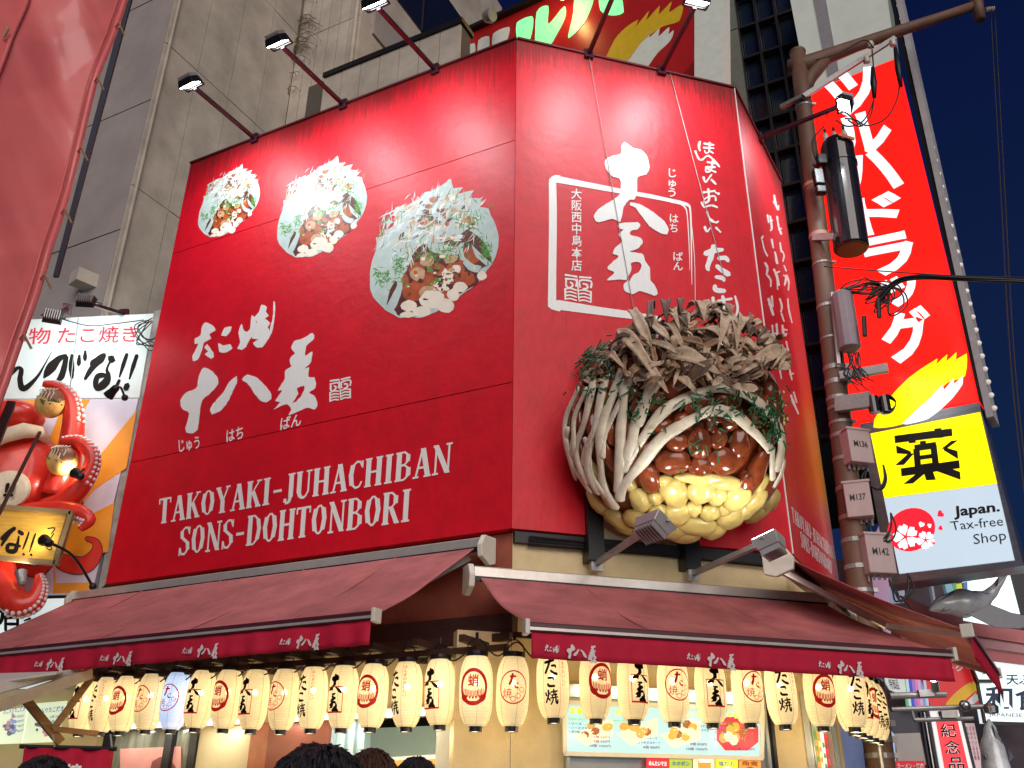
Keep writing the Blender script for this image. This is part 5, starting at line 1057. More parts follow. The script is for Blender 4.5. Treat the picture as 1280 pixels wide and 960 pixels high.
# ================================================================== PAPER LANTERNS
PAPER = mat('lit_lantern_paper', (.72, .60, .36), rough=.7, emis=.46, ecol=(1, .76, .37), var=.05, vs=3, alpha=.93)
PAPERB = mat('lit_bluish_lantern_paper', (.6, .65, .75), rough=.7, emis=.50, ecol=(.55, .72, 1), var=.03, alpha=.93)
INK = mat('black_ink', (.012, .008, .006), rough=.8, var=0, spec=.2); RINK = mat('red_ink', (.62, .015, .01), rough=.6, emis=.14, ecol=(1, .02, .01), var=0)
BULBL = mat('lantern_bulb_lit', (1, .9, .6), emis=26, ecol=(1, .84, .5), var=0); BULBB = mat('cool_bulb_lit', (1, 1, 1), emis=26, ecol=(.8, .9, 1), var=0)
RM, HH = .156, .315
for _mt in (PAPER, PAPERB):                 # the paper glows most at the height of its bulb
    _n = _mt.node_tree; _tc = _n.nodes.new('ShaderNodeTexCoord'); _d = _n.nodes.new('ShaderNodeVectorMath'); _d.operation = 'DISTANCE'; _d.inputs[1].default_value = (0, 0, .05)
    _n.links.new(_tc.outputs['Object'], _d.inputs[0]); _r = _n.nodes.new('ShaderNodeMapRange'); _r.inputs[1].default_value = .17; _r.inputs[2].default_value = .40; _r.inputs[3].default_value = .62; _r.inputs[4].default_value = .26
    _n.links.new(_d.outputs['Value'], _r.inputs[0]); _o = _n.nodes.new('ShaderNodeObjectInfo'); _q = _n.nodes.new('ShaderNodeMapRange'); _q.inputs[3].default_value = .80; _q.inputs[4].default_value = 1.12; _n.links.new(_o.outputs['Random'], _q.inputs[0]); _m = _n.nodes.new('ShaderNodeMath'); _m.operation = 'MULTIPLY'; _n.links.new(_r.outputs[0], _m.inputs[0]); _n.links.new(_q.outputs[0], _m.inputs[1]); _n.links.new(_m.outputs[0], _n.nodes['Principled BSDF'].inputs['Emission Strength'])
def lr(z): return RM * (1 - abs(z / HH) ** 3.6 * .42)
prof = []
NR = 24
for i in range(NR * 2 + 1):
    z = -HH + 2 * HH * i / (NR * 2); prof.append((lr(z) * (1.0 if i % 2 == 0 else .975), z))
def lbody(mt):
    mb = MB(); mb.lathe((0, 0, 0), prof, 32, close=False); return mb
def mark(mb, tri, x, z, w_, h_, mi=0):
    """flat print wrapped round the paper; tri = (unit-square verts y down, faces)"""
    vs, fs = tri; b = len(mb.v)
    for px, py in vs:
        xx = x + (px - .5) * w_; zz = z - (py - .5) * h_; R = lr(zz) + .004; a = xx / RM; mb.v.append((R * math.sin(a), -R * math.cos(a), zz))
    for f in fs: mb.f.append(tuple(b + k for k in f)); mb.m.append(mi)
def unit(polys, x0, y0, x1, y1, amp=1.0, holes=()):
    vs, fs, _ = shapes(polys, holes, amp=amp, step=12); return [((x - x0) / (x1 - x0), (y - y0) / (y1 - y0)) for x, y in vs], fs
U_TEN = unit([TEN, HA], 280, 68, 643, 515); U_MUG = unit([MUG], 345, 457, 591, 813, holes=[[(462, 655), (500, 650), (512, 668), (498, 700), (472, 712), (452, 745), (440, 735), (462, 690)]])
def ringpoly(r0, r1, n=40, wob=.0):
    vs = []; fs = []
    for i in range(n):
        a = 2 * PI * i / n; k = 1 + wob * math.sin(a * 3 + 1)
        vs += [(.5 + r0 * math.cos(a) * k, .5 + r0 * math.sin(a)), (.5 + r1 * math.cos(a), .5 + r1 * math.sin(a))]
    for i in range(n): j = (i + 1) % n; fs.append((2 * i, 2 * i + 1, 2 * j + 1, 2 * j))
    return vs, fs
def sq(t=.03):
    vs = []; fs = []
    def rect(x0, y0, x1, y1, n=8):
        b = len(vs)
        for i in range(n + 1): x = x0 + (x1 - x0) * i / n; vs.extend([(x, y0), (x, y1)])
        for i in range(n): fs.append((b + 2 * i, b + 2 * i + 1, b + 2 * i + 3, b + 2 * i + 2))
    rect(0, 0, 1, t); rect(0, 1 - t * 1.8, 1, 1); rect(0, t, t, 1 - t * 1.8, 1); rect(1 - t, t, 1, 1 - t * 1.8, 1)
    return vs, fs
def sline(pts, wd): v, f, _ = union([[(q[0] * 100, q[1] * 100) for q in stroke([(a, b, wd) for a, b in pts])]]); return [(x / 100, y / 100) for x, y in v], f
LANT = {}
def make_lantern(kind, blue=False):
    t = thing('paper_lantern', '', 'lantern', (0, 0, 0), 'paper lanterns strung under the awnings')
    lbody(0).part('paper_body', PAPERB if blue else PAPER, t, smooth=False)
    mb = MB(); mb.lathe((0, 0, HH - .012), [(.105, 0), (.108, .02), (.108, .045), (.095, .05), (.085, .05)], 20); mb.part('top_ring', BLACK, t)
    mb = MB(); mb.lathe((0, 0, -HH - .045), [(.055, -.003), (.062, .0), (.062, .05), (.10, .058)], 18); mb.part('bottom_cap', BLACK, t)
    mb = MB(); mb.tube([(-.10, 0, HH + .03), (-.085, 0, HH + .10), (-.03, 0, HH + .15), (.03, 0, HH + .15), (.085, 0, HH + .10), (.10, 0, HH + .03)], .006, 6); mb.tube([(0, 0, HH + .15), (0, 0, HH + .21)], .016, 6); mb.part('handle', BLACK, t)
    light('POINT', (0, -.02, -HH - .10), 2.3, (1, .78, .45), t, shadow_soft_size=.05)
    mb = MB(); mb.ball((0, 0, .07), .032, 10, 8); mb.part('bulb', BULBB if blue else BULBL, t, smooth=True)
    mb = MB()
    for k in range(6):
        a = 2 * PI * k / 6 + .26; mb.tube([((lr(z) * 1.004) * math.sin(a), -(lr(z) * 1.004) * math.cos(a), z) for z in [-HH + HH * 2 * i / 12 for i in range(13)]], .0016, 3)
    mb.part('vertical_thread', mat('lantern_thread', (.42, .26, .10), rough=.8), t)
    if kind == 'frame':
        mb = MB(); mark(mb, sq(.035), 0, -.045, .19, .26); mb.part('red_frame', RINK, t)
        mb = MB(); mark(mb, U_TEN, .0, .115, .165, .20); mark(mb, U_MUG, .0, -.075, .12, .19); mb.part('black_characters', INK, t)
    elif kind == 'octopus':
        mb = MB(); mark(mb, ringpoly(.40, .5, wob=.02), 0, 0.02, .27, .33); mb.part('red_ring', RINK, t)
        mb = MB(); mark(mb, flat_text('蛸', .02), 0, .075, .10, .11)
        for k in range(7): x = -.085 + .028 * k; mark(mb, sline([(.2, 0), (.2, .7), (.5, 1), (.8, .7), (.8, .1)], .22), x, -.035 - .012 * math.cos(x * 25), .026, .065)
        mark(mb, sline([(0, 0), (.05, .5), (.2, .9), (.5, 1), (.8, .9), (.95, .5), (1, 0)], .10), 0, -.085, .19, .06); mb.part('red_characters', RINK, t)
    elif kind == 'circle':
        mb = MB(); mark(mb, ringpoly(.46, .5), 0, 0.02, .27, .30); mb.part('red_ring', RINK, t)
        mb = MB(); mark(mb, flat_text('焼', .0), -.055, -.035, .085, .085)
        mark(mb, sline([(0, .3), (.8, .25)], .10), -.0, .10, .07, .06); mark(mb, sline([(.5, 0), (.35, .6), (.1, 1)], .10), -.01, .09, .07, .10); mark(mb, sline([(.2, .1), (.9, .2)], .14), .03, .045, .04, .03); mark(mb, sline([(0, 0), (.2, .5), (.9, .6)], .16), .03, .02, .04, .05)
        for x, z in ((.08, .0), (.045, -.055), (-.0, -.085)): mark(mb, ringpoly(.40, .5, 18), x, z, .05, .05)
        mb.part('red_characters', RINK, t)
    else:
        mb = MB(); S = lambda x, y: (x, y)
        TA = [stroke([(0, 30, 21), (45, 22, 22), (85, 14, 14)]), stroke([(50, 0, 22), (36, 50, 20), (8, 108, 20)]), stroke([(62, 56, 17), (92, 54, 18), (98, 68, 13)]), stroke([(54, 90, 16), (78, 108, 20), (108, 116, 21)])]
        KO = [stroke([(30, 145, 16), (70, 144, 18), (76, 158, 10)]), stroke([(28, 186, 17), (38, 202, 20), (86, 202, 17)])]
        YK = [stroke([(6, 248, 13), (14, 270, 16)]), stroke([(30, 232, 16), (30, 270, 16), (6, 318, 14)]), stroke([(42, 252, 10), (50, 262, 8)]), stroke([(30, 290, 13), (44, 304, 13)]), stroke([(52, 246, 12), (108, 238, 12)]), stroke([(76, 226, 13), (78, 262, 13)]), stroke([(58, 268, 12), (104, 262, 12)]), stroke([(62, 268, 10), (70, 300, 12), (50, 332, 12)]), stroke([(92, 250, 10), (96, 310, 16), (110, 322, 16), (112, 296, 8)]), stroke([(48, 288, 10), (112, 280, 10)])]
        vs, fs, _ = union(TA + KO + YK); vs = [(x / 116, y / 335) for x, y in vs]; mark(mb, (vs, fs), -.045, -.0, .125, .42); mb.part('black_characters', INK, t)
        mb = MB(); tx = flat_text('ほんまのおいしい', .0, True, 1.0); mark(mb, tx, .075, .11, .038, .30); mb.part('red_small_characters', RINK, t)
    return t
prot = {k: make_lantern(k) for k in ('frame', 'octopus', 'circle', 'words')}; used = set()
DESC = {'frame': 'black characters in red square', 'octopus': 'thick red ring', 'circle': 'thin red ring and small circles', 'words': 'three large black characters'}
ORD = ['first', 'second', 'third', 'fourth', 'fifth', 'sixth', 'seventh']
cnt = {}
def place(kind, fr, x, off, yaw, row, blue=False, zc=None, dy=862):
    if blue: t = make_lantern(kind, True)
    elif kind in used: t = copy_tree(prot[kind])
    else: used.add(kind); t = prot[kind]
    p = fr.P(x, dy, off); t.location = V((p.x, p.y, p.z + random.uniform(-.012, .012))); t.rotation_euler = (random.uniform(-.035, .035), random.uniform(-.03, .03), yaw + random.uniform(-.14, .14))
    cnt[(kind, row)] = cnt.get((kind, row), 0) + 1
    t['label'] = ('pale blue paper lantern with ' + DESC[kind] + ' among the yellow ones') if blue else f'{ORD[cnt[(kind, row)] - 1]} from left of lanterns with {DESC[kind]} {row}'
    return t
RA, RB, RC = 'on the long side', 'under the corner awning', 'on the narrow side'
za = 2.80
for i, (x, k, dy) in enumerate(((106, 'frame', 881), (131, 'words', 881), (156, 'octopus', 880), (187, 'circle', 878), (219, 'circle', 877), (250, 'frame', 875), (284, 'octopus', 874), (318, 'frame', 873), (355, 'circle', 873), (391, 'words', 872), (429, 'frame', 871), (466, 'octopus', 870), (509, 'words', 866), (550, 'frame', 863))):
    place(k, A, x, .25, -ya, RA, blue=(x == 219), zc=za + random.uniform(-.015, .015), dy=dy)
for i, (x, k, dy) in enumerate(((595, 'octopus', 862), (641, 'circle', 863), (691, 'words', 855), (744, 'octopus', 857), (791, 'frame', 859), (841, 'circle', 860), (888, 'frame', 862), (934, 'circle', 863), (976, 'words', 865), (1024, 'octopus', 867), (1064, 'words', 869))):
    z = 2.775; place(k, B, x, .42, yb - (.35 if i < 2 else 0), RB if i > 1 else 'before cream corner wall', zc=z + random.uniform(-.015, .015), dy=dy)
for i, (u, k) in enumerate(((-.0, 'octopus'), (.32, 'frame'), (.66, 'octopus'), (1.0, 'words'), (1.32, 'words'))):
    if k in used: t = copy_tree(prot[k])
    t.location = C.W(u, .40, 2.80); t.rotation_euler = (0, 0, yc - .3); cnt[(k, RC)] = cnt.get((k, RC), 0) + 1
    t['label'] = f'{ORD[cnt[(k, RC)] - 1]} from left of lanterns with {DESC[k]} {RC}'
# wiring from lantern to lantern
pts = []
for x in range(600, 740, 46): pts += [B.W(ux(x, 820, .42), .42, 3.16), B.W(ux(x + 22, 820, .42), .42, 3.02)]
cable(pts, .008).solo('lantern_cable', 'black cable looping between the lanterns before the cream wall', 'cable', WIRE, pts[0], smooth=True)
pts = []
for i in range(14): pts += [A.W(.3 + i * .4, .25, 3.16), A.W(.5 + i * .4, .27, 3.04)]
cable(pts, .008).solo('lantern_cable', 'black cable looping above the lanterns along the long side', 'cable', WIRE, pts[0], smooth=True)
#%%PART5
# ================================================================== NEIGHBOUR ON THE LEFT: OCTOPUS SIGN
N = Frame((-5.55, 12.35, 0), (1, 0, 0), (0, -1, 0))
os_ = thing('neighbour_sign', 'white and orange neighbouring takoyaki sign with black brush characters at far left', 'sign', N.P(60, 745))
NWH = mat('floodlit_white_board', (.72, .78, .76), rough=.45, var=.06, vs=2); NOR = mat('orange_ray_print', (.85, .33, .02), rough=.45, var=.08, vs=2); NSK = mat('pale_lilac_print', (.66, .62, .72), rough=.45, var=.15, vs=.8)
fpoly(N, [(-60, 404), (192, 392), (174, 497), (-60, 499)], 0, .12).part('upper_board', NWH, os_)
fpoly(N, [(-60, 500), (173, 498), (115, 741), (-60, 743)], 0, .12).part('lower_board', NSK, os_)
mb = MB(); mb.beam(N.P(98, 397, .005), N.P(86, 498, .005), .012, .012, up=N.n); mb.part('board_joint', GREY, os_)
for p in ([(82, 499), (113, 499), (70, 570), (40, 600)], [(171, 512), (158, 585), (118, 612), (116, 580)], [(143, 628), (135, 690), (60, 700), (80, 660)], [(68, 705), (66, 742), (113, 740), (116, 728), (70, 729)], [(20, 500), (60, 500), (30, 560), (-10, 560)], [(116, 580), (118, 612), (95, 640), (70, 620), (80, 590)]):
    printed(N, p, .004, NOR, os_, 'orange_ray', 0, 60)
OCR = mat('octopus_red_gloss', (.72, .035, .018), rough=.34, coat=.25, var=.28, vs=3, bump=.25, bs=7); OLN = mat('print_outline', (.12, .01, .01), rough=.5)
for pts, w1 in (([(60, 640, 3), (75, 622, 9), (92, 620, 11), (100, 632, 8)], 0), ([(60, 690, 8), (82, 704, 20), (106, 706, 20), (120, 692, 14), (120, 678, 8), (108, 673, 4)], 0), ([(20, 705, 6), (45, 715, 14), (66, 700, 8)], 0)):
    mb = MB(); shape_on(mb, union([stroke([(a, b, c + 2.4) for a, b, c in pts])]), lambda x, y: (x, y), N, .008); mb.part('tentacle_outline', OLN, os_)
    mb = MB(); shape_on(mb, union([stroke(pts)]), lambda x, y: (x, y), N, .012); mb.part('printed_tentacle', mat('printed_red', (.70, .03, .015), rough=.5), os_)
PRD = mat('poster_red_letter', (.72, .02, .05), rough=.5, var=0)
mb = MB(); text(mb, '本物', N, [(8, 411), (64, 409), (62, 430), (6, 431)], off=.006, bold=.008); mb.part('red_lettering', PRD, os_)
mb = MB(); text(mb, 'たこ焼き', N, [(74, 409), (173, 407), (171, 428), (71, 430)], off=.006, bold=.008); mb.part('red_lettering', PRD, os_)
def T6(x, y): return x / 6.4, 380 + y / 6.4
for chs in ([[(60, 600, 8), (100, 545, 26), (145, 510, 20), (170, 530, 30), (160, 600, 34), (175, 670, 38), (215, 665, 34), (300, 580, 18), (360, 480, 8), (415, 380, 2)]],
            [[(350, 590, 10), (400, 520, 60), (470, 440, 40), (530, 410, 18)], [(530, 420, 30), (515, 500, 36), (490, 580, 40), (450, 620, 14)], [(575, 405, 16), (572, 500, 38), (575, 590, 20)], [(635, 410, 14), (630, 470, 28), (628, 495, 8)], [(682, 375, 14), (680, 430, 26), (680, 455, 8)]],
            [[(735, 480, 40), (790, 450, 54), (835, 405, 30)], [(800, 440, 40), (730, 520, 34), (680, 600, 18)], [(880, 430, 40), (900, 445, 44), (915, 450, 20)], [(885, 450, 10), (855, 520, 16), (865, 565, 30), (850, 620, 50), (790, 670, 44), (765, 640, 36), (780, 580, 34), (830, 570, 30), (875, 590, 20)]],
            [[(1015, 400, 20), (985, 490, 24), (955, 585, 8)], [(1095, 410, 22), (1065, 500, 26), (1035, 600, 8)], [(1020, 645, 34), (1005, 680, 34)], [(955, 610, 20), (935, 650, 20)]]):
    mb = MB(); shape_on(mb, union([stroke([(a, b, c * 1.25 + 2) for a, b, c in s], .06) for s in chs]), T6, N, .006); mb.part('black_character', INK, os_)
fpoly(N, [(193, 389), (204, 386), (134, 728), (121, 741)], -.02, .3).part('edge_column', mat('weathered_grey_column', (.30, .29, .27), rough=.7, var=.3), os_)
for k in range(7):
    r = random.uniform; cable([N.P(186 + r(-3, 5), 398 + r(-3, 6), .15), N.P(172 + r(-5, 5), 412 + r(-4, 20), .2), N.P(190 + r(-5, 5), 432 + r(-8, 6), .15), N.P(198, 425 + r(-10, 5), .1)], .008).part('loose_cable', WIRE, os_)
cable([N.P(x, y, .2) for x, y in ((75, 398), (110, 407), (140, 405), (180, 400))], .008).part('loose_cable', WIRE, os_)
# sculpted octopus
oc = thing('octopus_model', 'glossy red octopus sculpture holding takoyaki balls in its curled tentacles at far left', 'sculpture', N.P(20, 740, .3))
SUCK = mat('sucker_white', (.72, .62, .62), rough=.4); OCD = mat('tentacle_dark_underside', (.30, .015, .04), rough=.3, var=.2)
mb = MB(); c = N.P(8, 595, .35); mb.ball(c, (.66, .38, .82), 24, 16, wob=.12); mb.part('body', OCR, oc, smooth=True)
mb = MB(); mb.ball(N.P(18, 522, .35), (.42, .34, .24), 20, 12); mb.part('head', OCR, oc, smooth=True)
HB = mat('cream_headband_cloth', (.72, .62, .46), rough=.8, bump=.3, bs=20)
mb = MB(); mb.tube([N.P(x, y, o) for x, y, o in ((-20, 560, .72), (5, 545, .82), (30, 538, .78), (48, 540, .62), (60, 552, .42))], [.07, .10, .11, .09, .05], 10); mb.part('headband', HB, oc, smooth=True)
mb = MB(); mb.lathe(N.P(12, 612, .72), [(.24, -.02), (.26, 0), (.25, .05), (.20, .06)], 28, axis=V((.25, -1, -.1))); mb.part('round_badge', HB, oc)
mb = MB(); q = N.P(12, 612, .80); put(mb, flat_text('!!', .03), quadmap(q + V((-.07, 0, .10)), q + V((.07, 0, .10)), q + V((.07, 0, -.10)), q + V((-.07, 0, -.10)))); mb.part('badge_lettering', INK, oc)
def tent(pts, rr, off=.4, suck=None):
    P = [N.P(x, y, off + o) for x, y, o in pts]; Q = []; R2 = []; n = len(P)
    for i in range(n - 1):
        a, b, c_, d = P[max(i - 1, 0)], P[i], P[i + 1], P[min(i + 2, n - 1)]
        for j in range(5):
            t = j / 5; Q.append(.5 * (2 * b + (c_ - a) * t + (2 * a - 5 * b + 4 * c_ - d) * t * t + (3 * b - a - 3 * c_ + d) * t ** 3)); R2.append(rr[i] + (rr[i + 1] - rr[i]) * t)
    Q.append(P[-1]); R2.append(rr[-1]); mb = MB(); mb.tube(Q, R2, 14); o = mb.part('tentacle', OCR, oc, smooth=True)
    for i in range(2, len(Q) - 1):
        if suck is None or i < len(Q) * suck: continue
        d = (Q[i + 1] - Q[i - 1]).normalized(); out = d.cross(N.n).normalized()
        for sgn in (-.35, .35):
            nn = (out * sg[0] + N.n * (.5 + sgn)).normalized(); mb = MB(); mb.ball(Q[i] + nn * R2[i] * .97, .024 * (.6 + R2[i] * 4), 8, 6); mb.part('sucker', SUCK, oc, smooth=True)
sg = [1]
tent([(70, 620, 0), (84, 580, .05), (92, 530, .1), (88, 500, .15), (72, 484, .2), (54, 480, .25)], [.20, .18, .15, .12, .08, .04], suck=.35)
tent([(60, 640, 0), (90, 620, .1), (112, 590, .15), (115, 568, .2), (98, 553, .22), (76, 552, .25)], [.20, .15, .12, .10, .09, .05], suck=.3)
tent([(20, 650, .1), (60, 640, .2), (95, 640, .25), (112, 650, .3), (100, 662, .3)], [.22, .15, .12, .08, .04], suck=.5)
tent([(-10, 690, .1), (5, 730, .2), (22, 755, .3), (42, 752, .3), (50, 735, .3), (48, 718, .3)], [.22, .20, .17, .14, .10, .04], suck=.35)
BALLM = mat('baked_ball_crust', (.70, .42, .12), rough=.6, var=.45, vs=6, bump=.3, bs=12); SCM = mat('ball_sauce', (.20, .08, .04), rough=.45, var=.3)
for bx, by in ((63, 505), (78, 577)):
    bt = thing('takoyaki_ball_model', 'upper sculpted takoyaki ball held by a red tentacle' if by < 550 else 'lower sculpted takoyaki ball held by a red tentacle', 'food model', N.P(bx, by + 16, .62), 'takoyaki balls held by the octopus')
    c = N.P(bx, by, .66); mb = MB(); mb.ball(c, .20, 18, 12, wob=.05); mb.part('ball', BALLM, bt, smooth=True)
    mb = MB(); mb.ball(c + V((.02, -.03, .035)), (.175, .175, .165), 18, 12, wob=.12); mb.part('sauce', SCM, bt, smooth=True)
    for k in range(5):
        a = -.5 + .25 * k; mb = MB(); mb.tube([c + V((math.sin(a) * .19 + .03 * math.sin(t * 9), -.205 * math.cos(a) * math.cos(t), .20 * math.sin(t) + .03)) for t in (-.3, 0, .3, .6, .9)], .008, 5); mb.part('mayonnaise_line', MAYO, bt, smooth=True)
    mb = MB()
    for k in range(26):
        a, t = random.uniform(-1.3, 1.3), random.uniform(-.4, 1.2); q = c + V((math.sin(a) * math.cos(t), -math.cos(a) * math.cos(t), math.sin(t))) * .207; mb.abox(q, .02, .02, .012)
    mb.part('green_flecks', LEAF, bt, kind='stuff')
wb = thing('wooden_sign', 'yellow wooden board with black brush characters held below the red octopus', 'sign', N.P(40, 705, .8))
WD = mat('golden_wood', (.72, .40, .05), rough=.5, var=.25, vs=3, stretch=(1, 1, 9)); WF = mat('dark_gold_frame', (.30, .20, .08), rough=.5)
bc = [(-60, 628), (84, 640), (66, 700), (-60, 688)]
mb = MB(); mb.slab([N.P(x, y, .80) for x, y in bc], -N.n * .06); mb.part('board', WD, wb)
mb = MB()
for a, b in (((-60, 629), (90, 641)), ((90, 640), (70, 706)), ((70, 704), (-60, 692))): mb.beam(N.P(*a, .82), N.P(*b, .82), .06, .07, up=N.n)
mb.part('frame', WF, wb)
def T8(x, y): return x / 2.977, 640 + y / 2.977
mb = MB(); shape_on(mb, union([stroke(s, .05) for s in ([(5, 100, 14), (35, 75, 18), (55, 60, 14)], [(45, 65, 14), (20, 100, 14), (5, 125, 8)], [(70, 72, 14), (84, 82, 16)], [(70, 90, 6), (66, 115, 12), (55, 145, 18), (28, 142, 16), (35, 120, 14), (75, 128, 10)], [(108, 75, 6), (96, 110, 8), (84, 140, 4)], [(132, 80, 6), (120, 115, 8), (110, 148, 4)], [(86, 156, 9), (90, 158, 9)], [(114, 158, 9), (118, 160, 9)], [(178, 62, 5), (204, 60, 5), (190, 82, 4)], [(200, 80, 5), (184, 105, 5)], [(186, 96, 5), (190, 140, 5), (170, 132, 4)], [(168, 104, 4), (200, 112, 4)])]), T8, N, .805); mb.part('brush_characters', INK, wb)
# lamps of the neighbour
def smalllamp(base, head, aim, lab, en, col, lit=True, r=.07, mt=BLACK):
    base, head, aim = V(base), V(head), V(aim); t = thing('sign_lamp', lab, 'lamp', base, 'small lamps of the neighbouring sign')
    mid = (base + head) / 2 + Z * .12; cable([base, mid, head], .018).part('arm', mt, t, smooth=True)
    mb = MB(); mb.ball(base, .05, 8, 6); mb.part('base_knob', mt, t, smooth=True)
    d = (aim - head).normalized(); mb = MB(); mb.lathe(head - d * .12, [(.03, 0), (r * .75, .03), (r * .8, .10), (r * 1.1, .20)], 16, axis=d); mb.part('lamp_housing', mt, t)
    mb = MB(); mb.lathe(head + d * .07, [(r * .95, 0), (r * .5, .02)], 14, axis=d); mb.part('lamp_glass', LAMPW if lit else GREY, t)
    if lit: light('SPOT', head + d * .11, en, col, t, aim=aim, spot_size=math.radians(130), spot_blend=.8, shadow_soft_size=.06)
flood(N.P(84, 386, -.05), N.P(66, 397, .9), N.P(70, 440, 0), 'floodlight above the left end of the white neighbouring sign', 24, .26, group='floodlights of the neighbouring sign', col=(.80, 1, .98), spot=150)
flood(N.P(156, 393, -.05), N.P(108, 378, .9), N.P(125, 440, 0), 'floodlight above the right end of the white neighbouring sign', 30, .26, group='floodlights of the neighbouring sign', col=(.80, 1, .98), spot=150)
smalllamp(N.P(156, 497, .35), N.P(140, 490, .75), N.P(75, 560, .3), 'black lamp at the lower right corner of the white neighbouring sign', 16, (1, .84, .62))
smalllamp(N.P(115, 598, .35), N.P(97, 593, .8), N.P(40, 560, .3), 'black lamp beside the lower takoyaki ball of the octopus', 13, (1, .84, .62))
smalllamp(N.P(116, 733, .25), N.P(58, 677, 1.15), N.P(10, 650, .5), 'lamp on a long bent black arm before the wooden board', 10, (1, .84, .62))
smalllamp(N.P(18, 726, .3), N.P(27, 722, .9), N.P(20, 640, .6), 'grey lamp held in the lowest red tentacle', 12, (1, .8, .55), mt=GREY)
# lower storey of the neighbour
nb = thing('neighbour_shop', 'cream neighbouring shop front with striped canopy and lit menu sheets at lower left', 'shop', N.P(40, 960, 0))
fpoly(N, [(-80, 752), (112, 747), (60, 800), (60, 860), (-80, 860)], -.05, .1).part('lit_fascia', mat('lit_fascia_white', (.7, .8, .8), rough=.4, emis=.40, ecol=(.8, .95, .95), var=.05), nb)
mb = MB(); shape_on(mb, union([stroke(s, .1) for s in ([(-5, 765, 4), (12, 762, 5), (26, 764, 4)], [(4, 756, 4), (2, 775, 5), (-6, 783, 4)], [(8, 772, 5), (20, 771, 5)], [(6, 780, 4), (22, 780, 4)], [(7, 770, 4), (7, 788, 4)], [(22, 770, 4), (22, 788, 4)], [(30, 776, 2), (38, 773, 3)])]), lambda x, y: (x, y), N, -.04); mb.part('black_character', INK, nb)
fpoly(N, [(-80, 862), (137, 862), (137, 1400), (-80, 1400)], -.35, .2).part('wall', CREAM2, nb)
STR = mat('white_striped_canvas', (.62, .60, .56), rough=.8, var=.05)
cw_ = A
mb = MB(); mb.slab([wp(-60, 862, 8.2), wp(70, 843, 9.0), wp(110, 838, 10.6), wp(-60, 845, 10.6)], Z * .02); mb.part('canvas', STR, nb)
mb = MB(); mb.slab([wp(-60, 882, 8.0), wp(104, 838, 9.6), wp(104, 834, 9.6), wp(-60, 862, 8.0)], V((0, .04, 0))); mb.part('canvas', STR, nb)
mb = MB(); mb.beam(wp(-60, 902, 8.0), wp(112, 842, 9.6), .07, .10); mb.part('front_beam', mat('beige_beam', (.52, .43, .30), rough=.6), nb)
mb = MB(); mb.beam(wp(30, 872, 9.3), wp(76, 928, 9.6), .05, .08); mb.beam(wp(66, 912, 9.5), wp(116, 845, 9.7), .04, .06); mb.beam(wp(66, 911, 9.5), wp(122, 917, 9.8), .04, .05); mb.part('timber_brace', AW, nb)
for lab, pts in (('left one of two lit menu sheets at the lower left edge', [(-50, 900), (35, 882), (27, 929), (-50, 932)]), ('right one of two lit menu sheets at the lower left edge', [(37, 880), (83, 876), (71, 927), (28, 929)])):
    ms = thing('menu_sheet', lab, 'menu', N.P(pts[2][0], pts[2][1], .0), 'menu sheets of the neighbouring shop')
    mb = MB(); mb.slab([N.P(x, y, -.1) for x, y in pts], -N.n * .03); mb.part('sheet', mat('lit_menu_yellow', (.75, .85, .55), emis=.5, ecol=(.82, .95, .66), var=.06, vs=2), ms)
    x0, x1 = max(pts[0][0], 0), pts[1][0]
    mb = MB(); text(mb, 'たこ入りたこ焼き', N, [(x0 + 5, 886), (x1 - 3, 882), (x1 - 4, 889), (x0 + 4, 893)], off=-.094, bold=.02); mb.part('menu_lettering', MT_['blue'], ms)
    for j in range(4): mb = MB(); text(mb, ('6個 500円', '8個 600円', '10個 700円', '12個 850円')[j], N, [(x1 - 20, 894 + j * 6), (x1 - 5, 893 + j * 6), (x1 - 6, 897 + j * 6), (x1 - 21, 898 + j * 6)], off=-.094, bold=.01); mb.part('menu_lettering', MT_['blue'], ms)
    cx = (x0 + x1) / 2 - 4
    L = [(blob(cx + rm.gauss(0, 4), 908 + rm.gauss(0, 5), rm.uniform(1.5, 4), rm.uniform(1.5, 3.4), 7), rm.choice((0, 1, 2))) for _ in range(30)]
    vs, fs, ly = union([p for p, _ in L]); mb = MB(); mb.v = [tuple(N.P(x, y, -.094)) for x, y in vs]
    for f, l in zip(fs, ly): mb.f.append(f); mb.m.append(L[l][1])
    mb.part('food_photo', [mat('photo_sky', (.45, .6, .8), emis=.3, var=0), mat('photo_pink', (.7, .35, .45), emis=.3, var=0), mat('photo_grey', (.35, .35, .45), emis=.1, var=0)], ms)
bn = thing('hanging_banner', 'red cloth banner with white lettering hanging from a rod at lower left', 'banner', wp(85, 1000, 9.2))
mb = MB(); mb.tube([wp(24, 933, 9.2), wp(146, 936, 9.6)], .02, 8); mb.part('rod', BLACK, bn)
rows = []
for i in range(8):
    v = i / 7; rows.append([wp(30 + (142 - 30) * j / 24 - 10 * v, 934 + 3 * j / 24 + 90 * v, 9.2 + .4 * j / 24 + .03 * math.sin(j * .8 + v * 3)) for j in range(25)])
mb = MB(); mb.grid(rows); mb.part('cloth', VAL, bn, smooth=True, thick=.005)
bnf = Frame(wp(30, 950, 9.12), (wp(142, 952, 9.52) - wp(30, 950, 9.12)).normalized(), V((.3, -.95, 0)).normalized()); bnf.n = V((bnf.d.y, -bnf.d.x, 0)).normalized(); bnf.d = V((-bnf.n.y, bnf.n.x, 0)); bnf.o.z = 0
mb = MB(); text(mb, 'たこ焼', bnf, [(38, 954), (104, 955), (100, 975), (34, 974)], off=.02, bold=.03); mb.part('banner_lettering', WHT, bn)
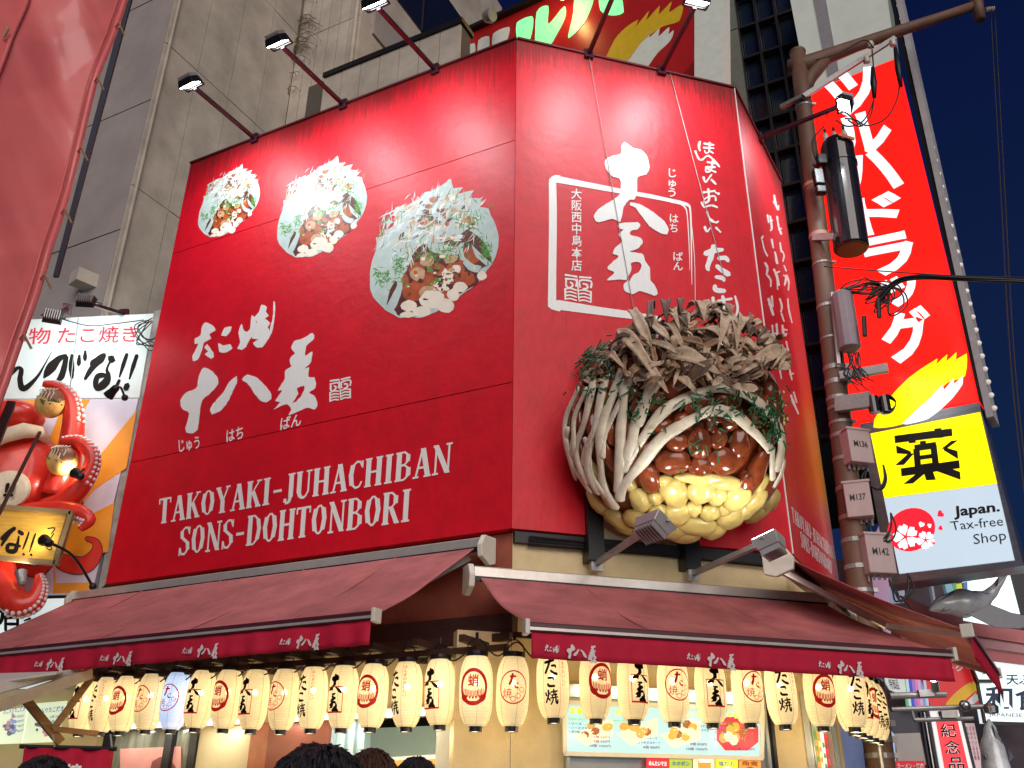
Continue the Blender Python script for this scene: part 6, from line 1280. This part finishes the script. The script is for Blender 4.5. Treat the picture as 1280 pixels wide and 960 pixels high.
for x in (68, 140): mb = MB(); mb.tube([wp(x, 934, 9.3), wp(x - 2, 918, 9.3)], .008, 5); mb.part('hook', GREY, bn)
# ================================================================== RED TARPAULIN AT THE FAR LEFT
tp = thing('red_tarpaulin', 'big glossy red tarpaulin with laced hem hanging down the left edge of the view', 'tarpaulin', wp(-20, 560, 5.6))
edge_ = [(-60, 172), (0, 158), (50, 142), (110, 118), (195, 97), (260, 80), (320, 62), (380, 45), (430, 26), (470, 12), (520, -6), (600, -30)]
def ex(y):
    for (a, b), (c, d) in zip(edge_, edge_[1:]):
        if a <= y <= c: return b + (d - b) * (y - a) / (c - a)
    return edge_[-1][1]
TARP = mat('red_vinyl_tarpaulin', (.66, .14, .14), rough=.42, var=.08, vs=1.5, bump=.15, bs=5, coat=.2, spec=.6)
def tpt(x, y):
    Y = 5.4 + (x + 80) * .0038; p = wp(x, y, Y)
    w_ = .035 * math.sin(3.1 * p.x * 2 + 2.3 * p.z) + .045 * noise.noise(V((p.x * 1.6, 0, p.z * .8))) + .03 * noise.noise(V((p.x * 5 + p.z * 2.2, 3, p.z * .7))) + .02 * abs(math.sin(p.x * 4 - p.z * 1.7))
    a_ = noise.noise(V((p.x * .9 + p.z * .55, 7, p.z * .25))); b_ = noise.noise(V((p.x * 1.3 - p.z * .8, 2, p.z * .3 + 5)))
    w_ += .10 * max(0, .22 - abs(a_)) + .09 * max(0, .18 - abs(b_)) + .02 * math.sin(p.x * 9 + 2.5 * math.sin(p.z * 1.1))
    return p + V((.35, -.9, 0)) * w_
rows = []
for i in range(160):
    y = -60 + 660 * i / 159; e = ex(y); rows.append([tpt(-140 + (e + 140) * j / 100, y) for j in range(101)])
mb = MB(); mb.grid(rows); mb.part('sheet', TARP, tp, smooth=True, thick=.006)
mb = MB(); mb.tube([tpt(ex(y) - 2, y) for y in range(-60, 600, 12)], .03, 8); mb.part('hem', TARP, tp, smooth=True)
mb = MB(); mb.tube([tpt(ex(y) - 9, y) + V((.02, -.05, 0)) for y in range(-60, 600, 12)], .008, 6); mb.part('hem_fold', TARP, tp, smooth=True)
mb = MB(); mb.tube([tpt(ex(y) - 125 + .02 * y, y) + V((.01, -.03, 0)) for y in range(-60, 400, 12)], .02, 6); mb.part('welded_seam', TARP, tp, smooth=True)
for y in (40, 108, 192, 270, 356, 430):
    q = tpt(ex(y) - 3, y); mb = MB(); mb.tube([q, q + V((.06, -.05, .03)), q + V((.10, .02, -.05))], .010, 5); mb.part('lacing_tie', mat('rope_tan', (.35, .24, .13), rough=.8), tp)
q = tpt(12, 53); mb = MB(); mb.tube([q + V((0, -.06, .05)), q + V((.03, -.08, 0)), q + V((.0, -.06, -.06))], .012, 5); mb.part('lacing_tie', mat('rope_tan', (1, 1, 1)), tp)
mb = MB(); mb.beam(wp(-40, 640, 6.0), wp(14, 505, 6.6), .06, .06); mb.beam(wp(-30, 700, 6.1), wp(50, 540, 6.6), .02, .02); mb.part('support_pole', mat('brown_steel', (.14, .07, .05), rough=.5), tp)
fpoly(Frame(wp(160, 200, 9.2).xy.to_3d(), (1, 0, 0), (0, -1, 0)), [(172, -60), (180, -60), (72, 345), (66, 345)], 0, .04).solo('navy_pier', 'dark narrow pier between the red tarpaulin and the concrete building', 'wall', mat('dark_navy_steel', (.02, .022, .04), rough=.6), wp(60, 440, 9.2))  # narrow strip in one dark navy tone
# ================================================================== STREET ON THE RIGHT, BELOW
BG = Frame((4, 15.6, 0), (1, 0, 0), (0, -1, 0))
sbld = thing('street_building', 'dim shop building with shelves and blue wall down the lane on the right', 'building', BG.P(1150, 960, -1))
fpoly(BG, [(1040, 700), (1400, 700), (1400, 1300), (1040, 1300)], -1.0, 3).part('rear_wall', mat('dark_lane_wall', (.07, .05, .06), rough=.8, var=.4, vs=2), sbld)
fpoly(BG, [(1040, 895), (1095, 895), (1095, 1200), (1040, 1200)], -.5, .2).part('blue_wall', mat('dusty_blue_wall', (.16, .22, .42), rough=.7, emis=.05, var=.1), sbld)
fpoly(BG, [(1212, 715), (1262, 714), (1278, 775), (1214, 780)], -.3, .3).part('lit_window', mat('lit_pale_window', (.7, .95, .95), emis=.75, ecol=(.72, 1, .98), var=.04, vs=1), sbld)
fpoly(BG, [(1262, 714), (1285, 712), (1300, 775), (1278, 776)], -.28, .3).part('dark_frame', BLACK, sbld)
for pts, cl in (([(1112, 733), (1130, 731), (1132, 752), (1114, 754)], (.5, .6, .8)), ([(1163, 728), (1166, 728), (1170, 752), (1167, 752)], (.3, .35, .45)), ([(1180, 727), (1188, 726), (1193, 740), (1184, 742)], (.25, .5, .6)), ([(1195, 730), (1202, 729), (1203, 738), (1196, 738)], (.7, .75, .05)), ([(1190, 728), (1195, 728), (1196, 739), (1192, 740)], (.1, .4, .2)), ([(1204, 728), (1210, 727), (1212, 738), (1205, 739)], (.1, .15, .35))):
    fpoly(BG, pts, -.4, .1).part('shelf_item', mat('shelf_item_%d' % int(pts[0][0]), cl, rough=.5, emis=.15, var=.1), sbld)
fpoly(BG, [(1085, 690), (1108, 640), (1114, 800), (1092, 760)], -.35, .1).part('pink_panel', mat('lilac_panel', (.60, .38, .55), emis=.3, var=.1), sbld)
oa = thing('pink_awning', 'faded pinkish red striped awning of the next shop behind the power pole', 'awning', BG.P(1200, 800, .6))
PK = mat('faded_pink_cloth', (.50, .15, .16), rough=.55, var=.2, vs=3); PK2 = mat('paler_pink_cloth', (.52, .26, .28), rough=.55, var=.15, vs=3)
for k, (pts, mt) in enumerate((([(1125, 744), (1166, 760), (1205, 776), (1290, 790), (1290, 806), (1205, 792), (1150, 772)], PK), ([(1150, 773), (1205, 793), (1290, 807), (1290, 818), (1205, 806), (1150, 786)], PK2), ([(1110, 780), (1150, 787), (1205, 807), (1290, 819), (1290, 832), (1240, 826), (1180, 812), (1130, 800)], PK))):
    rows = [[BG.P(pts[0][0] + (1290 - pts[0][0]) * j / 20, 0, 0) for j in range(2)]]
    mb = MB(); mb.slab([BG.P(x, y, .6 - .04 * k) for x, y in pts], V((0, .05, 0))); mb.part('cloth_band', mt, oa)
def fish(name, lab, pts, rad, Y, tail=True, fins=()):
    t = thing(name, lab, 'sculpture', wp(*pts[len(pts) // 2], Y), 'fish sculptures over the lane')
    P = [wp(x, y, Y) for x, y in pts]; k = Y * 1.06 / FPX; Q = []; R2 = []; n = len(P)
    for i in range(n - 1):
        a, b, c_, d = P[max(i - 1, 0)], P[i], P[i + 1], P[min(i + 2, n - 1)]
        for j in range(5):
            s = j / 5; Q.append(.5 * (2 * b + (c_ - a) * s + (2 * a - 5 * b + 4 * c_ - d) * s * s + (3 * b - a - 3 * c_ + d) * s ** 3)); R2.append((rad[i] + (rad[i + 1] - rad[i]) * (3 * s * s - 2 * s ** 3)) * k)
    Q.append(P[-1]); R2.append(rad[-1] * k); mb = MB(); mb.tube(Q, R2, 18); mb.part('body', FSH, t, smooth=True)
    for f in fins: mb = MB(); mb.slab([wp(x, y, Y - .12) for x, y in f], V((.01, .04, .01))); mb.part('fin', FDK, t, bevel=.008)
    return t
FSH = mat('silvery_fish_skin', (.58, .62, .64), rough=.3, metal=.1, var=.45, vs=2, coat=.4); FDK = mat('dark_fish_back', (.03, .035, .07), rough=.25, coat=.4, var=.2)
fish('fish_sculpture', 'silver leaping fish sculpture with raised tail above the pink awning', [(1162, 763), (1180, 756), (1203, 754), (1222, 752), (1237, 743), (1248, 730), (1257, 716)], [1.5, 11, 17, 13, 7, 4.5, 3], 14.4, fins=([(1208, 768), (1216, 771), (1245, 785), (1275, 786), (1300, 778), (1300, 772), (1265, 766), (1232, 753)], [(1246, 733), (1252, 700), (1262, 694), (1260, 716)], [(1172, 752), (1190, 741), (1212, 738), (1238, 742), (1222, 744), (1200, 743)], [(1176, 764), (1196, 760), (1210, 748), (1206, 746), (1190, 752)]))
fish('fish_sculpture', 'silver fish sculpture hanging nose up in the bottom right corner', [(1236, 899), (1238, 915), (1241, 938), (1246, 965), (1250, 990), (1254, 1010)], [1.5, 7, 13, 15, 10, 3], 13.8, fins=([(1236, 944), (1228, 940), (1233, 950)], [(1262, 936), (1269, 947), (1260, 956)], [(1240, 905), (1252, 925), (1258, 950), (1262, 975), (1252, 960), (1246, 930)]))
rs2 = thing('small_drugstore_sign', 'small dim red sign with white katakana and a yellow brush stroke beneath the awnings', 'sign', BG.P(1190, 884, .3))
RD2 = mat('red_panel_dim_lit', (.6, .01, .015), rough=.4, emis=.16, ecol=(1, .01, .02), var=.05)
fpoly(BG, [(1128, 790), (1216, 800), (1233, 882), (1164, 884)], .3, .15).part('face', RD2, rs2)
for s, q in (('ツルハド', [(1168, 806), (1222, 817), (1225, 829), (1172, 824)]), ('ッグ', [(1181, 832), (1206, 828), (1208, 838), (1183, 841)])): mb = MB(); text(mb, s, BG, q, off=.306, bold=.04); mb.part('lettering', WHT, rs2)
def mapto(P, sx, sy, ox, oy, x0=1092, y0=440): return [((x - x0) * sx + ox, (y - y0) * sy + oy) for x, y in P]
printed(BG, mapto(YS, .42, .40, 1180, 849), .306, mat('mustard_swoosh', (.75, .45, .02), emis=.12, var=0), rs2, 'brush_stroke_print', .2, 5); printed(BG, mapto(WS, .46, .42, 1180, 849), .31, WHT, rs2, 'brush_stroke_print', .2, 5)
js = thing('restaurant_sign', 'white lit sign with dark blue brush characters for a restaurant at the right edge', 'sign', BG.P(1255, 905, .4))
JW = mat('lit_sign_ice_white', (.75, .95, .95), emis=.62, ecol=(.80, 1, .98), var=.02); NAV = mat('navy_print', (.01, .03, .10), rough=.5, var=0)
fpoly(BG, [(1214, 802), (1330, 812), (1330, 906), (1232, 903)], .4, .2).part('lit_face', JW, js)
mb = MB(); mb.beam(BG.P(1231, 904, .42), BG.P(1330, 907, .42), .06, .05, up=V((0, -1, 0))); mb.beam(BG.P(1212, 802, .42), BG.P(1231, 904, .42), .04, .05, up=V((0, -1, 0))); mb.part('frame', BLACK, js)
for s, q, b_ in (('天ぷら', [(1257, 843), (1304, 844), (1304, 857), (1258, 856)], .02), ('和食', [(1231, 857), (1306, 858), (1306, 889), (1232, 887)], .022), ('JAPANESE RESTAURANT', [(1236, 891), (1340, 893), (1340, 898.5), (1236, 897)], .005)): mb = MB(); text(mb, s, BG, q, off=.406, bold=b_); mb.part('lettering', NAV, js)
printed(BG, [(1244, 826), (1330, 838), (1330, 834), (1246, 822)], .406, PRD, js, 'red_print', .8, 6)
ss = thing('small_blue_sign', 'small pale blue sign with one character and black frame behind the awning tip', 'sign', BG.P(1228, 850, .5))
fpoly(BG, [(1212, 824), (1239, 828), (1243, 853), (1222, 853)], .5, .1).part('frame', BLACK, ss); fpoly(BG, [(1214, 826), (1236, 829), (1239, 849), (1224, 849)], .52, .03).part('lit_face', JW, ss)
mb = MB(); text(mb, 'ら', BG, [(1225, 835), (1232, 835), (1233, 843), (1226, 843)], off=.53, bold=.01); mb.part('lettering', NAV, ss)
sv = thing('souvenir_banner', 'tall narrow red and white vertical sign with black souvenir characters', 'sign', BG.P(1190, 990, .2))
SVW = mat('lit_banner_white', (.8, .85, .85), emis=.35, var=0)
fpoly(BG, [(1162, 888), (1198, 887), (1228, 1010), (1184, 1010)], .2, .15).part('face', SVW, sv); fpoly(BG, [(1158, 888), (1161, 888), (1183, 1010), (1179, 1010)], .22, .2).part('edge', BLACK, sv); fpoly(BG, [(1199, 887), (1202, 887), (1232, 1010), (1229, 1010)], .22, .2).part('edge', BLACK, sv)
fpoly(BG, [(1170, 901), (1197, 900), (1222, 1010), (1190, 1010)], .215, .012).part('red_field', LRD2, sv)
for i, ch in enumerate(('K', '紀', '念', '品')):
    x0, y0, s_ = (1172, 1175, 1180, 1185)[i], (889, 905, 926, 947)[i], (8, 19, 19, 19)[i]
    q = [(x0, y0), (x0 + s_, y0 - .5), (x0 + s_ + 2, y0 + s_ * .85), (x0 + 2, y0 + s_ * .85)]
    if i: mb = MB(); text(mb, ch, BG, q, off=.222, bold=.03); mb.part('lettering_outline', SVW, sv)
    mb = MB(); text(mb, ch, BG, q, off=.228, bold=.012); mb.part('lettering', INK, sv)
ps = thing('price_sheet', 'pink paper sheet with rows of writing beside the souvenir sign', 'sheet', BG.P(1215, 960, .0)); fpoly(BG, [(1200, 904), (1218, 904), (1232, 975), (1213, 975)], .1, .03).part('sheet', mat('pink_sheet', (.65, .45, .48), emis=.22, var=.05), ps)
for k in range(4): mb = MB(); text(mb, 'おみやげ品各種', BG, [(1203 + k * 4, 908), (1205.5 + k * 4, 908), (1213 + k * 4, 950), (1210.5 + k * 4, 950)], off=.106, vertical=True); mb.part('handwriting', INK, ps)
cs = thing('coloured_strips', 'rack of green blue and pink cloth strips beneath the awning corner', 'display', BG.P(1135, 890, .3))
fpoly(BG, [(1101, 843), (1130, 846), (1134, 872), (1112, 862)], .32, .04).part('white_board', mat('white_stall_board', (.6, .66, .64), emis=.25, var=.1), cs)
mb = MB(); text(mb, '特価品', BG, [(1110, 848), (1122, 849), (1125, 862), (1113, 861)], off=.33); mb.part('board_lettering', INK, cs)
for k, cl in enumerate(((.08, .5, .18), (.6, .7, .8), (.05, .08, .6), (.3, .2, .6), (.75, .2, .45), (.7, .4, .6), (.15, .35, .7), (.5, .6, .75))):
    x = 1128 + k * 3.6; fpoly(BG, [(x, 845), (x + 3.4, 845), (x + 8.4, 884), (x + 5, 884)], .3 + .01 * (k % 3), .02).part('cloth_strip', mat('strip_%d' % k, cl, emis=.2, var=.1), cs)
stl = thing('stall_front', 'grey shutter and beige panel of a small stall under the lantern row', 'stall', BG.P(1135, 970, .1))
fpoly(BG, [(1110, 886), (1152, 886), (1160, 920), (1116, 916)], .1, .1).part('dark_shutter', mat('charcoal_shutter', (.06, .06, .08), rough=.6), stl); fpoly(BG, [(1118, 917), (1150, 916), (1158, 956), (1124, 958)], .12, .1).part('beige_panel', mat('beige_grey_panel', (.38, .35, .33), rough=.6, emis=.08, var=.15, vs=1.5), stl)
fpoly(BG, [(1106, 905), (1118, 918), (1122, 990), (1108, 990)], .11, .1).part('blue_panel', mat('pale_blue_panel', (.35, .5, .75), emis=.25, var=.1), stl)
fpoly(BG, [(1119, 951), (1155, 951), (1162, 985), (1122, 985)], .16, .05).part('small_red_sign', RD2, stl); mb = MB(); text(mb, 'ラーメン・焼肉', BG, [(1121, 954), (1154, 954), (1155, 961), (1122, 961)], off=.17, bold=.03); mb.part('lettering', WHT, stl)
for k, x in enumerate((1150, 1155, 1160, 1164)): fpoly(BG, [(x, 890), (x + 2, 890), (x + 22, 1010), (x + 20, 1010)], .18, .05).part('metal_post', (BLACK, STEEL, BLACK, STEEL)[k], stl)
pg = thing('pipe_bracket', 'grey steel pipe brackets carrying lamps in front of the small red sign', 'bracket', wp(1120, 890, 13.2))
for a, b, r in (((1112, 870), (1182, 868), .045), ((1114, 887), (1233, 883), .035), ((1140, 888), (1143, 900), .02), ((1143, 900), (1216, 898), .03)): mb = MB(); mb.tube([wp(*a, 13.2), wp(*b, 13.2)], r, 10); mb.part('pipe', GREY, pg)
for a, b in (((1148, 867), (1166, 866)), ((1176, 893), (1196, 893))): mb = MB(); mb.beam(wp(*a, 13.15), wp(*b, 13.15), .07, .09); mb.part('clamp_block', GREY, pg)
mb = MB(); mb.ball(wp(1206, 882, 13.05), .075, 14, 10); mb.part('dome_lamp', STEEL, pg, smooth=True)
mb = MB(); mb.tube([wp(1170, 862, 13.1), wp(1168, 850, 13.0)], .05, 10); mb.part('spot_lamp', STEEL, pg); mb = MB(); mb.ball(wp(1166, 848, 12.95), .045, 10, 8); mb.part('lit_bulb', LAMPW, pg, smooth=True)
mb = MB(); mb.lathe(wp(1240, 893, 13.0), [(.02, 0), (.09, .02), (.10, .10), (.06, .14)], 14); mb.part('clip_lamp', STEEL, pg)
for x in (1085, 1098): mb = MB(); mb.tube([C.W(1.9 + .12 * (x > 1090), .3, 0), C.W(1.9 + .12 * (x > 1090), .3, 2.6)], .035, 8); mb.part('conduit', GREY, pg)
# ================================================================== PEOPLE
SKIN = mat('skin', (.50, .30, .21), rough=.55, var=.05); HAIRB = mat('black_hair', (.010, .009, .014), rough=.38, var=.2, vs=30, stretch=(6, 6, 1), bump=.5, bs=60)
HAIRR = mat('brown_hair', (.06, .022, .012), rough=.45, var=.3, vs=30, stretch=(6, 6, 1), bump=.5, bs=60)
def person(lab, px, py, Y, top, hair, coat, h=1.72, yaw=0., long_=False, tilt=0.):
    t0 = wp(px, py, Y); foot = V((t0.x, Y, 0)); s = t0.z / 1.75
    t = thing('person', lab, 'person', foot, 'people looking at the shop')
    mb = MB()
    def limb(pts, rr, seg=12): mb.tube([V(p) * s + foot for p in pts], [r * s for r in rr], seg)
    # body as one lofted surface for torso, neck and head, limbs merged by a remesh
    limb([(0, 0, .92), (0, 0, 1.05), (0, .01, 1.25), (0, .0, 1.40), (0, .0, 1.47), (0, -.01, 1.53)], [.15, .135, .16, .15, .06, .055], 16)
    mb.ball(V((0, .0, 1.63)) * s + foot, (.075 * s, .095 * s, .115 * s), 16, 12)
    mb.ball(V((0, .095, 1.61)) * s + foot, (.016 * s, .02 * s, .025 * s), 8, 6)
    for k in (-1, 1):
        mb.ball(V((.077 * k, 0, 1.62)) * s + foot, (.012 * s, .02 * s, .032 * s), 8, 6)
        limb([(.15 * k, 0, 1.40), (.20 * k, 0, 1.34), (.235 * k, .0, 1.12), (.24 * k, .04, .88), (.235 * k, .055, .80)], [.06, .058, .045, .032, .03])
        mb.ball(V((.235 * k, .06, .765)) * s + foot, (.02 * s, .04 * s, .05 * s), 8, 6)
        for f in range(4): limb([(.235 * k, .035 + .018 * f, .735), (.234 * k, .04 + .018 * f, .70), (.225 * k, .045 + .018 * f, .672 + .006 * abs(f - 1.5))], [.0095, .009, .007], 6)
        limb([(.225 * k, .085, .775), (.215 * k, .105, .75), (.21 * k, .11, .725)], [.012, .011, .008], 6)
        limb([(.08 * k, 0, .92), (.095 * k, .0, .75), (.10 * k, .01, .50), (.10 * k, -.01, .30), (.10 * k, -.01, .09)], [.10, .085, .06, .052, .04])
        limb([(.10 * k, -.05, .05), (.105 * k, .05, .05), (.11 * k, .15, .035)], [.045, .045, .03])
    b = mb.part('body', SKIN, t, smooth=True); rmq = b.modifiers.new('r', 'REMESH'); rmq.mode = 'VOXEL'; rmq.voxel_size = .009 * s; rmq.use_smooth_shade = True
    mb = MB()
    def limb2(pts, rr, seg=14): mb.tube([V(p) * s + foot for p in pts], [r * s for r in rr], seg)
    limb2([(0, 0, .84), (0, 0, 1.05), (0, .01, 1.25), (0, 0, 1.41), (0, 0, 1.49)], [.175, .165, .19, .175, .07], 18)
    for k in (-1, 1): limb2([(.12 * k, 0, 1.41), (.20 * k, 0, 1.36), (.237 * k, 0, 1.12), (.24 * k, .04, .87)], [.07, .073, .06, .048])
    c = mb.part('jacket', mat(coat[0], coat[1], rough=.8), t, smooth=True); q = c.modifiers.new('r', 'REMESH'); q.mode = 'VOXEL'; q.voxel_size = .012 * s; q.use_smooth_shade = True
    mb = MB()
    for k in (-1, 1): limb2([(.07 * k, 0, .92), (.095 * k, .0, .75), (.10 * k, .01, .50), (.10 * k, -.01, .10)], [.125, .105, .08, .068])
    mb.part('trousers', mat('dark_denim', (.02, .025, .05), rough=.8), t, smooth=True)
    for k in (-1, 1): mb = MB(); mb.tube([V((.10 * k, -.07, .045)) * s + foot, V((.105 * k, .04, .05)) * s + foot, V((.112 * k, .17, .035)) * s + foot], [.05 * s, .055 * s, .035 * s], 12); mb.part('shoe', BLACK, t, smooth=True)
    mb = MB(); rh = random.Random(int(px)); hc = V((0, -.012, 1.648)) * s + foot
    mb.ball(hc, (.092 * s * (1.25 if long_ else 1), .112 * s, .112 * s), 24, 16, wob=.10)
    for k in range(420):                     # locks over the crown
        a = rh.uniform(0, 2 * PI); e = rh.uniform(.0, 1.5); d0 = V((math.cos(a) * math.cos(e), math.sin(a) * math.cos(e), math.sin(e)))
        p0 = hc + V((d0.x * .092 * s * (1.25 if long_ else 1), d0.y * .11 * s, d0.z * .108 * s)); dn = (d0.cross(V((0, .3, 1))).cross(d0)).normalized() * -1
        L = rh.uniform(.03, .07) * s * (1.4 if long_ else 1); mb.tube([p0 - dn * L * .5, p0 + d0 * .006, p0 + dn * L * .5 + d0 * rh.uniform(-.002, .014)], [.002, .006, .001], 4)
    mb.part('hair', hair, t, smooth=True)
    t.rotation_euler = (0, 0, 0); return t
person('person seen from behind with thick black hair in the bottom centre of the crowd', 402, 939, 2.5, 0, HAIRB, ('dark_navy_coat', (.015, .018, .03)), long_=True)
person('person with brown hair beside the black haired one', 467, 941, 4.1, 0, HAIRR, ('brown_coat', (.12, .07, .04)), long_=False)
person('person with short dark hair right of the brown haired one', 521, 951, 4.6, 0, HAIRB, ('grey_coat', (.12, .12, .13)))
person('person with dark hair in front of the red hanging banner', 60, 951, 3.6, 0, HAIRB, ('olive_coat', (.06, .06, .03)))
# small framed menus in the opening behind the people
fm = thing('menu_stand', 'white framed strip with three small food pictures low in the pale green opening', 'menu', A.P(520, 965, -.7))
fpoly(A, [(478, 947), (560, 942), (560, 1000), (478, 1000)], -.7, .04).part('frame', WHT, fm)
for k in range(3): x = 488 + k * 22; fpoly(A, [(x, 951 - k * .9), (x + 18, 950 - k * .9), (x + 18, 985), (x, 985)], -.69, .006).part('food_picture', MT_['orange'], fm); printed(A, blob(x + 9, 962 - k, 6, 5, 9), -.684, MT_['brown'], fm, 'dish_print', .1, 30)
